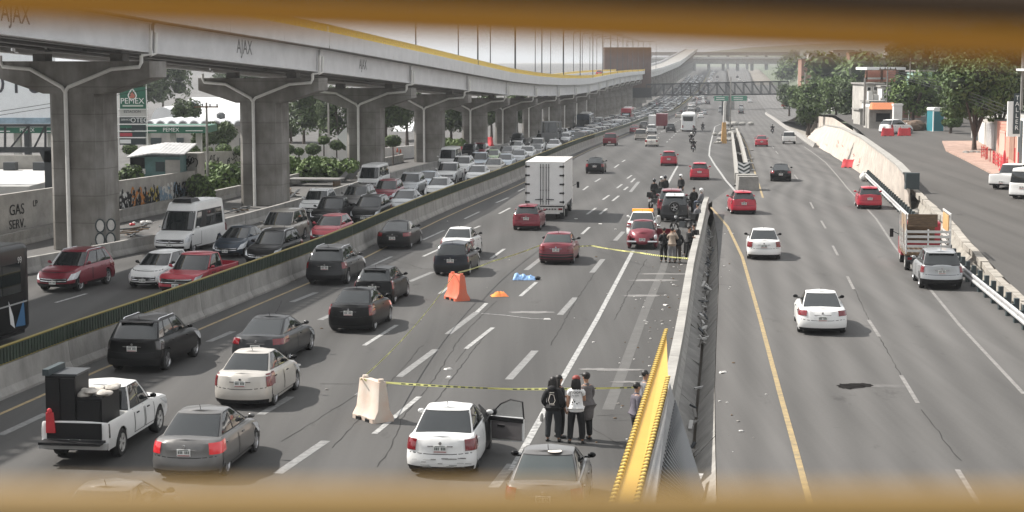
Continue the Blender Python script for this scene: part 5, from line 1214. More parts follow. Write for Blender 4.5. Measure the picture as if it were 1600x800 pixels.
blk(203, 245, 282, 290, YH, 4, M['teal'], 'wall', s); blk(203, 246, 226, 263, YH - .06, .1, M['black'], 'opening', s); blk(199, 264, 226, 272, YH - .3, .3, M['plaster_white'], 'parapet', s); blk(243, 253, 257, 268, YH - .06, .1, M['sign_dark'], 'window', s); blk(258, 250, 281, 272, YH - .15, .2, M['plaster'], 'grey_panel', s)
a, c = AT(197, 246, YH - .6), AT(288, 239, YH - .6); rw = []
b = MB()
for k in range(31):
    f = k / 30; x = lerp(a.x, c.x, f); zz = lerp(a.z, c.z, min(1, f * 2.2)) + .03 * (k % 2) - max(0, f - .45) * .15; rw.append([(x, YH - .6, zz), (x, YH + 4.4, zz + .5), (x, YH + 4.4, zz + .42), (x, YH - .6, zz - .08)])
b.grid(rw, closed=True); link('tin_roof', b.mesh('tin_roof', [mat('tin', (.42, .42, .42), .5, noise=.3, nscale=1.5)]), s)
bb = empty('concrete_block_house', (0, 0, 0), 0, 'square grey concrete block covered in black tags beside the shed', 'building')
blk(281, 241, 309, 300, 126.5, 3, M['plaster'], 'wall', bb); blk(295, 252, 299, 257, 126.4, .15, M['black'], 'window', bb)
A, B = AT(281, 241, 126.4), AT(309, 241, 126.4); graffiti((A.x, A.y, 0), (B.x, B.y, 0), .1, .9, 2.2, 3.2, 'k', 8, bb, .03)
for k, (px, py, m) in enumerate([(206, 275, 'leaf'), (196, 285, 'leaf'), (310, 291, 'leaf_light'), (318, 299, 'leaf_light')]):
    q = AT(px, py, 122 + k); bush('bush', (q.x, q.y, q.z - .9), (.9, .7, .9), ['leafy bush poking out left of the shed', 'small bush at the foot of the shed wall', 'pale bush at the foot of the concrete block', 'low bright bush beside the utility pole'][k], M[m], 500, .22, k)
# planted bank
b = MB(); rr = random.Random(3); bl = []
for k in range(46): q = AT(rr.uniform(312, 384), rr.uniform(256, 296), rr.uniform(136, 150)); bl.append(((q.x, q.y, max(.3, q.z - .3)), (.9, .8, .6)))
leaves(b, bl, 5200, .34, rr); leaves(b, bl, 700, .34, rr, 2)
for c, r in bl: b.ball(c, tuple(v * .6 for v in r), 7, 5, 1)
tag(b.build('bank_plants', [M['leaf_light'], M['leaf_core'], M['leaf']], recalc=False), 'broad leaved green plants covering the bank between the first two piers', 'plants', kind='stuff')
b = MB(); bl = []
for k in range(40): q = AT(rr.uniform(440, 548), rr.uniform(248, 272) - 0, rr.uniform(150, 165)); bl.append(((q.x, q.y, max(.3, q.z - .3)), (.9, .8, .55)))
leaves(b, bl, 4600, .34, rr); leaves(b, bl, 500, .3, rr, 2)
for c, r in bl: b.ball(c, tuple(v * .6 for v in r), 7, 5, 1)
tag(b.build('bank_plants', [M['leaf_light'], M['leaf_core'], M['leaf']], recalc=False), 'broad leaved green plants covering the bank between second and third pier', 'plants', kind='stuff')
A, B = AT(309, 237, 152), AT(386, 236, 160); w = wall('boundary_wall', A, B, elev, .25, M['plaster'], 'grey wall with dark tags behind the planted bank'); graffiti((A.x, A.y, 0), (B.x, B.y, 0), .05, .95, 1.2, 2.0, 'k', 16, w, .05)
A, B = AT(440, 224, 176), AT(560, 228, 186); wall('boundary_wall', A, B, elev, .25, M['plaster_white'], 'white boundary wall behind clipped round trees between second and third pier')
A, B = AT(590, 232, 190), AT(660, 226, 204); wall('boundary_wall', A, B, elev, .25, M['plaster_white'], 'white boundary wall between third and fourth pier')
A, B = AT(225, 243, 168), AT(386, 236, 178); wall('boundary_wall', A, B, elev, .25, M['plaster_white'], 'long pale wall below the clipped bushes by the filling station')
place = ['behind the price totem', 'right of the price totem', 'under the green canopy', 'right of the canopy lettering', 'beside the utility pole', 'widest one by the second pier', 'touching the second pier', 'just right of the second pier', 'low one right of the second pier', 'broad one between second and third pier', 'tall one behind the slim pole', 'left of the third pier', 'against the third pier', 'on a bare stem between third and fourth pier']
for k, (px, py, r, st) in enumerate([(203, 229, .75, 0), (246, 230, .55, 0), (271, 228, .72, 0), (301, 232, .7, 0), (325, 233, .5, 0), (349, 230, .8, 0), (374, 232, .6, 0), (450, 230, .75, .5), (467, 234, .55, .4), (489, 229, .85, .5), (506, 216, .6, 1.0), (526, 223, .75, .6), (543, 226, .6, .6), (614, 216, .9, 1.6)]):
    Yb = 158 if k < 7 else 172; q = AT(px, py, Yb); bush('clipped_tree', (q.x, q.y, q.z - r - st), (r, r, r * .72), 'round clipped green tree, ' + place[k], M['leaf_light' if k in (2, 5) else 'leaf'], 700, .15, k + 50, 'clipped trees by the filling station', 'tree', st)
# vaulted hall, white roofs
vh = empty('vaulted_hall', (0, 0, 0), 0, 'long grey hall with a row of small barrel vaults', 'building'); YV = 196.
a, c = AT(226, 197, YV), AT(400, 197, YV); b = MB(); b.box(((a.x + c.x) / 2, YV + 6, a.z / 2), (c.x - a.x, 12, a.z)); link('wall', b.mesh('wall', [M['plaster']]), vh); nv = 10
for k in range(nv):
    b = MB(); w_ = (c.x - a.x) / nv; cx = a.x + (k + .5) * w_; arc = [(cx + w_ * .47 * math.cos(math.pi * j / 10), a.z + .65 * math.sin(math.pi * j / 10)) for j in range(11)]; b.prism(arc, YV - .4, YV + 12); o = link('vault', b.mesh('vault', [M['roof_white']], 40), vh)
    b = MB(); arc = [(cx + w_ * .40 * math.cos(math.pi * j / 10), a.z + .52 * math.sin(math.pi * j / 10)) for j in range(11)]; b.prism(arc, YV - .45, YV - .38); link('vault_opening', b.mesh('vault_opening', [M['girder_dark']]), o)
for k in range(5): x = lerp(a.x, c.x, .1 + .2 * k); b = MB(); b.box((x, YV - .05, 1.2), (1.2, .1, 1.3)); link('window', b.mesh('window', [M['sign_dark']]), vh)
q = empty('arched_warehouse', (0, 0, 0), 0, 'white arched warehouse roof behind the vaulted hall', 'warehouse'); a, c = AT(236, 190, 235), AT(272, 190, 235); cx, w_ = (a.x + c.x) / 2, (c.x - a.x) / 2
b = MB(); b.prism([(cx + w_ * math.cos(math.pi * j / 14), a.z + 1.9 * math.sin(math.pi * j / 14)) for j in range(15)] + [(cx - w_, 0), (cx + w_, 0)], 235, 270); link('shell', b.mesh('shell', [M['roof_white']], 40), q)
def warehouse(x0, x1, ye, yr_, Y, label):
    q = empty('warehouse', (0, 0, 0), 0, label, 'warehouse'); a, c, r = AT(x0, ye, Y), AT(x1, ye, Y), AT((x0 + x1) / 2, yr_, Y + 9)
    b = MB(); b.box(((a.x + c.x) / 2, Y + 9, a.z / 2), (c.x - a.x, 18, a.z)); link('wall', b.mesh('wall', [M['plaster_white']]), q)
    b = MB(); b.prism([(Y - .3, a.z), (Y + 9, r.z), (Y + 18.3, a.z), (Y + 18.3, a.z - .15), (Y - .3, a.z - .15)], a.x - .3, c.x + .3, 0, 'x'); link('roof', b.mesh('roof', [M['roof_white']]), q)
warehouse(255, 300, 183, 165, 262, 'white gabled warehouse roof left of the round dark tree'); warehouse(305, 400, 186, 158, 250, 'broad white warehouse roof right of the round dark tree'); warehouse(290, 410, 160, 152, 330, 'far white warehouse roof below the misty hill'); warehouse(430, 470, 190, 178, 250, 'white warehouse roof glimpsed right of the second pier'); warehouse(618, 640, 205, 190, 262, 'pale warehouse glimpsed between third and fourth pier')
wt = empty('water_tank', (0, 0, 0), 0, 'dark round water tank on the vaulted hall roof', 'tank'); q = AT(345, 181, 204); b = MB(); b.lathe([(-.5, .5), (.2, .5), (.4, .25)], 'z', 12, q); b.box((q.x, q.y, q.z - .8), (1.5, 1.2, .7)); link('tank', b.mesh('tank', [M['steel_dark']], 40), wt)
def pole(px, yb, yt, label, arm=True, r=.12, Y=None, name='utility_pole'):
    p = G(px, yb) if Y is None else AT(px, yb, Y); t = AT(px, yt, p.y); e = empty(name, (p.x, p.y, 0), 0, label, 'pole'); b = MB(); b.tube([(0, 0, p.z - .3), (0, 0, t.z)], [r, r * .7], 8); link('pole', b.mesh('pole', [M['concrete']], 40), e)
    if arm:
        b = MB(); b.box((0, -.12, t.z - .35), (1.9, .12, .12)); link('crossarm', b.mesh('crossarm', [M['wood']]), e)
        for x in (-.85, -.3, .3, .85): b = MB(); b.lathe([(-.02, .05), (.10, .07), (.2, .04)], 'z', 8, (x, -.12, t.z - .28)); link('insulator', b.mesh('insulator', [M['steel_dark']]), e)
    return e
pole(325, 298, 160, 'thin grey utility pole with crossarm beside the planted bank'); pole(514, 252, 152, 'slim grey pole between second and third pier', False)
ds = empty('diamond_sign', (0, 0, 0), 0, 'back of a white diamond road sign left of the third pier', 'sign'); q = AT(541, 214, 168); b = MB(); b.prism([(q.x - .9, q.z), (q.x, q.z - .9), (q.x + .9, q.z), (q.x, q.z + .9)], 168, 168.03); link('plate', b.mesh('plate', [M['sign_white']]), ds); b = MB(); b.tube([(q.x, 168.1, 0), (q.x, 168.1, q.z + .6)], .05, 6); link('post', b.mesh('post', [M['steel']]), ds)
tl = [(255, 180, 330, 11, 5.0, 'misty dark tree crown above the warehouses, left half'), (228, 185, 320, 9, 4.0, 'misty dark tree beside the price totem top'), (291, 192, 222, 4.6, 1.9, 'round dark tree between the white warehouse roofs'), (345, 206, 188, 3.0, 1.7, 'low spreading tree before the vaulted hall'), (316, 206, 184, 2.4, 1.2, 'small dark tree before the vaulted hall'),
 (475, 236, 225, 9.5, 3.2, 'tall airy tree right of the second pier'), (455, 236, 235, 7, 2.2, 'shorter tree half hidden by the second pier'), (530, 240, 215, 8.5, 3.2, 'broad dark tree left of the third pier'), (500, 236, 250, 10, 2.6, 'tall hazy tree behind the slim pole'), (603, 230, 220, 8.0, 2.6, 'dark tree right of the third pier'), (636, 225, 240, 8.0, 2.4, 'dark tree left of the fourth pier'), (705, 226, 250, 8, 2.8, 'dense dark tree between fourth and fifth pier'), (690, 226, 262, 8, 2.4, 'dark tree right of the fourth pier'), (768, 215, 290, 8, 2.6, 'dark tree between fifth and sixth pier'), (808, 212, 330, 8, 2.6, 'dark tree between sixth and seventh pier'), (360, 150, 420, 9, 5, 'faint misty tree below the far hill'), (380, 150, 400, 8, 4, 'faint misty tree touching the second pier')]
for k, (px, py, Y, h, r, lab) in enumerate(tl):
    q = AT(px, py, Y); tree('tree', (q.x, q.y, min(q.z, 1.0) if Y < 300 else q.z), h, r, lab, M['leaf_dark'] if k not in (8,) else M['leaf'], 2600, .32 if Y < 260 else .5, .2, k + 3, low=.12 if k in (2, 3, 4) else .22, blobs=16)
b = MB(); bl = []
for k in range(10): q = AT(rr.uniform(690, 720), rr.uniform(218, 226), rr.uniform(205, 214)); bl.append(((q.x, q.y, q.z - .2), (.9, .8, .5)))
leaves(b, bl, 900, .3, rr); tag(b.build('bank_plants', [M['leaf_light']], recalc=False), 'bright green plants behind the kerb between fourth and fifth pier', 'plants', kind='stuff')
# hills
def hill(name, Y, pts, m, label=None):
    b = MB(); rows = []
    for j, dep in enumerate((0, 250, 600)):
        row = []
        for px, py in pts: q = AT(px, py, Y); zt = q.z; row.append((q.x, Y + dep, [elev(Y) - 6, zt * .6, zt][j]))
        rows.append(row)
    rows.append([(x, y + 700, -30) for x, y, z in rows[-1]]); b.grid(rows); return tag(b.build(name, m, smooth=80), kind='structure')
hill('hill', 2600, [(-900, 118), (-500, 108), (-100, 116), (120, 112), (250, 116), (330, 110), (420, 118), (560, 122), (700, 118), (850, 116), (960, 112), (1060, 92)], mat('hill_green', (.07, .09, .06), .95, noise=.4, nscale=.01))
hill('hill', 1750, [(1080, 90), (1140, 84), (1200, 76), (1300, 66), (1450, 58), (1700, 50), (2100, 60), (2600, 90)], mat('hill_town', (.10, .11, .08), .95, noise=.4, nscale=.02))
# unseen ridge added behind the camera to darken reflections on car rears
b = MB(); rows = [[(x, Yb_ - .0002 * x * x * 0, zz + 14 * math.sin(x * .013) * (zz > 0)) for x in range(-1400, 1401, 50)] for Yb_, zz in ((-190, -2), (-235, 38), (-285, 64))]
b.grid(rows); tag(b.build('hill', mat('added_ridge', (.10, .10, .085), .95, noise=.4, nscale=.03), smooth=80), kind='structure')
# things lying below the viaduct
def pile(px, py, label, n, m, seed, sp=.6, l=1.1, name='debris_pile', cat='debris'):
    rr = random.Random(seed); q = G(px, py); b = MB()
    for k in range(n): a = rr.uniform(-.5, .5) + (.9 if k % 2 else -.3); c = Vector((q.x + rr.gauss(0, sp), q.y + rr.gauss(0, sp), q.z + .1 + .05 * k)); d = Vector((math.cos(a), math.sin(a), rr.uniform(-.15, .3))) * l * rr.uniform(.5, 1); b.beam(c - d, c + d, rr.uniform(.10, .25), .06, rr.choice([0, 0, 1]))
    tag(b.build(name, m), label, cat, kind='stuff')
def heap(px, py, label, m, seed, s=.35, n=7, cat='debris', name='rubble_heap'):
    rr = random.Random(seed); q = G(px, py); b = MB()
    for k in range(n): r = s * rr.uniform(.5, 1); b.ball((q.x + rr.gauss(0, s * 1.3), q.y + rr.gauss(0, s), q.z + r * .5), (r, r * .8, r * .6), 7, 5)
    return tag(b.build(name, m, smooth=30), label, cat)
pile(203, 368, 'heap of dark planks leaning by the graffitied first pier', 9, [M['wood'], M['steel_dark']], 1); heap(204, 352, 'red rag bundle on the frontage road by the first pier', M['red_plastic'], 4, .16, 3); heap(228, 350, 'pale plastic bags dumped behind the edge barrier', M['white_dirty'], 5, .25, 6); heap(415, 321, 'white rubble bags at the foot of the second pier', M['white'], 6, .28, 6); heap(440, 318, 'pale rubble bags right of the second pier foot', M['white_dirty'], 7, .28, 6)
pile(452, 308, 'heap of dark planks right of the second pier', 8, [M['wood'], M['steel_dark']], 2); heap(640, 272, 'white sand sacks by the orange cones', M['white_dirty'], 8, .5, 8); pile(380, 332, 'toppled dark boards behind the white van', 6, [M['steel_dark'], M['wood']], 9, .4, 1.0)
e = empty('leaning_panel', G(478, 290), -.15, 'pale board lying on supports right of the second pier', 'panel'); b = MB(); b.box((0, 0, .55), (6.0, 2.4, .12)); link('board', b.mesh('board', [M['stain']]), e)
for x in (-2.6, 2.6): b = MB(); b.box((x, 0, .25), (.15, 2, .5)); link('support', b.mesh('support', [M['wood']]), e)
for k in range(5):
    q = G(530 + k * 9, 286 - k * 3); e = empty('striped_barricade', q, -.2 + .1 * k, 'black and white striped barricade board, %s from the left by the third pier' % ORD[k], 'barricade', 'striped barricades'); b = MB(); b.beam((-.1, 0, .1), (.7, 0, .9), .06, .35); b.beam((-.3, .4, .1), (.5, .4, .75), .06, .3, 1); link('board', b.mesh('board', [M['girder_dark'], M['white_dirty']]), e)
def cone(px, py, label, h=.9):
    e = empty('traffic_cone', G(px, py), 0, label, 'traffic cone', 'traffic cones'); b = MB(); b.lathe([(.03, h * .22), (h, .04)], 'z', 12); link('cone_body', b.mesh('cone_body', [M['orange_plastic']], 40), e); b = MB(); b.box((0, 0, .025), (h * .5, h * .5, .05)); link('cone_base', b.mesh('cone_base', [M['orange_plastic']]), e); b = MB(); b.lathe([(h * .45, h * .145), (h * .65, h * .105)], 'z', 12, cap=False); link('white_band', b.mesh('white_band', [M['white']], 40), e)
cone(621, 250, 'orange traffic cone with white band, left one right of the third pier', 1.3); cone(626, 249, 'orange traffic cone with white band, right one by the sand sacks', 1.1)
M['verge'] = mat('verge', (.27, .25, .22), .95, noise=.3, nscale=.7, bump=.4, bscale=4)
# ------------------------------------------------------------------ right side: strip, wall, street, houses
SCb = [(1640, 520), (1600, 487), (1560, 450), (1520, 410), (1480, 368), (1440, 335), (1420, 318)]
curb = [G(x, y, 0, lambda Y: elev(Y) + .12) for x, y in SCb]
wb = [G(x, y) for x, y in ((1425, 335), (1400, 312), (1380, 297), (1330, 262), (1296, 240), (1270, 226), (1258, 218))]
wtp = [(1412, 272), (1400, 258), (1380, 242), (1342, 214), (1312, 200), (1290, 196), (1272, 203)]
tops = [AT(x, y, wb[i].y + 1.6) for i, (x, y) in enumerate(wtp)]
RC = Line(pts=[(p.x, p.y) for p in curb] + [(t.x + .5, t.y) for t in tops[1:]] + [(tops[-1].x + 8, 300), (tops[-1].x + 25, 420)])
b = MB(); rows = []
for Yk in range(30, 420, 3):
    xa, xb = RG.X(Yk) + 1.1, RC.X(Yk) + .25; rise = max(0, zr(Yk) - .14 - elev(Yk)) * max(0, min(1, (134 - Yk) / 14.))
    rows.append([(lerp(xa, xb, f), Yk, elev(Yk) + .015 + rise * max(0, (f - .45) / .55) ** 1.3) for f in (0, .2, .4, .55, .7, .85, 1)])
b.grid(rows); tag(b.build('verge', M['verge'], recalc=False), kind='structure')
b = MB(); rows = []
for k in range(0, 100): 
    Yk = 30 + 3.0 * k; x0 = RC.X(Yk) + .25; rows.append([(x0, Yk, zr(Yk)), (x0 + 6, Yk, zr(Yk) + .1), (x0 + 14, Yk, zr(Yk) + .15), (x0 + 40, Yk, zr(Yk) + .2), (x0 + 300, Yk, zr(Yk) + 6)])
b.grid(rows); tag(b.build('street', M['asphalt_street'], recalc=False), kind='structure')
b = MB(); rows = []
for k in range(0, 60): Yk = 320 + 25. * k; x0 = RG.X(Yk) + 12.0; rows.append([(x0, Yk, elev(Yk)), (x0 + 10, Yk, max(zr(Yk), elev(Yk)) + .6), (x0 + 60, Yk, elev(Yk) + 4), (x0 + 500, Yk, elev(Yk) + 30)])
b.grid(rows); tag(b.build('hillside', mat('hillside', (.07, .085, .05), .95, noise=.4, nscale=.08), recalc=False), kind='structure')
M['kerb_worn'] = mat('kerb_worn', (.30, .275, .24), .9, noise=.3, nscale=1.5, bump=.5, bscale=6)
sheet('ramp', lambda Y: RG.X(Y) + 1.0, lambda Y: RG.X(Y) + 14, [318 + 12 * k for k in range(50)], lambda Y: lerp(zr(Y), elev(Y) + .25, max(0, min(1, (Y - 316) / 110.))), M['asphalt_side'], 3)
Yr = 236.
while Yr < 560:
    barrier_seg('ramp_barrier', RG, Yr, Yr + 12, .6, M['concrete'], 'pale low concrete barrier piece between right carriageway and climbing ramp', 'ramp barriers', .6); Yr += 12
# retaining wall
rwl = empty('retaining_wall', (0, 0, 0), 0, 'pale sloping stone retaining wall along the right carriageway', 'wall')
M['pale_wall'] = mat('pale_wall', (.52, .46, .40), .9, col2=(.30, .265, .235), nscale=.8, bump=.5, bscale=3, detail=8)
b = MB(); fine = []
for i in range(len(wb) - 1):
    for k in range(4): fine.append((wb[i].lerp(wb[i + 1], k / 4), tops[i].lerp(tops[i + 1], k / 4)))
fine.append((wb[-1], tops[-1])); rq = random.Random(9)
rows = []
for B_, T_ in fine:
    row = [B_.lerp(T_, j / 6) + Vector((rq.uniform(-.06, .06), 0, rq.uniform(-.03, .03))) for j in range(7)]; row.append(T_ + Vector((.45, .1, 0))); row.append(Vector((T_.x + .5, T_.y + .1, zr(T_.y) - .3))); rows.append(row)
b.grid(rows); b.add(rows[0], [tuple(range(9))]); b.add(rows[-1], [tuple(range(9))]); link('wall_face', b.mesh('wall_face', [M['pale_wall']], 50), rwl)
for i in range(0, len(fine) - 1, 2):
    j = min(i + 2, len(fine) - 1); b = MB(); b.beam(fine[i][1] + Vector((.22, 0, .06)), fine[j][1] + Vector((.22, 0, .06)), .55, .14); link('coping', b.mesh('coping', [M['barrier_light']]), rwl)
b = MB(); q = tops[0]; b.box((q.x + .5, q.y - .3, q.z - .45), (.9, .5, 1.1)); link('end_post', b.mesh('end_post', [M['sign_dark']]), rwl)
b = MB(); mr = mat('graffiti_red', (.55, .25, .20), .9)
for k in range(11):
    f = rq.uniform(.45, .75); i = int(f * (len(fine) - 1)); B_, T_ = fine[i]; p = B_.lerp(T_, rq.uniform(.2, .5)) + Vector((-.10, -.1, 0)); b.beam(p, p + Vector((rq.uniform(-.1, .3), rq.uniform(.3, .9), rq.uniform(-.3, .4))), .10, .02)
link('red_scrawl', b.mesh('red_scrawl', [mr]), rwl)
for i in range(len(curb) - 1):
    n = max(1, int((curb[i + 1] - curb[i]).length / 2.4))
    for k in range(n):
        p, q = curb[i].lerp(curb[i + 1], k / n), curb[i].lerp(curb[i + 1], (k + .97) / n); b = MB(); b.beam(Vector((p.x + rq.uniform(-.05, .05), p.y, zr(p.y) - .07)), Vector((q.x + rq.uniform(-.05, .05), q.y, zr(q.y) - .07)), .34 + rq.uniform(-.04, .08), .30 + rq.uniform(-.04, .04)); tag(b.build('kerb_block', M['kerb_worn']), 'worn pale kerb block along the edge of the side street', 'kerb block', 'kerb blocks of the side street')
for k in range(16): q = G(rq.uniform(1405, 1438), rq.uniform(300, 338)); s = rq.uniform(.25, .6); b = MB(); b.box((0, 0, s * .3), (s * 1.3, s, s * .8), top=(s * .9, s * .7)); o = b.build('rubble_block', M['barrier_light'], None, None, (q.x + rq.uniform(.5, 1.2), q.y, q.z + rq.uniform(0, .5)), (rq.uniform(-.4, .4), rq.uniform(-.4, .4), rq.uniform(0, 3))); tag(o, 'broken pale rubble block where the retaining wall has collapsed', 'rubble', 'rubble at the broken wall end')
# guard rail
gl = [G(x, y) for x, y in ((1680, 600), (1600, 527), (1500, 440), (1430, 367), (1350, 283))]
gr = empty('guard_rail', (0, 0, 0), 0, 'long steel guard rail with dark posts at right road edge', 'guard rail')
gp = []
for i in range(len(gl) - 1):
    n = max(1, int((gl[i + 1] - gl[i]).length / 1.8))
    for k in range(n): gp.append(gl[i].lerp(gl[i + 1], k / n))
gp.append(gl[-1])
post = MB().box((0, 0, .44), (.18, .18, 1.02)).mesh('post', [M['sign_dark']]); blockm = MB().box((-.17, 0, .58), (.16, .14, .32)).mesh('block', [M['sign_dark']])
for i, p in enumerate(gp): o = link('post', post, gr, (p.x + .34, p.y, p.z)); link('block', blockm, o)
for i in range(0, len(gp) - 1, 2):
    j = min(i + 2, len(gp) - 1); b = MB()
    prof = [(0, .36), (-.06, .40), (-.07, .46), (-.01, .52), (-.01, .58), (-.07, .64), (-.06, .70), (0, .74)]
    rows = [[(p.x + .1 + x, p.y, p.z + z) for x, z in prof] for p in (gp[i], gp[j])]; rows2 = [[(x + .012, y, z) for x, y, z in r] for r in rows]
    b.grid(rows); b.grid(rows2); link('rail', b.mesh('rail', [M['steel']], 30), gr)
e = gp[-1]; b = MB(); b.box((e.x + .1, e.y + .3, e.z + .5), (.4, .7, .6), top=(.3, .5)); b.ball((e.x - .1, e.y - .2, e.z + .35), (.35, .5, .35), 8, 6); link('crumpled_end', b.mesh('crumpled_end', [M['white_dirty']], 40), gr)
def water_barrier(loc, yaw, label, m, L=1.2, h=1.0, group=None, wbt=.62):
    e = empty('water_barrier', loc, yaw, label, 'plastic barrier', group); b = MB()
    sec = [(-wbt / 2, 0), (wbt / 2, 0), (wbt / 2, .12), (wbt * .30, .34), (.12, h), (-.12, h), (-wbt * .30, .34), (-wbt / 2, .12)]; rows = []
    for y, k in ((-L / 2, .9), (-L / 2 + .06, 1), (-L * .2, 1), (-L * .14, .88), (L * .14, .88), (L * .2, 1), (L / 2 - .06, 1), (L / 2, .9)): rows.append([(x * k, y * (1 - .12 * (z / h)), z * (1 if abs(y) < L * .45 else .99)) for x, z in sec])
    b.grid(rows, closed=True); b.add(rows[0], [tuple(range(8))]); b.add(rows[-1], [tuple(range(8))]); link('shell', b.mesh('shell', [m], 28), e)
    for y in (-L * .36, L * .33): b = MB(); b.lathe([(0, .09), (.07, .08)], 'z', 10, (0, y, h)); link('filler_cap', b.mesh('filler_cap', [m], 40), e)
    for y in (-.25, .25): b = MB(); b.box((0, y, .04), (wbt + .02, .22, .10)); link('fork_slot', b.mesh('fork_slot', [M['black']]), e)
    return e
W1 = water_barrier(G(583, 655), math.radians(36), 'faded white and orange plastic barrier holding the yellow tape', M['faded_plastic'], 1.2, 1.14, None, .70)
W2 = water_barrier(G(714, 468), math.radians(28), 'bright orange plastic barrier near the blue sheet', M['orange_plastic'], 1.2, 1.08, None, .70)
for px, py, yw, lab in ((1387, 213, 1.4, 'red plastic barrier beside the abandoned white car'), (1413, 213, 1.5, 'red plastic barrier in front of the dirt mound')): q = G(px, py, 0, zr); water_barrier(q, yw, lab, M['red_plastic'], 1.3, .8, 'red barriers across the side street')
water_barrier(G(1327, 262), .9, 'red plastic barrier tipped at the guard rail end', M['red_plastic'], 1.5, .8)
for k, (px, py, m) in enumerate(((1229, 166, 'red_plastic'), (1238, 166, 'white'), (1248, 165, 'red_plastic'))): water_barrier(G(px, py, 0, zr), 1.4, ['far red barrier at the ramp top, left of the white one', 'far white barrier between two red ones', 'far red barrier at the ramp top, right of the white one'][k], M[m], 3.0, 1.1)
water_barrier(G(721, 249), .8, 'red barrier panel behind the white van by the fourth pier', M['red_plastic'], 1.9, 1.4); water_barrier(G(763, 228), .8, 'red barrier panel at the foot of the fifth pier', M['red_plastic'], 1.6, 1.2)
# side street buildings
def house(name, x0, x1, Y, dp, z0, z1, m, label, wins=(), cat='house', roof=None, doors=()):
    e = empty(name, (0, 0, 0), 0, label, cat); b = MB(); b.box(((x0 + x1) / 2, Y + dp / 2, (z0 + z1) / 2), (x1 - x0, dp, z1 - z0)); link('wall', b.mesh('wall', [m]), e)
    b = MB(); b.box(((x0 + x1) / 2, Y + dp / 2, z1 + .08), (x1 - x0 + .4, dp + .4, .18)); link('roof', b.mesh('roof', [roof or M['concrete']]), e)
    for (x, z, w, h) in wins:
        b = MB(); b.box((x, Y + .02, z), (w + .16, .08, h + .16)); f = link('window', b.mesh('window', [M['plaster_white']]), e); b = MB(); b.box((x, Y - .03, z), (w, .06, h)); link('pane', b.mesh('pane', [M['glass']]), f)
    for (x, z, w, h, mm) in doors: b = MB(); b.box((x, Y - .02, z), (w, .08, h)); link('door', b.mesh('door', [mm]), e)
    return e
def PX(x, y, Y): return AT(x, y, Y)
M['brick'] = mat('brick_red', (.26, .15, .11), .9, noise=.3, nscale=1.5); M['salmon'] = mat('salmon', (.55, .26, .20), .85, noise=.15, nscale=1); M['pink'] = mat('pink_pave', (.34, .23, .185), .9, noise=.25, nscale=1.2)
Yh = 214
def px_house(x0, yt, x1, Y, dp, m, label, wins, doors=()):
    a, c = PX(x0, yt, Y), PX(x1, yt, Y); sc = 2800 / Y
    house('stacked_house', a.x, c.x, Y, dp, 2.0, a.z, m, label, [(PX(x, y, Y).x, PX(x, y, Y).z, w / sc, h / sc) for x, y, w, h in wins], doors=[(PX(x, y, Y).x, PX(x, y, Y).z, w / sc, h / sc, mm) for x, y, w, h, mm in doors])
px_house(1352, 132, 1380, 216, 8, M['plaster'], 'grey hillside house block with small windows below the unfinished storey', [(1358, 139, 5, 5), (1368, 139, 6, 5), (1374, 152, 4, 6)])
px_house(1378, 136, 1408, 213, 7, M['plaster_white'], 'pale hillside house block right of the grey one', [(1385, 143, 6, 6), (1396, 144, 8, 7), (1386, 158, 5, 7), (1398, 160, 6, 6)])
px_house(1360, 160, 1384, 208, 5, M['plaster_white'], 'low white annex in front of the grey hillside house', [(1366, 168, 5, 8), (1374, 168, 4, 6)], [(1379, 184, 6, 22, M['steel_dark'])])
px_house(1344, 172, 1362, 206, 4, M['plaster'], 'low grey shed at the left foot of the hillside house', [(1352, 180, 6, 6)])
px_house(1404, 150, 1440, 226, 6, M['brick'], 'brick house behind the creeper covered tree', [(1412, 158, 6, 7), (1425, 158, 6, 7)])
px_house(1300, 150, 1330, 300, 8, M['plaster_white'], 'white house glimpsed above the roadside grove', [(1308, 156, 5, 5), (1320, 156, 5, 5)])
for k, (x0, y0, x1, y1) in enumerate(((1357, 143, 1363, 158), (1366, 148, 1373, 158), (1364, 160, 1377, 178), (1390, 138, 1402, 160))): e = empty('balcony', (0, 0, 0), 0, ['narrow white balcony box, leftmost on the grey hillside house', 'small white balcony box, second on the grey hillside house', 'lowest white balcony block on the grey hillside house', 'right white block on the grey hillside house'][k], 'balcony'); a2, c2 = PX(x0, y0, Yh - 1), PX(x1, y1, Yh - 1); b = MB(); b.box(((a2.x + c2.x) / 2, Yh - .55, (a2.z + c2.z) / 2), (c2.x - a2.x, .9, a2.z - c2.z)); link('balcony_front', b.mesh('balcony_front', [M['plaster_white']]), e)
Yf = 222; e = empty('open_brick_house', (0, 0, 0), 0, 'unfinished reddish upper storey with open frame above the grey house', 'house')
for x0, y0, x1, y1, m, nm, d in ((1352, 128, 1404, 110, M['salmon'], 'back_wall', 4), (1346, 109, 1406, 105, M['roof_white'], 'roof_slab', -.2), (1353, 124, 1384, 121, M['white'], 'parapet_rail', 0), (1352, 131, 1356, 107, M['brick'], 'column', 0), (1376, 131, 1380, 107, M['brick'], 'column', 0), (1400, 131, 1404, 107, M['brick'], 'column', 0)):
    a2, c2 = PX(x0, y0, Yf + d), PX(x1, y1, Yf + d); b = MB(); b.box(((a2.x + c2.x) / 2, Yf + d + .15, (a2.z + c2.z) / 2), (c2.x - a2.x, .3 if 'roof' not in nm else 7, c2.z - a2.z)); link(nm, b.mesh(nm, [m]), e)
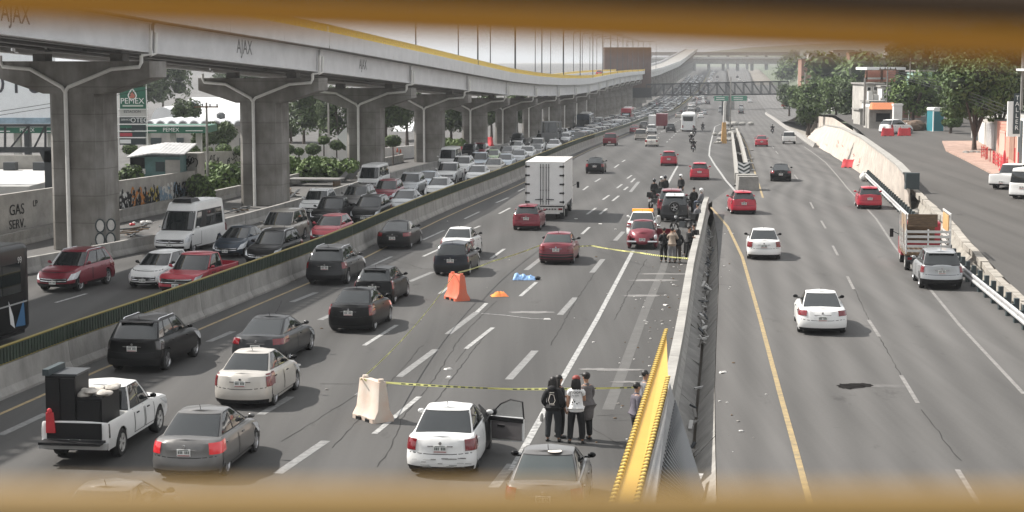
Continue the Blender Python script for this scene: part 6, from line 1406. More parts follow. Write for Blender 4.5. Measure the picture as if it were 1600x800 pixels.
Yt = 235; a2, c2 = PX(1436, 190, Yt), PX(1458, 112, Yt); house('green_house', a2.x, c2.x, Yt, 8, 2, a2.z if a2.z > c2.z else c2.z, mat('mint', (.30, .45, .38), .8, noise=.1), 'mint green house rising behind the creeper covered tree', [((a2.x + c2.x) / 2, c2.z - 1.2, .8, .8)])
Yk = 300
for k in range(26):
    rx = random.Random(k + 70); px = rx.uniform(1235, 1440); Yq = rx.uniform(420, 900); py = rx.uniform(98, 124) - (Yq - 420) * .02; a2 = PX(px, py, Yq); w_ = rx.uniform(4, 8); hh = rx.uniform(3, 6)
    mm = rx.choice([M['plaster_white'], M['plaster'], M['plaster'], M['brick'], M['plaster_white']])
    lab = 'tiny %s house on the hazy hillside among trees' % {'plaster_white': 'white', 'plaster': 'grey', 'salmon': 'salmon', 'brick_red': 'brick'}[mm.name]
    o = house('hillside_house', a2.x, a2.x + w_, Yq, 6, a2.z - 8, a2.z + hh - 2, mm, lab, [(a2.x + w_ * .3, a2.z + hh - 3.6, .9, 1.1), (a2.x + w_ * .7, a2.z + hh - 3.6, .9, 1.1)]); o['group'] = 'houses on the hazy hillside'
# frontage on the right
def front(p0, p1, z0, z1, m, name, label, cat='building'):
    A, B = Vector((p0[0], p0[1], z1)), Vector((p1[0], p1[1], z1)); e = empty(name, (0, 0, 0), 0, label, cat); d = (B - A); n = Vector((-d.y, d.x, 0)).normalized() * -8; b = MB()
    vs = [Vector((A.x, A.y, z0)), Vector((B.x, B.y, z0)), B, A]; b.add(vs + [v + n for v in vs], [(0, 1, 2, 3), (7, 6, 5, 4), (0, 4, 5, 1), (3, 2, 6, 7), (0, 3, 7, 4), (1, 5, 6, 2)]); link('wall', b.mesh('wall', [m]), e); return e
def fpt(f): return (lerp(36.6, 47.0, f), lerp(118, 190, f))
def onfront(e, f0, f1, z0, z1, m, name, off=.06):
    p, q = Vector((*fpt(f0), 0)), Vector((*fpt(f1), 0)); d = (q - p).normalized(); n = Vector((-d.y, d.x, 0)) * off; b = MB(); vs = [p + n + Vector((0, 0, z0)), q + n + Vector((0, 0, z0)), q + n + Vector((0, 0, z1)), p + n + Vector((0, 0, z1))]; b.add(vs + [v - n * 1.5 for v in vs], [(0, 1, 2, 3), (7, 6, 5, 4), (0, 4, 5, 1), (3, 2, 6, 7), (0, 3, 7, 4), (1, 5, 6, 2)]); return link(name, b.mesh(name, [m]), e)
e = front(fpt(-.15), fpt(.34), 1.0, 5.6, M['plaster_white'], 'white_frontage', 'white walled workshop front with overhanging upper floor at far right'); onfront(e, .30, .33, 1.4, 5.5, M['sign_dark'], 'downpipe'); onfront(e, -.05, .08, 1.4, 3.8, M['steel_dark'], 'shutter'); onfront(e, .12, .18, 1.4, 3.6, M['steel'], 'gate')
e2 = front(fpt(-.15), fpt(.16), 5.65, 9.4, mat('upper_grey', (.28, .29, .30), .7, noise=.2, nscale=2), 'upper_floor', 'grey metal clad upper floor above the white workshop front')
for k in range(8): onfront(e2, -.14 + k * .037, -.115 + k * .037, 6.0, 9.2, M['steel'] if k % 2 else M['sign_dark'], 'cladding_panel', .1)
p, q = Vector((*fpt(-.16), 9.5)), Vector((*fpt(.18), 9.5)); b = MB(); b.beam(p + Vector((-.6, 0, 0)), q + Vector((-.6, 0, 0)), 2.4, .16); link('roof_slab', b.mesh('roof_slab', [M['roof_white']]), e2)
sg = empty('vertical_sign', (0, 0, 0), 0, 'white vertical shop sign with stacked dark letters on the workshop front', 'sign'); s0 = AT(1584, 186, 133); b = MB(); b.box((s0.x, 133, s0.z), (.95, .2, 2.6)); link('board', b.mesh('board', [M['sign_white']]), sg)
b = MB(); b.box((s0.x + .18, 132.88, s0.z + .4), (.5, .04, 3.0)); link('dark_strip', b.mesh('dark_strip', [M['sign_dark']]), sg)
for k, chx in enumerate('TALLER'): link('lettering', text_mesh(chx, .46, M['sign_white'], .003), sg, (s0.x + .18, 132.84, s0.z + 1.55 - k * .44))
e = front(fpt(.34), fpt(.52), 1.5, 5.0, M['salmon'], 'salmon_house', 'salmon pink house front between the tree and white workshop'); onfront(e, .36, .40, 1.9, 4.4, M['brick'], 'door'); onfront(e, .44, .49, 2.0, 4.3, mat('pink_panel', (.60, .36, .30), .8), 'gate')
e = front(fpt(.52), fpt(.80), 1.8, 5.0, M['plaster'], 'garage_row', 'grey row of garage doors behind the big tree'); onfront(e, .54, .62, 2.2, 4.6, M['steel'], 'garage_door'); onfront(e, .64, .70, 2.2, 4.6, M['plaster_white'], 'garage_door'); onfront(e, .72, .78, 2.2, 4.6, M['sign_dark'], 'garage_door')
e = front((fpt(.1)[0] + 9, fpt(.1)[1]), (fpt(.8)[0] + 9, fpt(.8)[1]), 1.0, 10.5, M['plaster'], 'rear_building', 'dark tall building rising behind the big tree at right')
# pavement of the side street
kb = [G(x, y, 0, zr) for x, y in ((1640, 330), (1590, 300), (1548, 274), (1510, 254), (1478, 238), (1472, 224))]; b = MB(); rows = []
for p in kb: f = (p.y - 118) / 72; xr = max(lerp(36.6, 47.0, f) + .3, p.x + .6); rows.append([(p.x, p.y, zr(p.y) - .1), (p.x, p.y, zr(p.y) + .24), (xr, p.y, zr(p.y) + .26)])
b.grid(rows); tag(b.build('pavement', M['pink'], recalc=False), kind='structure')
# red fence panels, cones, planter
for k in range(7): q = G(1536 + k * 5.5, 246 + k * 3.2, .28, zr); b = MB(); [b.box((0, 0, z), (.9, .04, .07)) for z in (.2, .5, .8)]; [b.box((x, 0, .5), (.05, .05, 1.0)) for x in (-.42, 0, .42)]; tag(b.build('red_fence_panel', M['red_plastic'], None, None, (q.x, q.y, q.z), None), 'red plastic fence panel on the pink pavement, %s from the tree' % ORD[k], 'fence panel', 'red fence panels'); bpy.context.scene.collection.objects[-1].rotation_euler = (0, 0, 1.0 + .15 * k)
q = G(1569, 266, .28, zr); e = empty('traffic_cone', q, 0, 'tall red traffic cone on the pink pavement by the white wall', 'traffic cone'); b = MB(); b.lathe([(0, .42), (.12, .40), (.14, .28), (1.5, .05)], 'z', 12); link('cone_body', b.mesh('cone_body', [M['red_plastic']], 40), e)
for k, (px, py) in enumerate(((1585, 264), (1590, 272))): q = G(px, py, .28, zr); b = MB(); b.tube([(0, 0, 0), (0, 0, 1.6)], .05, 6); b.box((0, 0, .05), (.4, .4, .1)); tag(b.build('red_post', M['red_plastic'], None, None, tuple(q)), ['thin red delineator post by the white wall', 'thin red delineator post beside the parked pickup'][k], 'post')
heap(1524, 242, 'dark stones round the foot of the big street tree', M['concrete'], 30, .4, 9, 'stones', 'stone_ring'); o = heap(1428, 205, 'brown mound of dug earth by the teal toilet', mat('earth', (.13, .09, .065), .95, noise=.3), 31, 1.1, 9, 'mound', 'earth_mound')
for ob, (px, py) in ((bpy.data.objects['stone_ring'], (1524, 242)), (bpy.data.objects['earth_mound'], (1428, 205))): q0 = G(px, py); q1 = G(px, py, 0, zr); ob.location = q1 - q0
q = G(1461, 206, 0, zr); e = empty('portable_toilet', q, .35, 'teal portable toilet with white roof on the side street', 'toilet')
b = MB(); b.box((0, 0, 1.1), (1.25, 1.25, 2.1)); link('cabin', b.mesh('cabin', [mat('toilet_teal', (.03, .20, .24), .5)]), e); b = MB(); b.prism(round_poly(1.3, .4, .19, 4, 2.15), -.65, .65); link('roof', b.mesh('roof', [M['white']], 40), e); b = MB(); b.box((0, -.64, 1.1), (.85, .03, 1.9)); dd = link('door', b.mesh('door', [mat('toilet_door', (.02, .15, .18), .5)]), e); b = MB(); b.box((.3, -.67, 1.1), (.06, .03, .2)); link('handle', b.mesh('handle', [M['white']]), dd); b = MB(); b.box((0, 0, .03), (1.5, 1.5, .14)); link('base', b.mesh('base', [M['white']]), e)
for sx in (-1, 1): b = MB(); b.box((sx * .64, -.6, 1.1), (.09, .1, 2.1)); link('corner_post', b.mesh('corner_post', [M['white']]), e)
q = G(1395, 207, 0, zr); e = empty('market_shack', (q.x + .5, q.y + 8, q.z), 0, 'small shack with orange awning behind the abandoned white car', 'shack'); b = MB(); b.box((0, 2, 1.2), (2.6, 3, 2.4)); link('wall', b.mesh('wall', [M['plaster']]), e); b = MB(); b.box((0, 0, 2.55), (2.6, 2.2, .7), top=(2.3, .8)); link('awning', b.mesh('awning', [mat('awning', (.62, .22, .10), .7)]), e); b = MB(); b.box((.2, .45, 1.3), (1.5, .1, .9)); link('opening', b.mesh('opening', [M['black']]), e)
q = G(1411, 206, 0, zr); b = MB(); b.box((0, 0, 1.3), (.9, .7, 2.7)); b.box((0, 0, 2.75), (1.05, .85, .2)); tag(b.build('gate_pillar', M['plaster_white'], None, None, (q.x, q.y + 3, q.z)), 'white masonry gate pillar beside the dirt mound', 'pillar')
rt = [(1262, 208, 'tree', 3.3, 1.35, 'small round dark tree at the ramp beside the retaining wall', 'leaf_dark', .22, 0), (1250, 188, 'tree', 5.6, 2.4, 'leftmost tree of the roadside grove right of the footbridge', 'leaf', .25, 60), (1275, 190, 'tree', 6.0, 2.8, 'broad tree in the middle of the roadside grove', 'leaf', .2, 48), (1305, 192, 'tree', 6.4, 2.9, 'tall rounded tree of the roadside grove behind the wall crest', 'leaf', .2, 40), (1330, 192, 'tree', 6.0, 2.8, 'dark right-hand tree of the roadside grove by the grey pole', 'leaf_dark', .2, 34), (1295, 190, 'tree', 7.2, 3.0, 'rear tree rising over the roadside grove', 'leaf', .22, 70), (1232, 180, 'tree', 6.6, 2.4, 'hazy tree at the right end of the footbridge', 'leaf_dark', .2, 120),
 (1372, 196, 'tree', 1.9, .9, 'low clipped bush beside the grey hillside house', 'leaf_light', .25, 4), (1425, 203, 'tree', 6.2, 2.9, 'bright creeper covered tree left of the teal toilet', 'leaf_light', .2, 8), (1448, 200, 'tree', 6.0, 2.0, 'dark tree right behind the teal toilet', 'leaf_dark', .2, 12), (1408, 190, 'tree', 10.6, 2.6, 'tall dark tree behind the creeper covered tree', 'leaf_dark', .45, 36), (1484, 212, 'tree', 3.4, 1.1, 'narrow green shrub at the pavement corner', 'leaf', .08, 2), (1486, 190, 'tree', 11, 3.4, 'very dark tree filling the gap behind the toilet', 'leaf_dark', .25, 30)]
for k, (px, py, nm, h, r, lab, m, low, dY) in enumerate(rt):
    q = G(px, py, 0, zr); s_ = (q.y + dY) / q.y; x = (px - 800) / F * (q.y + dY); zz = zr(q.y + dY) if dY < 20 else AT(px, py, q.y + dY).z
    tree(nm, (x, q.y + dY, zz), h * (1 if dY < 20 else 1), r, lab, M[m], 3200 if k != 0 else 1500, .30 if r > 1.5 else .2, .2, 200 + k, low=low, blobs=18)
for k, (px, Y_, h_, r_) in enumerate(((1500, 215, 11, 4.2), (1535, 205, 12, 4.5), (1468, 240, 12, 4.2), (1570, 190, 12, 4.2), (1420, 262, 13, 4))):
    tree('tree', ((px - 800) / F * Y_, Y_, zr(Y_)), h_, r_, 'tall shaded tree in the dark background row, %s from the right' % ['third', 'second', 'fourth', 'first', 'fifth'][k], M['leaf_dark'], 2600, .42, .22, 300 + k, low=.2, blobs=20)
q = G(1522, 235, .2, zr); tree('tree', q, 8.6, 3.3, 'large dark street tree with forked trunk on pink pavement', M['leaf'], 9000, .27, .20, 77, low=.30, blobs=30, forks=7, fork=.13)
q = G(1545, 240, .2, zr); tree('tree', (q.x + 2.5, q.y + 6, q.z), 8.4, 3.4, 'dark tree behind the large street tree at right', M['leaf_dark'], 5500, .30, .2, 78, low=.38, blobs=24, fork=.2)
pole(1350, 192, 122, 'grey lamp pole with arm before the hillside house', False, .14, 196); pole(1385, 195, 104, 'dark utility pole with crossarm before the hillside house', True, .11, 200); pole(1257, 165, 113, 'thin pale pole with arm behind the grove', False, .12, 300); pole(1596, 165, 60, 'grey pole above the workshop roof at the right edge', False, .12, 131); pole(1420, 200, 90, 'utility pole behind the creeper covered tree', True, .1, 204)
b = MB()
for k in range(4): b.tube([AT(1386, 108 + k * 3, 200), AT(1470, 128 + k * 4, 170), AT(1590, 172 + k * 6, 134)], .02, 4)
tag(b.build('power_cables', M['black']), 'bundle of power cables running along the side street houses', 'cable')
b = MB(); bl = []; rr = random.Random(21)
for k in range(150): Yq = rr.uniform(420, 1400); px = rr.uniform(1262 if Yq < 700 else 1222, 1480); q = AT(px, rr.uniform(100, 130) - (Yq - 420) * .022, Yq); bl.append(((q.x, q.y, q.z - 1), (4.5, 4.5, 3.2)))
for k in range(70): Yq = rr.uniform(380, 620); q = AT(rr.uniform(1285, 1490), rr.uniform(92, 128), Yq); bl.append(((q.x, q.y, q.z - 1), (4.2, 4.2, 3.2)))
leaves(b, bl, 26000, 1.1, rr)
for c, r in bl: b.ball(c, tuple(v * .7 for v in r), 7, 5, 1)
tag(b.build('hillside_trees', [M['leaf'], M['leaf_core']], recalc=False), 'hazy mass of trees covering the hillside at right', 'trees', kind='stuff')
# middle reserve: parallel low walls, chevron panel, block, orange post, gantry with green signs
ml = [(1150, 250), (1148, 232), (1146, 214), (1140, 196)]; mrr = [(1167, 266), (1163, 248), (1159, 232), (1154, 214)]
for nm, pl in (('left', [(1151, 285), (1150, 268), (1148, 250), (1146, 232), (1144, 214)]), ('right', [(1166, 268), (1163, 252), (1160, 238), (1156, 222), (1151, 208)])):
    for i in range(len(pl) - 1): p, q = G(*pl[i]), G(*pl[i + 1]); b = MB(); b.beam(p + Vector((0, 0, .4)), q + Vector((0, 0, .4)), .32, .8); tag(b.build('reserve_wall', M['barrier_light']), 'pale low wall piece along the %s side of the central reserve' % nm, 'wall', 'low walls of the central reserve, ' + nm)
q = G(1162, 282); e = empty('chevron_panel', q, 0, 'black and white chevron panel at the nose of the central reserve', 'sign')
for i in range(4):
    b = MB(); z = .25 + i * .42
    for sx in (-1, 1): b.add([(0, -.02, z), (sx * .62, -.02, z + .34), (sx * .62, -.02, z + .56), (0, -.02, z + .22)], [(0, 1, 2, 3)])
    link('white_chevron', b.mesh('white_chevron', [M['sign_white']]), e)
b = MB(); b.box((0, .02, .98), (1.3, .05, 1.9)); e.scale = (.8, 1, .8); link('backing', b.mesh('backing', [M['sign_dark']]), e)
q = G(1168, 297); b = MB(); b.box((0, 0, .55), (1.7, 1.6, 1.1), 0, top=(1.5, 1.3)); b.box((0, .9, .75), (1.5, 1.2, .9), 1); o = tag(b.build('concrete_block', [M['concrete'], M['barrier_light']], None, None, tuple(q)), 'grey concrete end block in front of the chevron panel', 'concrete block')
q = G(1131, 224); e = empty('marker_post', q, 0, 'tall leaning orange and white marker post on the central reserve', 'post'); b = MB(); b.box((0, 0, 1.5), (.8, .6, 3.0), top=(.5, .4)); link('base_post', b.mesh('base_post', [mat('post_orange', (.50, .30, .12), .7, noise=.2)]), e); b = MB(); b.tube([(0, 0, 2.8), (.1, 0, 6)], .2, 8); link('upper_post', b.mesh('upper_post', [M['white_dirty']]), e)
for k, (px, py, s) in enumerate(((1143, 196, .9), (1147, 205, .7), (1137, 212, .8), (1130, 220, .6), (1152, 196, .8), (1128, 224, .4))): heap(px, py, 'pile of pale rubble on the central reserve, %s' % ['beside the marker post top', 'in front of the lamp post', 'right of the marker post', 'at the foot of the marker post', 'beside the low walls', 'left of the marker post'][k], M['barrier_light'], 60 + k, s, 6)
pole(1141, 200, 120, 'dark lamp pole standing on the central reserve', False, .14, 330)
gs = empty('sign_gantry', (0, 0, 0), 0, 'green overhead direction signs on posts below the footbridge', 'sign'); YG = 540.
for x0, y0, x1, y1 in ((1116, 150, 1138, 157.5), (1143, 149.5, 1167, 157.5)):
    a2, c2 = AT(x0, y0, YG), AT(x1, y1, YG); b = MB(); b.box(((a2.x + c2.x) / 2, YG, (a2.z + c2.z) / 2), (c2.x - a2.x, .2, a2.z - c2.z)); o = link('green_panel', b.mesh('green_panel', [mat('sign_green', (.03, .22, .14), .5) if 'sign_green' not in bpy.data.materials else bpy.data.materials['sign_green']]), gs)
    for dz in (.25, -.3): b = MB(); b.box(((a2.x + c2.x) / 2 - .3, YG - .13, (a2.z + c2.z) / 2 + dz), ((c2.x - a2.x) * .6, .04, .22)); link('white_lettering', b.mesh('white_lettering', [M['sign_white']]), o)
for px in (1129, 1140): a2 = AT(px, 150, YG + .4); b = MB(); b.box((a2.x, YG + .4, (a2.z + elev(YG)) / 2), (.5, .5, a2.z - elev(YG) + .6)); link('post', b.mesh('post', [M['steel_dark']]), gs)
b = MB(); a2, c2 = AT(1114, 152, YG + .3), AT(1168, 152, YG + .3); b.beam(a2, c2, .3, .3); link('crossbeam', b.mesh('crossbeam', [M['steel_dark']]), gs)
# ------------------------------------------------------------------ yellow footbridge railing right before the lens, its deck, and the pointed yellow canopy below
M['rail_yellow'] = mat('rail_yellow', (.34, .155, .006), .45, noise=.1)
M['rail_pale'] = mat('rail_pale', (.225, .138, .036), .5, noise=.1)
M['rail_shade'] = mat('rail_shade', (.05, .03, .015), .6)
rail = empty('footbridge_railing', (0, .16, CAMZ), 0, 'blurred yellow railing bars crossing right before the lens', 'railing')
Yn = .16; c = Vector((0, Yn, CAMZ))
def rp(px, py): return AT(px, py, Yn) - c
def flatbar(p, q, h, d, m, name, far=1.):
    """rounded bar between p and q"""
    P_, Q_ = [(Vector(v) + c - Vector(cam.location)) * far - c + Vector(cam.location) for v in (p, q)]; h *= far; d *= far; u = (Q_ - P_).normalized(); P_ -= u * 1.2; Q_ += u * 1.2; b = MB(); n = 10; rows = []
    for e_ in (P_, Q_): rows.append([e_ + Vector((0, d / 2 * math.cos(2 * math.pi * k / n), h / 2 * math.sin(2 * math.pi * k / n))) for k in range(n)])
    b.grid(rows, closed=True); return link(name, b.mesh(name, [m], 60), rail)
k_ = Yn / F
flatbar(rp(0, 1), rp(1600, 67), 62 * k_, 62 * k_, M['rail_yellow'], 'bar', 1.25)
flatbar(rp(0, -62), rp(1600, 4), 66 * k_, 66 * k_, M['rail_shade'], 'bar', 1.25)  # dark bar above the yellow one, shade of the upper railing put into its colour
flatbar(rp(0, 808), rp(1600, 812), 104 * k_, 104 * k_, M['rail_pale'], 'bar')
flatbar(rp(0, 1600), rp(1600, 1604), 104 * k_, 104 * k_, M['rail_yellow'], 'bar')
for sx in (-1.25, 1.25):
    b = MB(); b.box((sx, .02, -.45), (.05, .05, 2.2)); link('post', b.mesh('post', [M['rail_yellow']]), rail)
tag(MB().box((0, -1.2, CAMZ - 1.65), (7, 2.6, .2)).build('footbridge_deck', M['concrete']), 'concrete walkway of the near footbridge under the camera', 'walkway')
cn = empty('pointed_canopy', (0, 0, 0), 0, 'pointed yellow metal canopy with ribbed edges rising from below', 'canopy')
T_, B_, C_, D_, E_, F_ = AT(1041, 518, 22), AT(1044, 592, 19), AT(991, 800, 14), AT(952, 800, 14), AT(1100, 772, 15.5), AT(1052, 622, 18.6)
dn = Vector((0, 0, -.12)); b = MB(); b.add([T_, B_, C_, D_, T_ + dn, B_ + dn, C_ + dn, D_ + dn], [(0, 1, 2, 3), (7, 6, 5, 4), (0, 4, 5, 1), (1, 5, 6, 2), (2, 6, 7, 3), (3, 7, 4, 0)]); link('yellow_plate', b.mesh('yellow_plate', [mat('canopy_yellow', (.50, .30, .045), .5, noise=.05)]), cn)
b = MB(); d2 = Vector((.02, 0, -.04)); b.add([B_ + d2, F_ + d2, AT(1022, 800, 14.2), C_ + d2], [(0, 1, 2, 3)]); link('grey_panel', b.mesh('grey_panel', [mat('canopy_grey', (.20, .20, .20), .5, noise=.2, nscale=3, stretch=(6, 1, 1))]), cn)
b = MB(); b.add([F_ + d2, E_, AT(1092, 800, 15), AT(1022, 800, 14.2) + Vector((.004, 0, -.01))], [(0, 1, 2, 3)])
link('mesh_panel', b.mesh('mesh_panel', [mat('canopy_mesh', (.02, .02, .02), .8, noise=.3, nscale=20)]), cn)
b = MB(); p0, p1, q0, q1 = F_ + d2, AT(1022, 800, 14.2), E_, AT(1092, 800, 15)
for k in range(30):
    f = k / 29; A, B = p0.lerp(p1, f), q0.lerp(q1, f); b.beam(A + Vector((0, 0, .012)), B + Vector((0, 0, .012)), .012, .01)
o = link('mesh_wires', b.mesh('mesh_wires', [M['steel_dark']]), cn)
for A, B, nm in ((T_, D_, 'left'), (B_, C_, 'right')):
    b = MB(); d = B - A; L = d.length; n = int(L / .06); u = d.normalized(); r = u.cross(Vector((0, 0, 1))).normalized()
    for k in range(n): p = A + d * (k + .5) / n + Vector((0, 0, .03)); b.beam(p - r * .014 - u * .02, p + r * .014 + u * .02, .026, .016, k % 2)
    o = link('ribbed_edge', b.mesh('ribbed_edge', [mat('rib_pale', (.70, .50, .12), .5) if 'rib_pale' not in bpy.data.materials else bpy.data.materials['rib_pale'], mat('rib_dark', (.20, .13, .02), .6) if 'rib_dark' not in bpy.data.materials else bpy.data.materials['rib_dark']]), cn); o['kind'] = 'stuff'
b = MB(); q = C_.lerp(E_, .5); b.tube([(q.x, 13.2, -1), (q.x, 13.2, q.z)], .25, 10); link('support_post', b.mesh('support_post', [M['concrete']], 40), cn)
# ------------------------------------------------------------------ traffic
def hd_at(p):
    a, b_, c, d = LB.X(p.y), WL.X(p.y), REL.X(p.y), RG.X(p.y)
    if p.x < a: return LB.head(p.y) * .5 + JL.head(p.y) * .5
    if p.x < b_: return lerp(LB.head(p.y), WL.head(p.y), (p.x - a) / max(1, b_ - a))
    if p.x < c: return WL.head(p.y)
    return lerp(REL.head(max(p.y, 45)), RG.head(p.y), min(1, (p.x - c) / max(1, d - c)))
def put_car(tp, col, px, py, label, away=True, lod=0, group=None, hd=None, **k):
    p = G(px, py); cat = {'suv': 'SUV', 'suv_small': 'SUV', 'pickup': 'pickup', 'van': 'van', 'van_low': 'van', 'minivan': 'minivan'}.get(tp, 'car')
    nm = {'suv': 'suv', 'suv_small': 'suv', 'pickup': 'pickup_truck', 'van': 'van', 'van_low': 'van', 'minivan': 'minivan', 'hatch': 'hatchback_car', 'wagon': 'estate_car', 'beetle': 'rounded_car'}.get(tp, 'sedan_car')
    return car(tp, col, p, hd_at(p) if hd is None else hd, label, cat, group, away, lod, name=nm, **k)
GO = 'cars driving away on the main carriageway'
GR = 'cars driving away on the right carriageway'
GJ = 'vehicles queuing in the left traffic jam'
LIT = dict(tail=M['tail_lit'])
pk = put_car('pickup', 'white', 141, 711, 'white crew cab pickup carrying black furniture and a sack, rear gate down', group=GO, tail=M['tail_dark'], mirror=P['black'], rim='steel', sc=.98)
put_car('sedan', 'grey', 304, 741, 'grey sedan with glowing tail lights beside the loaded white pickup', group=GO, **LIT)
put_car('sedan', 'grey', 152, 884, 'grey car roof just showing at the bottom left edge', group=GO, mirror=P['black'])
put_car('suv', 'black', 222, 577, 'glossy black SUV beside the green topped barrier ahead of the loaded pickup', group=GO, tail=M['tail_dark'])
put_car('sedan_low', 'dark_grey', 412, 566, 'dark grey sedan half hidden behind the beige sedan', group=GO)
put_car('sedan_tall', 'beige', 388, 632, 'beige white sedan with large red tail lights and chrome boot strip', group=GO, mirror=P['black'])
put_car('sedan_tall', 'black', 553, 516, 'black sedan with red tail lights left of the orange barrier', group=GO)
put_car('hatch', 'black', 588, 474, 'black hatchback just ahead of the black sedan by the orange barrier', group=GO)
put_car('suv', 'dark_grey', 515, 443, 'dark grey SUV with roof rails and pale bumper strip', group=GO)
put_car('sedan_low', 'black', 618, 388, 'black sedan alone in the lane beside the barrier', group=GO)
put_car('sedan_tall', 'white', 716, 403, 'white sedan with red tail lights behind the navy estate car', group=GO, mirror=P['black'])
put_car('wagon', 'navy', 708, 429, 'dark navy estate car in front of the white sedan by the orange barrier', group=GO)
put_car('hatch', 'dark_red', 824, 359, 'dark red hatchback close behind the white box truck', group=GO)
put_car('sedan_notch', 'maroon', 871, 411, 'maroon boxy sedan with black bumper just past the blue sheet', group=GO, glass=M['glass_light'], mirror=P['black'])
put_car('sedan', 'black', 930, 271, 'black sedan right of the box truck farther ahead', group=GO)
put_car('pickup', 'dark_red', 953, 228, 'red pickup beside the barrier far ahead', group=GO, rim='rim')
put_car('minivan', 'champagne', 1001, 219, 'champagne minivan far ahead, left of the small white sedan', group=GO)
put_car('suv_small', 'white', 1018, 209, 'white SUV far ahead of the silver sedan', group=GO)
put_car('sedan', 'beige', 1018, 229, 'small pale sedan far ahead, behind the white SUV', group=GO)
put_car('sedan', 'dark_red', 991, 208, 'dark maroon car far ahead near the barrier', group=GO)
put_car('suv_small', 'grey', 1006, 203, 'dark grey SUV far ahead between maroon car and white truck', group=GO)
put_car('suv_small', 'dark_grey', 1048, 207, 'dark jeep like SUV left of the white coach', group=GO)
put_car('hatch', 'red', 1045, 259, 'red hatchback with white roof in the middle lane', group=GO)
put_car('hatch', 'bright_red', 1093, 281, 'small red hatchback left of the chevron panel', group=GO)
for k, (tp, c, px, py) in enumerate([('sedan', 'champagne', 1060, 184), ('sedan', 'dark_grey', 1068, 177), ('suv_small', 'white', 1079, 173), ('sedan', 'white', 1083, 167), ('suv_small', 'dark_grey', 1090, 176), ('sedan', 'white', 1095, 184), ('sedan', 'silver', 1101, 179), ('sedan', 'dark_red', 1092, 163), ('sedan', 'dark_grey', 1106, 163), ('van_low', 'white', 1081, 156), ('sedan', 'grey', 1093, 157), ('sedan', 'white', 1090, 151)]):
    put_car(tp, c, px, py, ['champagne car left of the white coach', 'dark grey car just past the white coach', 'white SUV ahead of the coach', 'white sedan farther ahead of the coach', 'dark SUV right of the white coach top', 'white sedan right of the coach, nearer one', 'silver sedan right of the coach, farther one', 'dark red car below the footbridge, in the middle lane', 'lone dark car below the green signs', 'white van below the footbridge', 'grey car just below the footbridge', 'tiny white car under the footbridge'][k] + ' far ahead', lod=1, group=GO)
# right carriageway
put_car('sedan_low', 'white', 1283, 519, 'nearest white sedan on the right carriageway', group=GR, mirror=P['black'])
put_car('sedan', 'white', 1193, 404, 'white sedan beside the yellow line on the right carriageway', group=GR, mirror=P['black'])
put_car('hatch', 'bright_red', 1161, 334, 'red hatchback entering the right carriageway beside the concrete block', group=GR, hd=.03)
put_car('sedan_low', 'black', 1220, 283, 'black sedan on the right carriageway between two red cars', group=GR)
put_car('sedan', 'red', 1190, 229, 'far red sedan left of the scooter on the right carriageway', group=GR)
put_car('pickup', 'white', 1233, 225, 'white pickup far along the right carriageway', group=GR, mirror=P['black'])
put_car('hatch', 'bright_red', 1358, 326, 'bright red hatchback beside the steel guard rail', group=GR)
put_car('suv', 'silver', 1468, 450, 'silver SUV with tall red tail lights behind the stake truck', group=GR)
for k, (tp, c, px, py) in enumerate([('sedan', 'dark_grey', 1158, 178), ('sedan', 'white', 1158, 171), ('van_low', 'silver', 1127, 176), ('suv_small', 'dark_grey', 1132, 171), ('sedan', 'white', 1172, 160), ('sedan', 'white', 1163, 130), ('sedan', 'dark_grey', 1152, 122), ('sedan', 'white', 1155, 126), ('sedan', 'silver', 1120, 128), ('sedan', 'white', 1112, 125), ('sedan', 'dark_grey', 1121, 122)]):
    put_car(tp, c, px, py, ['dark car below the right green sign', 'white car just past the dark car below the right green sign', 'dusty work van parked by the reserve', 'dark vehicle parked on the reserve', 'white car near the far kerb', 'white dot of a car beyond the footbridge, right side', 'dark dot of a car beyond the footbridge, right side', 'pale car beyond the footbridge, right side', 'silver car beyond the footbridge, middle', 'white car beyond the footbridge, middle', 'dark car beyond the footbridge, middle'][k] + ' far away', lod=1, group=GR)
stake_truck(G(1446, 422), hd_at(G(1446, 422)), 'red stake bed truck loaded with planks by the guard rail')
box_truck(G(853, 343), hd_at(G(853, 343)) - .02, 'white box truck with closed rear doors on the main carriageway')
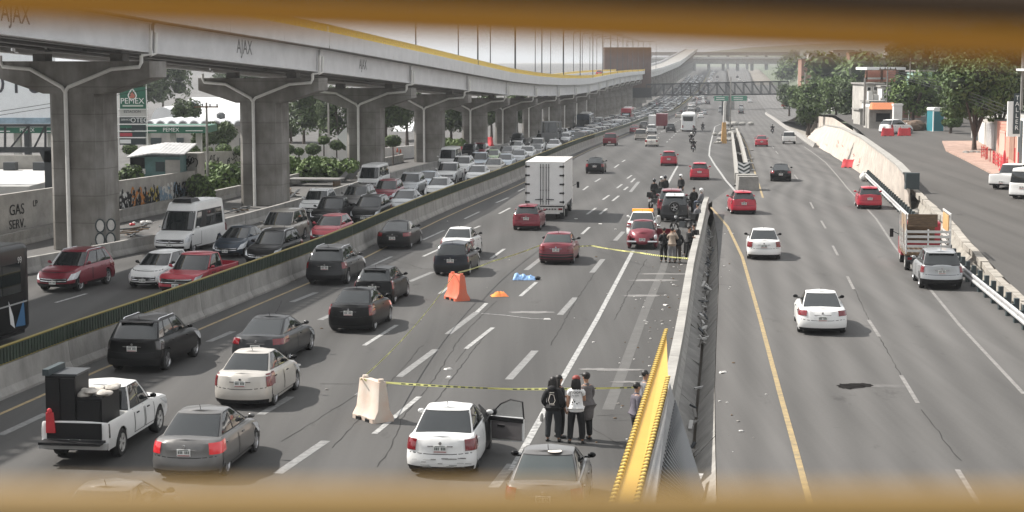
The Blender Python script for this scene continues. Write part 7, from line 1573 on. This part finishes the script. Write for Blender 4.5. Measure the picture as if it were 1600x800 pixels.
# queue on the left
Q = [('suv', 'dark_red', 97, 454, 'dark red SUV with chrome grille beside the first pier'), ('hatch', 'white', 233, 449, 'white hatchback between the dark red SUV and red pickup'), ('pickup', 'red', 288, 462, 'red pickup with silver roof bar behind the green barrier'), ('van', 'white', 276, 395, 'tall white passenger van with rooftop unit'),
 ('sedan', 'dark_blue', 361, 401, 'dark blue sedan right of the tall white van'), ('suv_small', 'black', 414, 415, 'black car with pale roof edge low behind the green barrier'), ('minivan', 'champagne', 430, 380, 'grey beige minivan with black nose cover'), ('suv_small', 'white', 490, 338, 'white SUV with roof rack near the second pier'), ('pickup', 'black', 511, 354, 'black pickup right of the white SUV'), ('hatch', 'pink_red', 509, 380, 'faded red hatchback half hidden by the green barrier'),
 ('suv', 'grey', 552, 330, 'grey SUV behind the black pickup'), ('suv', 'black', 572, 350, 'black SUV with chrome emblem behind the barrier'), ('van_low', 'white', 578, 298, 'white minibus at the head of the left lane by the third pier'), ('suv_small', 'dark_red', 600, 319, 'dark red compact SUV below the white minibus'), ('suv_small', 'silver', 637, 306, 'silver SUV right of the dark red compact SUV'), ('sedan', 'silver', 628, 333, 'silver sedan low behind the barrier below the silver SUV'),
 ('sedan', 'pale_blue', 664, 298, 'pale blue grey car between silver SUV and white pickup'), ('pickup', 'white', 697, 287, 'white pickup in the middle of the queue'), ('sedan', 'white', 682, 310, 'white sedan low behind the barrier below the white pickup'), ('van_low', 'white', 700, 263, 'white van beside the fourth pier'), ('suv', 'white', 719, 274, 'white SUV right of the white pickup'), ('pickup', 'pale_blue', 746, 267, 'pale blue pickup behind the white SUV'), ('sedan', 'white', 743, 287, 'white sedan touching the barrier below the pale blue pickup'),
 ('suv', 'maroon', 747, 248, 'maroon SUV near the fifth pier'), ('sedan', 'green', 767, 257, 'pale green sedan in the queue'), ('sedan', 'champagne', 769, 274, 'champagne sedan below the pale green sedan'), ('suv_small', 'dark_grey', 731, 250, 'dark SUV beside the red barrier panel'), ('sedan', 'grey', 789, 250, 'grey sedan right of the pale green sedan'), ('sedan', 'pale_blue', 787, 265, 'pale sedan below the grey sedan'), ('sedan', 'silver', 808, 257, 'silver sedan right of the pale sedan by the barrier'),
 ('sedan', 'white', 805, 240, 'white sedan above the silver sedan'), ('sedan', 'white', 822, 250, 'white sedan left of the box truck roof'), ('suv_small', 'white', 838, 238, 'white SUV above the box truck roof'), ('sedan', 'grey', 835, 246, 'grey sedan just above the box truck roof'), ('sedan', 'white', 864, 237, 'white sedan just above the right part of the box truck roof'), ('suv_small', 'dark_grey', 807, 228, 'dark SUV at the left of the queue by the sixth pier'), ('sedan', 'silver', 845, 225, 'silver sedan in front of the dark lorry')]
for tp, c, px, py, lab in Q:  # facing the camera
    k = {}
    if tp in ('hatch',) and c == 'white': k = dict(mirror=P['black'])
    o = put_car(tp, c, px, py, lab, away=False, group=GJ, **k)
    if tp == 'van': b = MB(); b.box((0, .5, 2.70), (1.1, 1.3, .18), 0, top=(.9, 1.0)); link('roof_unit', b.mesh('roof_unit', [M['trim']]), o)
rj = random.Random(12); jl = dict(sedan='sedan', suv_small='SUV', hatch='hatchback', van_low='van', minivan='minivan')
for lane in (.17, .50, .80):
    Y = 232. + lane * 8
    while Y < 1120:
        x = lerp(JL.Xs(Y) + .6, LB.Xs(Y) - 1.0, lane) + rj.uniform(-.25, .25); tp = rj.choices(['sedan', 'suv_small', 'hatch', 'van_low', 'minivan'], [5, 3, 3, 1, 1])[0]; c = rj.choices(['white', 'silver', 'pale_blue', 'grey', 'dark_grey', 'black', 'dark_red', 'champagne', 'beige'], [9, 5, 4, 1, 1, 1, 1, 1, 2])[0]
        sx = 800 + F * x / Y; busy = (Y < 300 and lane > .3 and sx < 862) or (lane < .3 and (225 < Y < 262 or 300 < Y < 330)) or (lane < .6 and lane > .3 and 375 < Y < 405) or (Y < 250)
        if not busy: car(tp, c, (x, Y, elev(Y)), hd_at(Vector((x, Y, 0))), 'small %s %s in the distant jam along the viaduct piers' % (c.replace('_', ' '), jl[tp]), 'car', 'distant vehicles in the traffic jam', False, 1, name={'sedan': 'sedan_car', 'suv_small': 'suv', 'hatch': 'hatchback_car', 'van_low': 'van', 'minivan': 'minivan'}[tp])
        Y += rj.uniform(6.0, 7.8) * (1 if Y < 500 else 1.6)
for frac in (.12, .35, .60, .85):
    Y = 620. + 40 * frac
    while Y < 1350:
        x = lerp(LB.Xs(Y) + 1, WL.Xs(Y), frac); c = rj.choice(['white', 'silver', 'grey', 'white', 'dark_grey', 'champagne'])
        car('sedan', c, (x, Y, elev(Y)), hd_at(Vector((x, Y, 0))), 'tiny %s car far up the main carriageway beyond the footbridge' % c.replace('_', ' '), 'car', 'tiny cars beyond the footbridge', True, 1, name='sedan_car'); Y += rj.uniform(30, 90)
q = G(858, 226); e = put('lorry', q, hd_at(q), 'dark fronted lorry in the queue above the box truck', 'lorry', GJ, False, 3.); cab(e, .2, 2.6, 2.3, 2.7, .5, M['girder_dark'], 1.1); b = MB(); b.box((0, -2.2, 1.9), (2.3, 4.6, 2.2)); link('cargo_box', b.mesh('cargo_box', [M['steel_dark']]), e); wheels_at(e, [(x, y) for x in (-1, 1) for y in (-3, 1.8)], .45, .28)
q = G(911, 207); coach(q, hd_at(q), 'dark coach with pale roof unit in the jam by the viaduct piers', P['dark_blue'], away=False, top=M['white_dirty'])
q = G(978, 191); coach(q, hd_at(q), 'red city bus in the jam near the footbridge tower', P['red'], away=False, top=M['white'], L=11)
q = G(1075, 206); coach(q, hd_at(q), 'white coach seen from behind in the right hand lane', M['white'], top=M['white'], L=12)
q = G(1030, 202); e = put('box_lorry', q, hd_at(q), 'truck with dark red box behind the white SUV far ahead', 'truck', GO, True, 3); b = MB(); b.box((.5, -1, 1.9), (2.3, 5, 2.4)); link('cargo_box', b.mesh('cargo_box', [P['maroon']]), e); cab(e, 1.7, 3.6, 2.1, 2.2, .5, P['white'], 1.1); wheels_at(e, [(x, y) for x in (-1, 1) for y in (-2, 2.8)], .42, .26)
b = MB(); b.box((-1.4, -.9, 1.7), (1.5, 4.8, 2.2)); link('side_locker', b.mesh('side_locker', [P['white']]), e)
# black coach at the left edge: only its rear left flank is in frame
M['bus_black'] = P['black']; q = G(52, 527); hb = LB.head(70)
e = coach((q.x - 1.25, q.y, 0), hb, 'black coach with blue and white flank emblem at left edge', P['black'], away=False, dist=-6.0, trim=M['steel'], win=M['glass'], H=3.55)
b = MB()
for col, pts in ((0, [(-5.55, .55), (-4.75, .6), (-5.45, 1.5)]), (1, [(-4.7, .55), (-4.35, .75), (-4.25, 1.6), (-4.6, 1.0)])): b.prism(pts, 1.258, 1.272, col, 'x') if False else b.add([(-1.262, y, z) for y, z in pts], [tuple(range(len(pts)))], col)
link('flank_emblem', b.mesh('flank_emblem', [mat('emblem_blue', (.05, .16, .32), .4), M['white']]), e)
t = text_mesh('99', .34, M['white_dirty'], .003); link('fleet_number', t, e, (-1.275, -5.2, 2.95), (0, 0, -math.pi / 2))
# vehicles on the viaduct
for Yv, tp, c, lab in ((238, 'van_low', 'black', 'dark van driving on the viaduct behind the yellow railing'), (262, 'pickup', 'grey', 'grey pickup following the dark van on the viaduct'), (470, 'sedan', 'red', 'red car on the viaduct below the brown tower')):
    x = VC.X(Yv) - 1.5; car(tp, c, (x, Yv, zv(Yv) + 1.86), VC.head(Yv), lab, 'car' if tp == 'sedan' else 'van' if 'van' in tp else 'pickup', None, True, 0, name='van' if 'van' in tp else 'sedan_car' if tp == 'sedan' else 'pickup_truck', sc=1.0)
# side street vehicles
def street_car(tp, c, px, py, hd, lab, away, **k):
    q = G(px, py, 0, zr); return car(tp, c, (q.x, q.y, zr(q.y) + .02), hd, lab, {'pickup': 'pickup', 'van_low': 'van'}.get(tp, 'car'), None, away, 0, name={'pickup': 'pickup_truck', 'van_low': 'van'}.get(tp, 'sedan_car'), **k)
street_car('pickup', 'white', 1573, 297, .75, 'white pickup parked on the side street by the pink pavement', True); street_car('van_low', 'white', 1604, 312, .70, 'white van parked behind the pickup at the right edge', True)
street_car('hatch', 'white', 1388, 210, 1.3, 'white abandoned car behind the red plastic barriers', True); street_car('van_low', 'white', 1254, 176, .1, 'white van coming down the ramp by the grove', False)
# ------------------------------------------------------------------ load of the white pickup
h = pk.rotation_euler.z
def on_pickup(lx, ly, lz): v = Vector((lx, ly, lz)); v.rotate(pk.rotation_euler); return Vector(pk.location) + v * .98
def load(name, cx, cy, cz, d, m, label, cat, top=None, smooth=None): b = MB(); b.box((0, 0, d[2] / 2), d, 0, top=top); return tag(b.build(name, m, None, smooth, on_pickup(cx, cy, cz), (0, 0, h)), label, cat)
e = empty('black_cabinet', on_pickup(-.38, -1.95, .72), h, 'tall black cabinet standing in the white pickup bed', 'cabinet')
b = MB(); b.box((0, 0, .75), (.78, .95, 1.5)); link('carcass', b.mesh('carcass', [M['black']]), e); b = MB(); b.box((.0, .05, 1.53), (.84, 1.0, .05)); link('top_panel', b.mesh('top_panel', [M['steel_dark']]), e); b = MB(); b.box((-.30, -.1, 1.62), (.16, 1.15, .16)); link('top_bar', b.mesh('top_bar', [M['sign_dark']]), e)
for x in (-.2, .2): b = MB(); b.box((x, -.49, .75), (.36, .03, 1.40)); link('door', b.mesh('door', [M['trim']]), e)
e = empty('black_chest', on_pickup(.36, -1.75, .72), h, 'lower black chest with pale cloth on top in the pickup bed', 'chest')
b = MB(); b.box((0, 0, .48), (.66, 1.3, .96)); link('carcass', b.mesh('carcass', [M['black']]), e); b = MB(); b.box((.0, -.67, .48), (.58, .03, .8)); link('front_panel', b.mesh('front_panel', [M['trim']]), e)
rl = random.Random(4); b = MB()
for k in range(13): b.ball((rl.uniform(-.34, .34), rl.uniform(-.6, .7), rl.uniform(.02, .14)), (rl.uniform(.12, .22), rl.uniform(.14, .3), rl.uniform(.05, .11)), 9, 6)
o = tag(b.build('cloth_bundle', mat('cloth_bundle', (.44, .41, .37), .95, noise=.4, nscale=5, bump=.6, bscale=8), None, 70, on_pickup(.34, -1.6, 1.68), (0, 0, h)), 'crumpled pale cloth sacks lying on the black chest', 'cloth')
b = MB(); b.box((0, 0, 0), (.24, .05, .52), 0, top=(.19, .05)); b.ball((0, 0, .30), (.07, .05, .08), 8, 6); o = tag(b.build('red_bag', M['red_plastic'], None, None, on_pickup(-.60, -2.62, 1.08), (.1, 0, h)), 'red plastic bag hanging from the cabinet in the pickup bed', 'bag')
tg = MB(); tg.box((0, -2.72, .60), (1.62, .46, .07), 1); tg.box((0, -2.62, .50), (1.80, .16, .16), 0); link('open_tailgate', tg.mesh('open_tailgate', [M['steel'], M['trim']]), pk)
tg = MB(); tg.box((0, -2.545, .86), (1.45, .04, .42)); link('bed_opening', tg.mesh('bed_opening', [M['black']]), pk)
# ------------------------------------------------------------------ white sedan with its door open
acc = put_car('sedan_notch', 'white', 695, 735, 'white sedan with scuffed bumper and open front door by the standing people', group=None, hd=.115, variant=('open_door',), bumper=None) if False else put_car('sedan', 'white', 695, 735, 'white sedan with scuffed bumper and open front door by the standing people', hd=.10, variant=('open_door',), rim='rim_dark')
s_ = TYPES['sedan']; parts, _ = car_parts('sedan', ('open_door',))
b = MB(); b.box((.858, .60, .60), (.02, .98, .72)); b.add([(.845, .12, .96), (.845, 1.10, .96), (.66, .36, 1.36), (.66, .12, 1.38)], [(0, 1, 2, 3)]); link('door_opening', b.mesh('door_opening', [M['black']]), acc)
dr_ = empty('front_door', (.875, 1.10, 0)); dr_.parent = acc; dr_.rotation_euler = (0, 0, math.radians(66)); dr_['label'] = 'open front door with grey inner trim'
b = MB(); pl = [(-.98, .32), (-.02, .28), (.0, .92), (-.98, .95)]; b.prism(pl, -.03, .04, 0, 'x'); link('outer_skin', b.mesh('outer_skin', [P['white']]), dr_)
b = MB(); pl = [(-.94, .36), (-.06, .34), (-.05, .80), (-.94, .82)]; b.prism(pl, -.06, -.03, 0, 'x'); link('inner_trim', b.mesh('inner_trim', [mat('door_trim', (.13, .12, .12), .7)]), dr_)
b = MB(); b.box((-.045, -.5, .87), (.05, .96, .11)); b.tube([(0, -.98, .92), (0, -.94, 1.36), (0, -.60, 1.40), (0, -.30, 1.26), (0, 0, .95)], .022, 6); link('window_frame', b.mesh('window_frame', [M['black']], 40), dr_)
b = MB(); b.add([(.0, -.95, .94), (.0, -.03, .94), (.0, -.30, 1.24), (.0, -.60, 1.38), (.0, -.92, 1.34)], [(0, 1, 2, 3, 4)])
gm = bpy.data.materials.new('clear_glass'); gm.use_nodes = True; pb = gm.node_tree.nodes['Principled BSDF']; pb.inputs['Base Color'].default_value = (.3, .33, .33, 1); pb.inputs['Alpha'].default_value = .3; pb.inputs['Roughness'].default_value = .05
link('window_glass', b.mesh('window_glass', [gm]), dr_); b = MB(); b.box((-.07, -.35, .70), (.03, .22, .05)); link('inner_handle', b.mesh('inner_handle', [M['chrome']]), dr_)
b = MB(); b.ball((.02, -.08, 1.02), (.10, .09, .09)); link('mirror', b.mesh('mirror', [M['black']], 50), dr_)
b = MB(); sc_ = random.Random(3)
for k in range(22): x = sc_.uniform(-.75, .75); z = sc_.uniform(.28, .52); b.box((x, -2.206 - .0, z), (sc_.uniform(.05, .22), .012, sc_.uniform(.006, .03)))
o = link('bumper_scuffs', b.mesh('bumper_scuffs', [mat('scuff', (.30, .30, .29), .8)]), acc); o['kind'] = 'stuff'
# grey car at the bottom edge
near = put_car('sedan', 'grey', 853, 817, 'grey sedan with round roof sticker cut off by the lower railing', hd=.10, mirror=P['black'], glass=M['glass_light'])
b = MB(); b.lathe([(0, .16), (.008, .15)], 'z', 18); link('roof_sticker', b.mesh('roof_sticker', [M['sticker']]), near, (.15, -.72, 1.475))
# ------------------------------------------------------------------ incident group farther on
put_car('beetle', 'maroon', 1004, 388, 'old rounded maroon car with curved roof behind the white patrol car', hd=.11, mirror=M['chrome'], tail=M['tail'])
bt = bpy.data.objects['rounded_car']
for sx in (-1, 1):
    for y in (-1.15, 1.22):
        b = MB(); b.ball((sx * .70, y, .42), (.17, .52, .40), 14, 10); link('fender', b.mesh('fender', [P['maroon']], 60), bt)
    b = MB(); b.ball((sx * .70, -1.62, .66), (.09, .07, .14), 10, 8); link('tail_light', b.mesh('tail_light', [M['tail'] if sx < 0 else M['lamp']], 60), bt)
    b = MB(); b.tube([(sx * .8, -2.02, .45), (sx * .3, -2.12, .45)], .05, 8); link('bumper', b.mesh('bumper', [M['chrome']], 40), bt)
dd = MB(); dd.prism([(0, .35), (-.9, .35), (-.92, .95), (0, .95)], -.02, .02, 0, 'x'); dd.tube([(0, 0, .95), (0, -.25, 1.36), (0, -.85, 1.38), (0, -.92, .95)], .022, 6, 1); o = link('door', dd.mesh('door', [P['maroon'], M['black']], 40), bt, (.72, .55, 0), (0, 0, math.radians(72)))
pt_ = put_car('sedan', 'white', 1003, 372, 'white patrol car with lit amber roof bar ahead of the maroon car', hd=.11)
b = MB(); b.box((0, -.30, 1.53), (1.2, .34, .14)); link('amber_light_bar', b.mesh('amber_light_bar', [M['amber']]), pt_)
st = put_car('suv_small', 'dark_grey', 1054, 346, 'dark grey SUV with white roof and tailgate spare wheel', hd=.11)
b = MB(); b.box((0, -.5, 1.66), (1.15, 2.0, .05), 0, top=(1.0, 1.8)); link('white_roof', b.mesh('white_roof', [P['white']]), st)
tm, gm2 = wheel_mesh(.345, .22, 'rim'); w = link('spare_wheel', tm, st, (0, -2.13, .98), (0, 0, math.pi / 2)); link('rim', gm2, w)
put_car('suv', 'maroon', 1049, 336, 'maroon SUV parked just ahead of the SUV with spare wheel', hd=.11)
def moto(px, py, yaw, lab, **k): e = empty('motorcycle', G(px, py), yaw, lab, 'motorcycle'); motorcycle_parts(e, P['black'], **k); return e
moto(1023, 326, -.5, 'white faced motorcycle parked left of the maroon SUV', screen=True); moto(1069, 364, .9, 'black motorcycle parked behind the SUV with spare wheel by the divider', screen=True); moto(1078, 330, .4, 'black motorcycle parked right of the maroon SUV')
b = MB(); b.box((0, 0, .05), (1.5, 1.2, .1)); b.box((0, 0, .12), (1.3, .9, .05), 1); q = G(1082, 342); tag(b.build('dark_mat', [M['sign_dark'], M['stain']], None, None, tuple(q), (0, 0, -.1)), 'flat dark panel lying on the road beside the SUV with spare wheel', 'panel')
# ------------------------------------------------------------------ people
GP = 'onlookers by the divider'
def at_g(px, py): return G(px, py)
person(at_g(864, 690), math.radians(-14), 'person in black hoodie with pale back print and long black hair', 'black', 'charcoal', hair='long', armR='pocket', armL='pocket', stance=.15, h=1.70, hood=True, hips=1.12)
person(at_g(873, 684), math.radians(-60), 'person with dark hair standing behind the black hoodie, face turned right', 'black', 'black', hair='long', armR='down', armL='fold', h=1.66)
person(at_g(900, 693), math.radians(-6), 'person in white lettered T-shirt and black trousers with reddish cap', 'white', 'black', hair='long', armR='phone', armL='down', sleeves='short', stance=.16, h=1.76, cap=RED_HAIR, hips=1.05)
person(at_g(916, 688), math.radians(35), 'person in long dark coat and dark hat facing the white T-shirt', 'check', 'black', hair='short', cap=HAIR, armR='fold', armL='fold', long_coat=True, h=1.78)
person(at_g(994, 702), math.radians(-70), 'dark haired person in plaid shirt beside the yellow canopy', 'plaid', 'black', hair='short', h=1.72)
person(at_g(1007, 678), math.radians(-80), 'dark haired person half hidden behind the yellow canopy', 'grey', 'jeans', hair='short', h=1.70)
person(at_g(1037, 410), math.radians(10), 'person in black by the maroon car, left of the tan jacket', 'black', 'black', armR='fold', armL='fold', h=1.72)
person(at_g(1050, 411), math.radians(-15), 'person in tan jacket and grey trousers beside the open car door', 'tan', 'grey', armR='face', armL='face', h=1.75)
person(at_g(1059, 410), math.radians(15), 'person in dark coat right of the tan jacket', 'black', 'brown', hair='long', armR='pocket', h=1.68)
person(at_g(1076, 406), math.radians(-70), 'person in black with white shoes leaning at the divider', 'black', 'black', armR='fold', armL='fold', shoe=SHOE_W, h=1.70, stride=.1)
person(at_g(1084, 400), math.radians(60), 'person in black with backpack sitting on the divider end', 'black', 'black', sit=.78, armR='lap', armL='lap', bag=True, h=1.70)
person(at_g(1090, 362), math.radians(40), 'person in grey jacket sitting on the divider beside the motorcycle', 'grey', 'black', sit=.78, armR='lap', armL='lap', h=1.70)
person(at_g(1084, 334), math.radians(5), 'person in black standing right of the maroon SUV', 'black', 'black', armR='down', armL='pocket', h=1.74)
person(at_g(1096, 335), math.radians(60), 'person with white helmet and grey jacket sitting at the divider end', 'grey', 'jeans', sit=.78, armR='lap', armL='lap', helmet=HELM, h=1.72)
for k, (px, py, hm) in enumerate(((1034, 314, HELM), (1039, 312, HELM_B), (1064, 310, HELM), (1022, 318, HELM_B))): person(at_g(px, py), math.radians(180 if k % 2 else 150), ['person with white helmet ahead of the maroon SUV, left one', 'person with black helmet ahead of the maroon SUV', 'person with white helmet ahead of the maroon SUV, right one', 'person with black helmet beside the white faced motorcycle'][k], 'black', 'black', helmet=hm, h=1.72)
# prints on the backs
pp = bpy.data.objects['person.002'] if 'person.002' in bpy.data.objects else None
def back_print(per, s, z, size, y=-.150, m=None): o = link('shirt_print', text_mesh(s, size, m or M['black'], .002), per, (0, y, z)); return o
if pp:
    back_print(pp, 'SNOOPY', 1.36, .085, -.140); back_print(pp, 'by scott', 1.28, .055, -.140)
    b = MB(); rp_ = random.Random(8)
    for k in range(9): b.ball((rp_.uniform(-.10, .10), -.138, rp_.uniform(.98, 1.18)), (rp_.uniform(.01, .03), .012, rp_.uniform(.01, .035)), 7, 5)
    link('shirt_print', b.mesh('shirt_print', [M['black']]), pp)
p1_ = bpy.data.objects['person']; b = MB(); b.tube([(-.06, -.150, 1.32), (.05, -.150, 1.30), (.09, -.152, 1.15), (.05, -.152, 1.06), (-.06, -.152, 1.06), (-.09, -.152, 1.15), (-.05, -.150, 1.30)], .008, 5); b.box((0, -.15, 1.03), (.15, .012, .012)); b.box((0, -.15, 1.36), (.12, .012, .02)); link('jacket_print', b.mesh('jacket_print', [M['sticker']]), p1_)
b = MB(); b.ball((0, 0, 0), (.06, .04, .13), 8, 6); q = AT(846, 652, 47.6); tag(b.build('plastic_bag', M['white_dirty'], None, 60, tuple(q)), 'pale plastic bag hanging beside the black hoodie', 'bag')
# riders
for lab, rl_ in (('motorcycle nearest of three riding in line on the main carriageway', 'rider in black on the nearest motorcycle of the line of three'), ('second motorcycle in the line of three on the main carriageway', 'rider with pale helmet, second in the line of three'), ('farthest motorcycle in the line of three', 'rider farthest in the line of three'), ('motorcycle right of the white coach', 'rider in black right of the white coach'), ('scooter left of the white pickup on the right carriageway', 'rider in black on the scooter on the right carriageway')): RIDER_LABEL[lab] = rl_
for (px, py), lab, hm in zip(((1083, 238), (1080, 226), (1085, 213), (1098, 205), (1207, 209)), list(RIDER_LABEL), (HELM_B, HELM, HELM_B, HELM_B, HELM_B)): rider(G(px, py), hd_at(G(px, py)), lab, helm=hm)
finish_skins()
# ------------------------------------------------------------------ tape, blue sheet, orange cloth
def tape(pts, label, w=.055, sag=.10):
    P_ = [Vector(p) for p in pts]; rows = []; rows2 = []; k0 = 0
    for i in range(len(P_) - 1):
        n = max(4, int((P_[i + 1] - P_[i]).length / .6))
        for k in range(n + (i == len(P_) - 2)):
            f = k / n; p = P_[i].lerp(P_[i + 1], f); p.z -= sag * 4 * f * (1 - f); tw = .02 * math.sin(k * .9); rows.append([p + Vector((0, tw, w / 2)), p + Vector((0, -tw, -w / 2))]); rows2.append(p)
    b = MB(); b.grid(rows); e = empty('barrier_tape', (0, 0, 0), 0, label, 'tape'); link('strip', b.mesh('strip', [M['tape']], None, recalc=False), e)
    b = MB(); rt_ = random.Random(2); L = 0
    for i in range(len(rows2) - 1):
        p, q = rows2[i], rows2[i + 1]
        if i % 5 == 4: continue
        for k in range(3):
            a_, c_ = p.lerp(q, k / 3 + .04), p.lerp(q, k / 3 + .24); o = Vector((0, -.012, 0)); b.add([a_ + o + Vector((0, 0, -.016)), c_ + o + Vector((0, 0, -.016)), c_ + o + Vector((0, 0, .016)), a_ + o + Vector((0, 0, .016))], [(0, 1, 2, 3)])
    o = link('dark_print', b.mesh('dark_print', [M['plate_ink']], None, recalc=False), e); o['kind'] = 'stuff'
t1 = Vector(W1.location) + Vector((0, 0, 1.12)); t2 = Vector(W2.location) + Vector((0, 0, 1.1))
tape([t1 + Vector((-.25, .1, .0)), t1 + Vector((.15, -.1, -.04)), AT(800, 608, t1.y), AT(1034, 604, t1.y + .3)], 'yellow barrier tape strung from the faded barrier across to the divider', sag=.02)
tape([t1 + Vector((-.35, 0, .0)), t2 + Vector((-.1, 0, 0))], 'yellow barrier tape running from faded barrier up to orange barrier', .05, .25)
tape([t2 + Vector((.05, 0, .05)), AT(770, 408, 84), G(842, 384, .15), G(925, 384, .25)], 'yellow barrier tape from the orange barrier past the maroon sedan', .055, .04)
tape([G(925, 384, .25), G(1000, 395, .75), G(1076, 404, 1.0)], 'yellow barrier tape crossing behind the maroon rounded car to the divider', .055, .03)
q = G(823, 437); e = empty('covered_bundle', q, -.08, 'crumpled blue sheet bundle with dark shoes lying on the lane', 'sheet bundle')
b = MB(); rb = random.Random(6); rows = []; nx, ny = 26, 12
for i in range(nx + 1):
    row = []
    for j in range(ny + 1):
        u, v = i / nx, j / ny; x = lerp(-.62, .42, u); y = lerp(-.34, .36, v) * (1 - .25 * u); hgt = (math.sin(math.pi * v) ** .7) * (.16 * math.exp(-((u - .15) / .13) ** 2) + .14 * math.exp(-((u - .45) / .12) ** 2) + .10 * math.exp(-((u - .78) / .12) ** 2) + .15) * (1 - .2 * u)
        row.append((x + rb.uniform(-.02, .02), y + rb.uniform(-.03, .03), max(.012, hgt * rb.uniform(.82, 1.12)) if 0 < j < ny and 0 < i < nx else .012))
    rows.append(row)
b.grid(rows); link('blue_sheet', b.mesh('blue_sheet', [mat('sheet_blue', (.18, .34, .62), .5, col2=(.25, .42, .68), nscale=2.5)], 70, recalc=False), e)
b = MB()
for k in range(2): b.ball((.50, -.08 + .16 * k, .08), (.15, .07, .08), 9, 6)
link('shoes', b.mesh('shoes', [M['black']], 60), e)
q = G(780, 463); b = MB(); rows = []
for i in range(13):
    row = []
    for j in range(9): u, v = i / 12, j / 8; row.append((lerp(-.36, .38, u) , lerp(-.25, .25, v), max(.012, .22 * math.sin(math.pi * u) ** .6 * math.sin(math.pi * v) * rb.uniform(.6, 1.2))))
    rows.append(row)
b.grid(rows); tag(b.build('orange_cloth', mat('cloth_orange', (.75, .33, .04), .8, col2=(.70, .16, .08), nscale=4), None, 60, tuple(q), (0, 0, .2), recalc=False), 'crumpled orange and yellow cloth lying between barrier and blue sheet', 'cloth')
for k, (px, py) in enumerate(((855, 499), (700, 577), (701, 590), (900, 342), (938, 350), (1130, 582), (465, 571), (1128, 583), (1040, 477))): q = G(px, py); b = MB(); b.box((0, 0, .02), (.28 - .02 * k, .16, .04), 0, top=(.2, .1)); tag(b.build('paper_scrap', M['white_dirty'], None, None, tuple(q), (0, 0, k * .7)), 'small pale scrap lying flat on the asphalt', 'scrap', 'pale scraps on the road')
# graffiti on the first pier
b = MB(); q = AT(165, 365, 95.2)
for k, (x, z, r) in enumerate(((-.28, .42, .30), (.30, .46, .28), (-.30, -.32, .30), (.26, -.30, .30))):
    b.tube([(q.x + x + r * math.cos(a) * .8, q.y - .0, q.z + z + r * math.sin(a) * 1.15) for a in [j * math.pi / 6 for j in range(13)]], .045, 5, 0)
for k, (x, z, r) in enumerate(((-.28, .42, .30), (.30, .46, .28), (-.30, -.32, .30), (.26, -.30, .30))):
    b.add([(q.x + x + r * math.cos(a) * .8, q.y - .004, q.z + z + r * math.sin(a) * 1.15) for a in [j * math.pi / 9 for j in range(18)]], [tuple(range(18))], 1)
tg_ = b.build('bubble_graffiti', [M['sign_dark'], M['white_dirty']]); pier0 = [o for o in bpy.data.objects if o.name.startswith('viaduct_pier') and abs(o.location.y - 96.6) < 1][0]
mw = Matrix.Translation(pier0.location) @ pier0.rotation_euler.to_matrix().to_4x4(); tg_.data.transform(mw.inverted()); tg_.parent = pier0
# ------------------------------------------------------------------ haze
HAZE = 0.00021
hz = MB(); z0_, z1_ = -60, 330; hz.box((0, 2300, (z0_ + z1_) / 2), (6000, 5200, z1_ - z0_)); o = hz.build('haze', mat('haze_dummy', (1, 1, 1))); tag(o, kind='stuff')
hm = bpy.data.materials.new('haze_air'); hm.use_nodes = True; nt = hm.node_tree; nt.nodes.remove(nt.nodes['Principled BSDF']); pv = nt.nodes.new('ShaderNodeVolumePrincipled'); pv.inputs['Color'].default_value = (.86, .90, .95, 1); pv.inputs['Density'].default_value = HAZE; pv.inputs['Anisotropy'].default_value = .2; nt.links.new(pv.outputs[0], nt.nodes['Material Output'].inputs['Volume']); o.data.materials[0] = hm
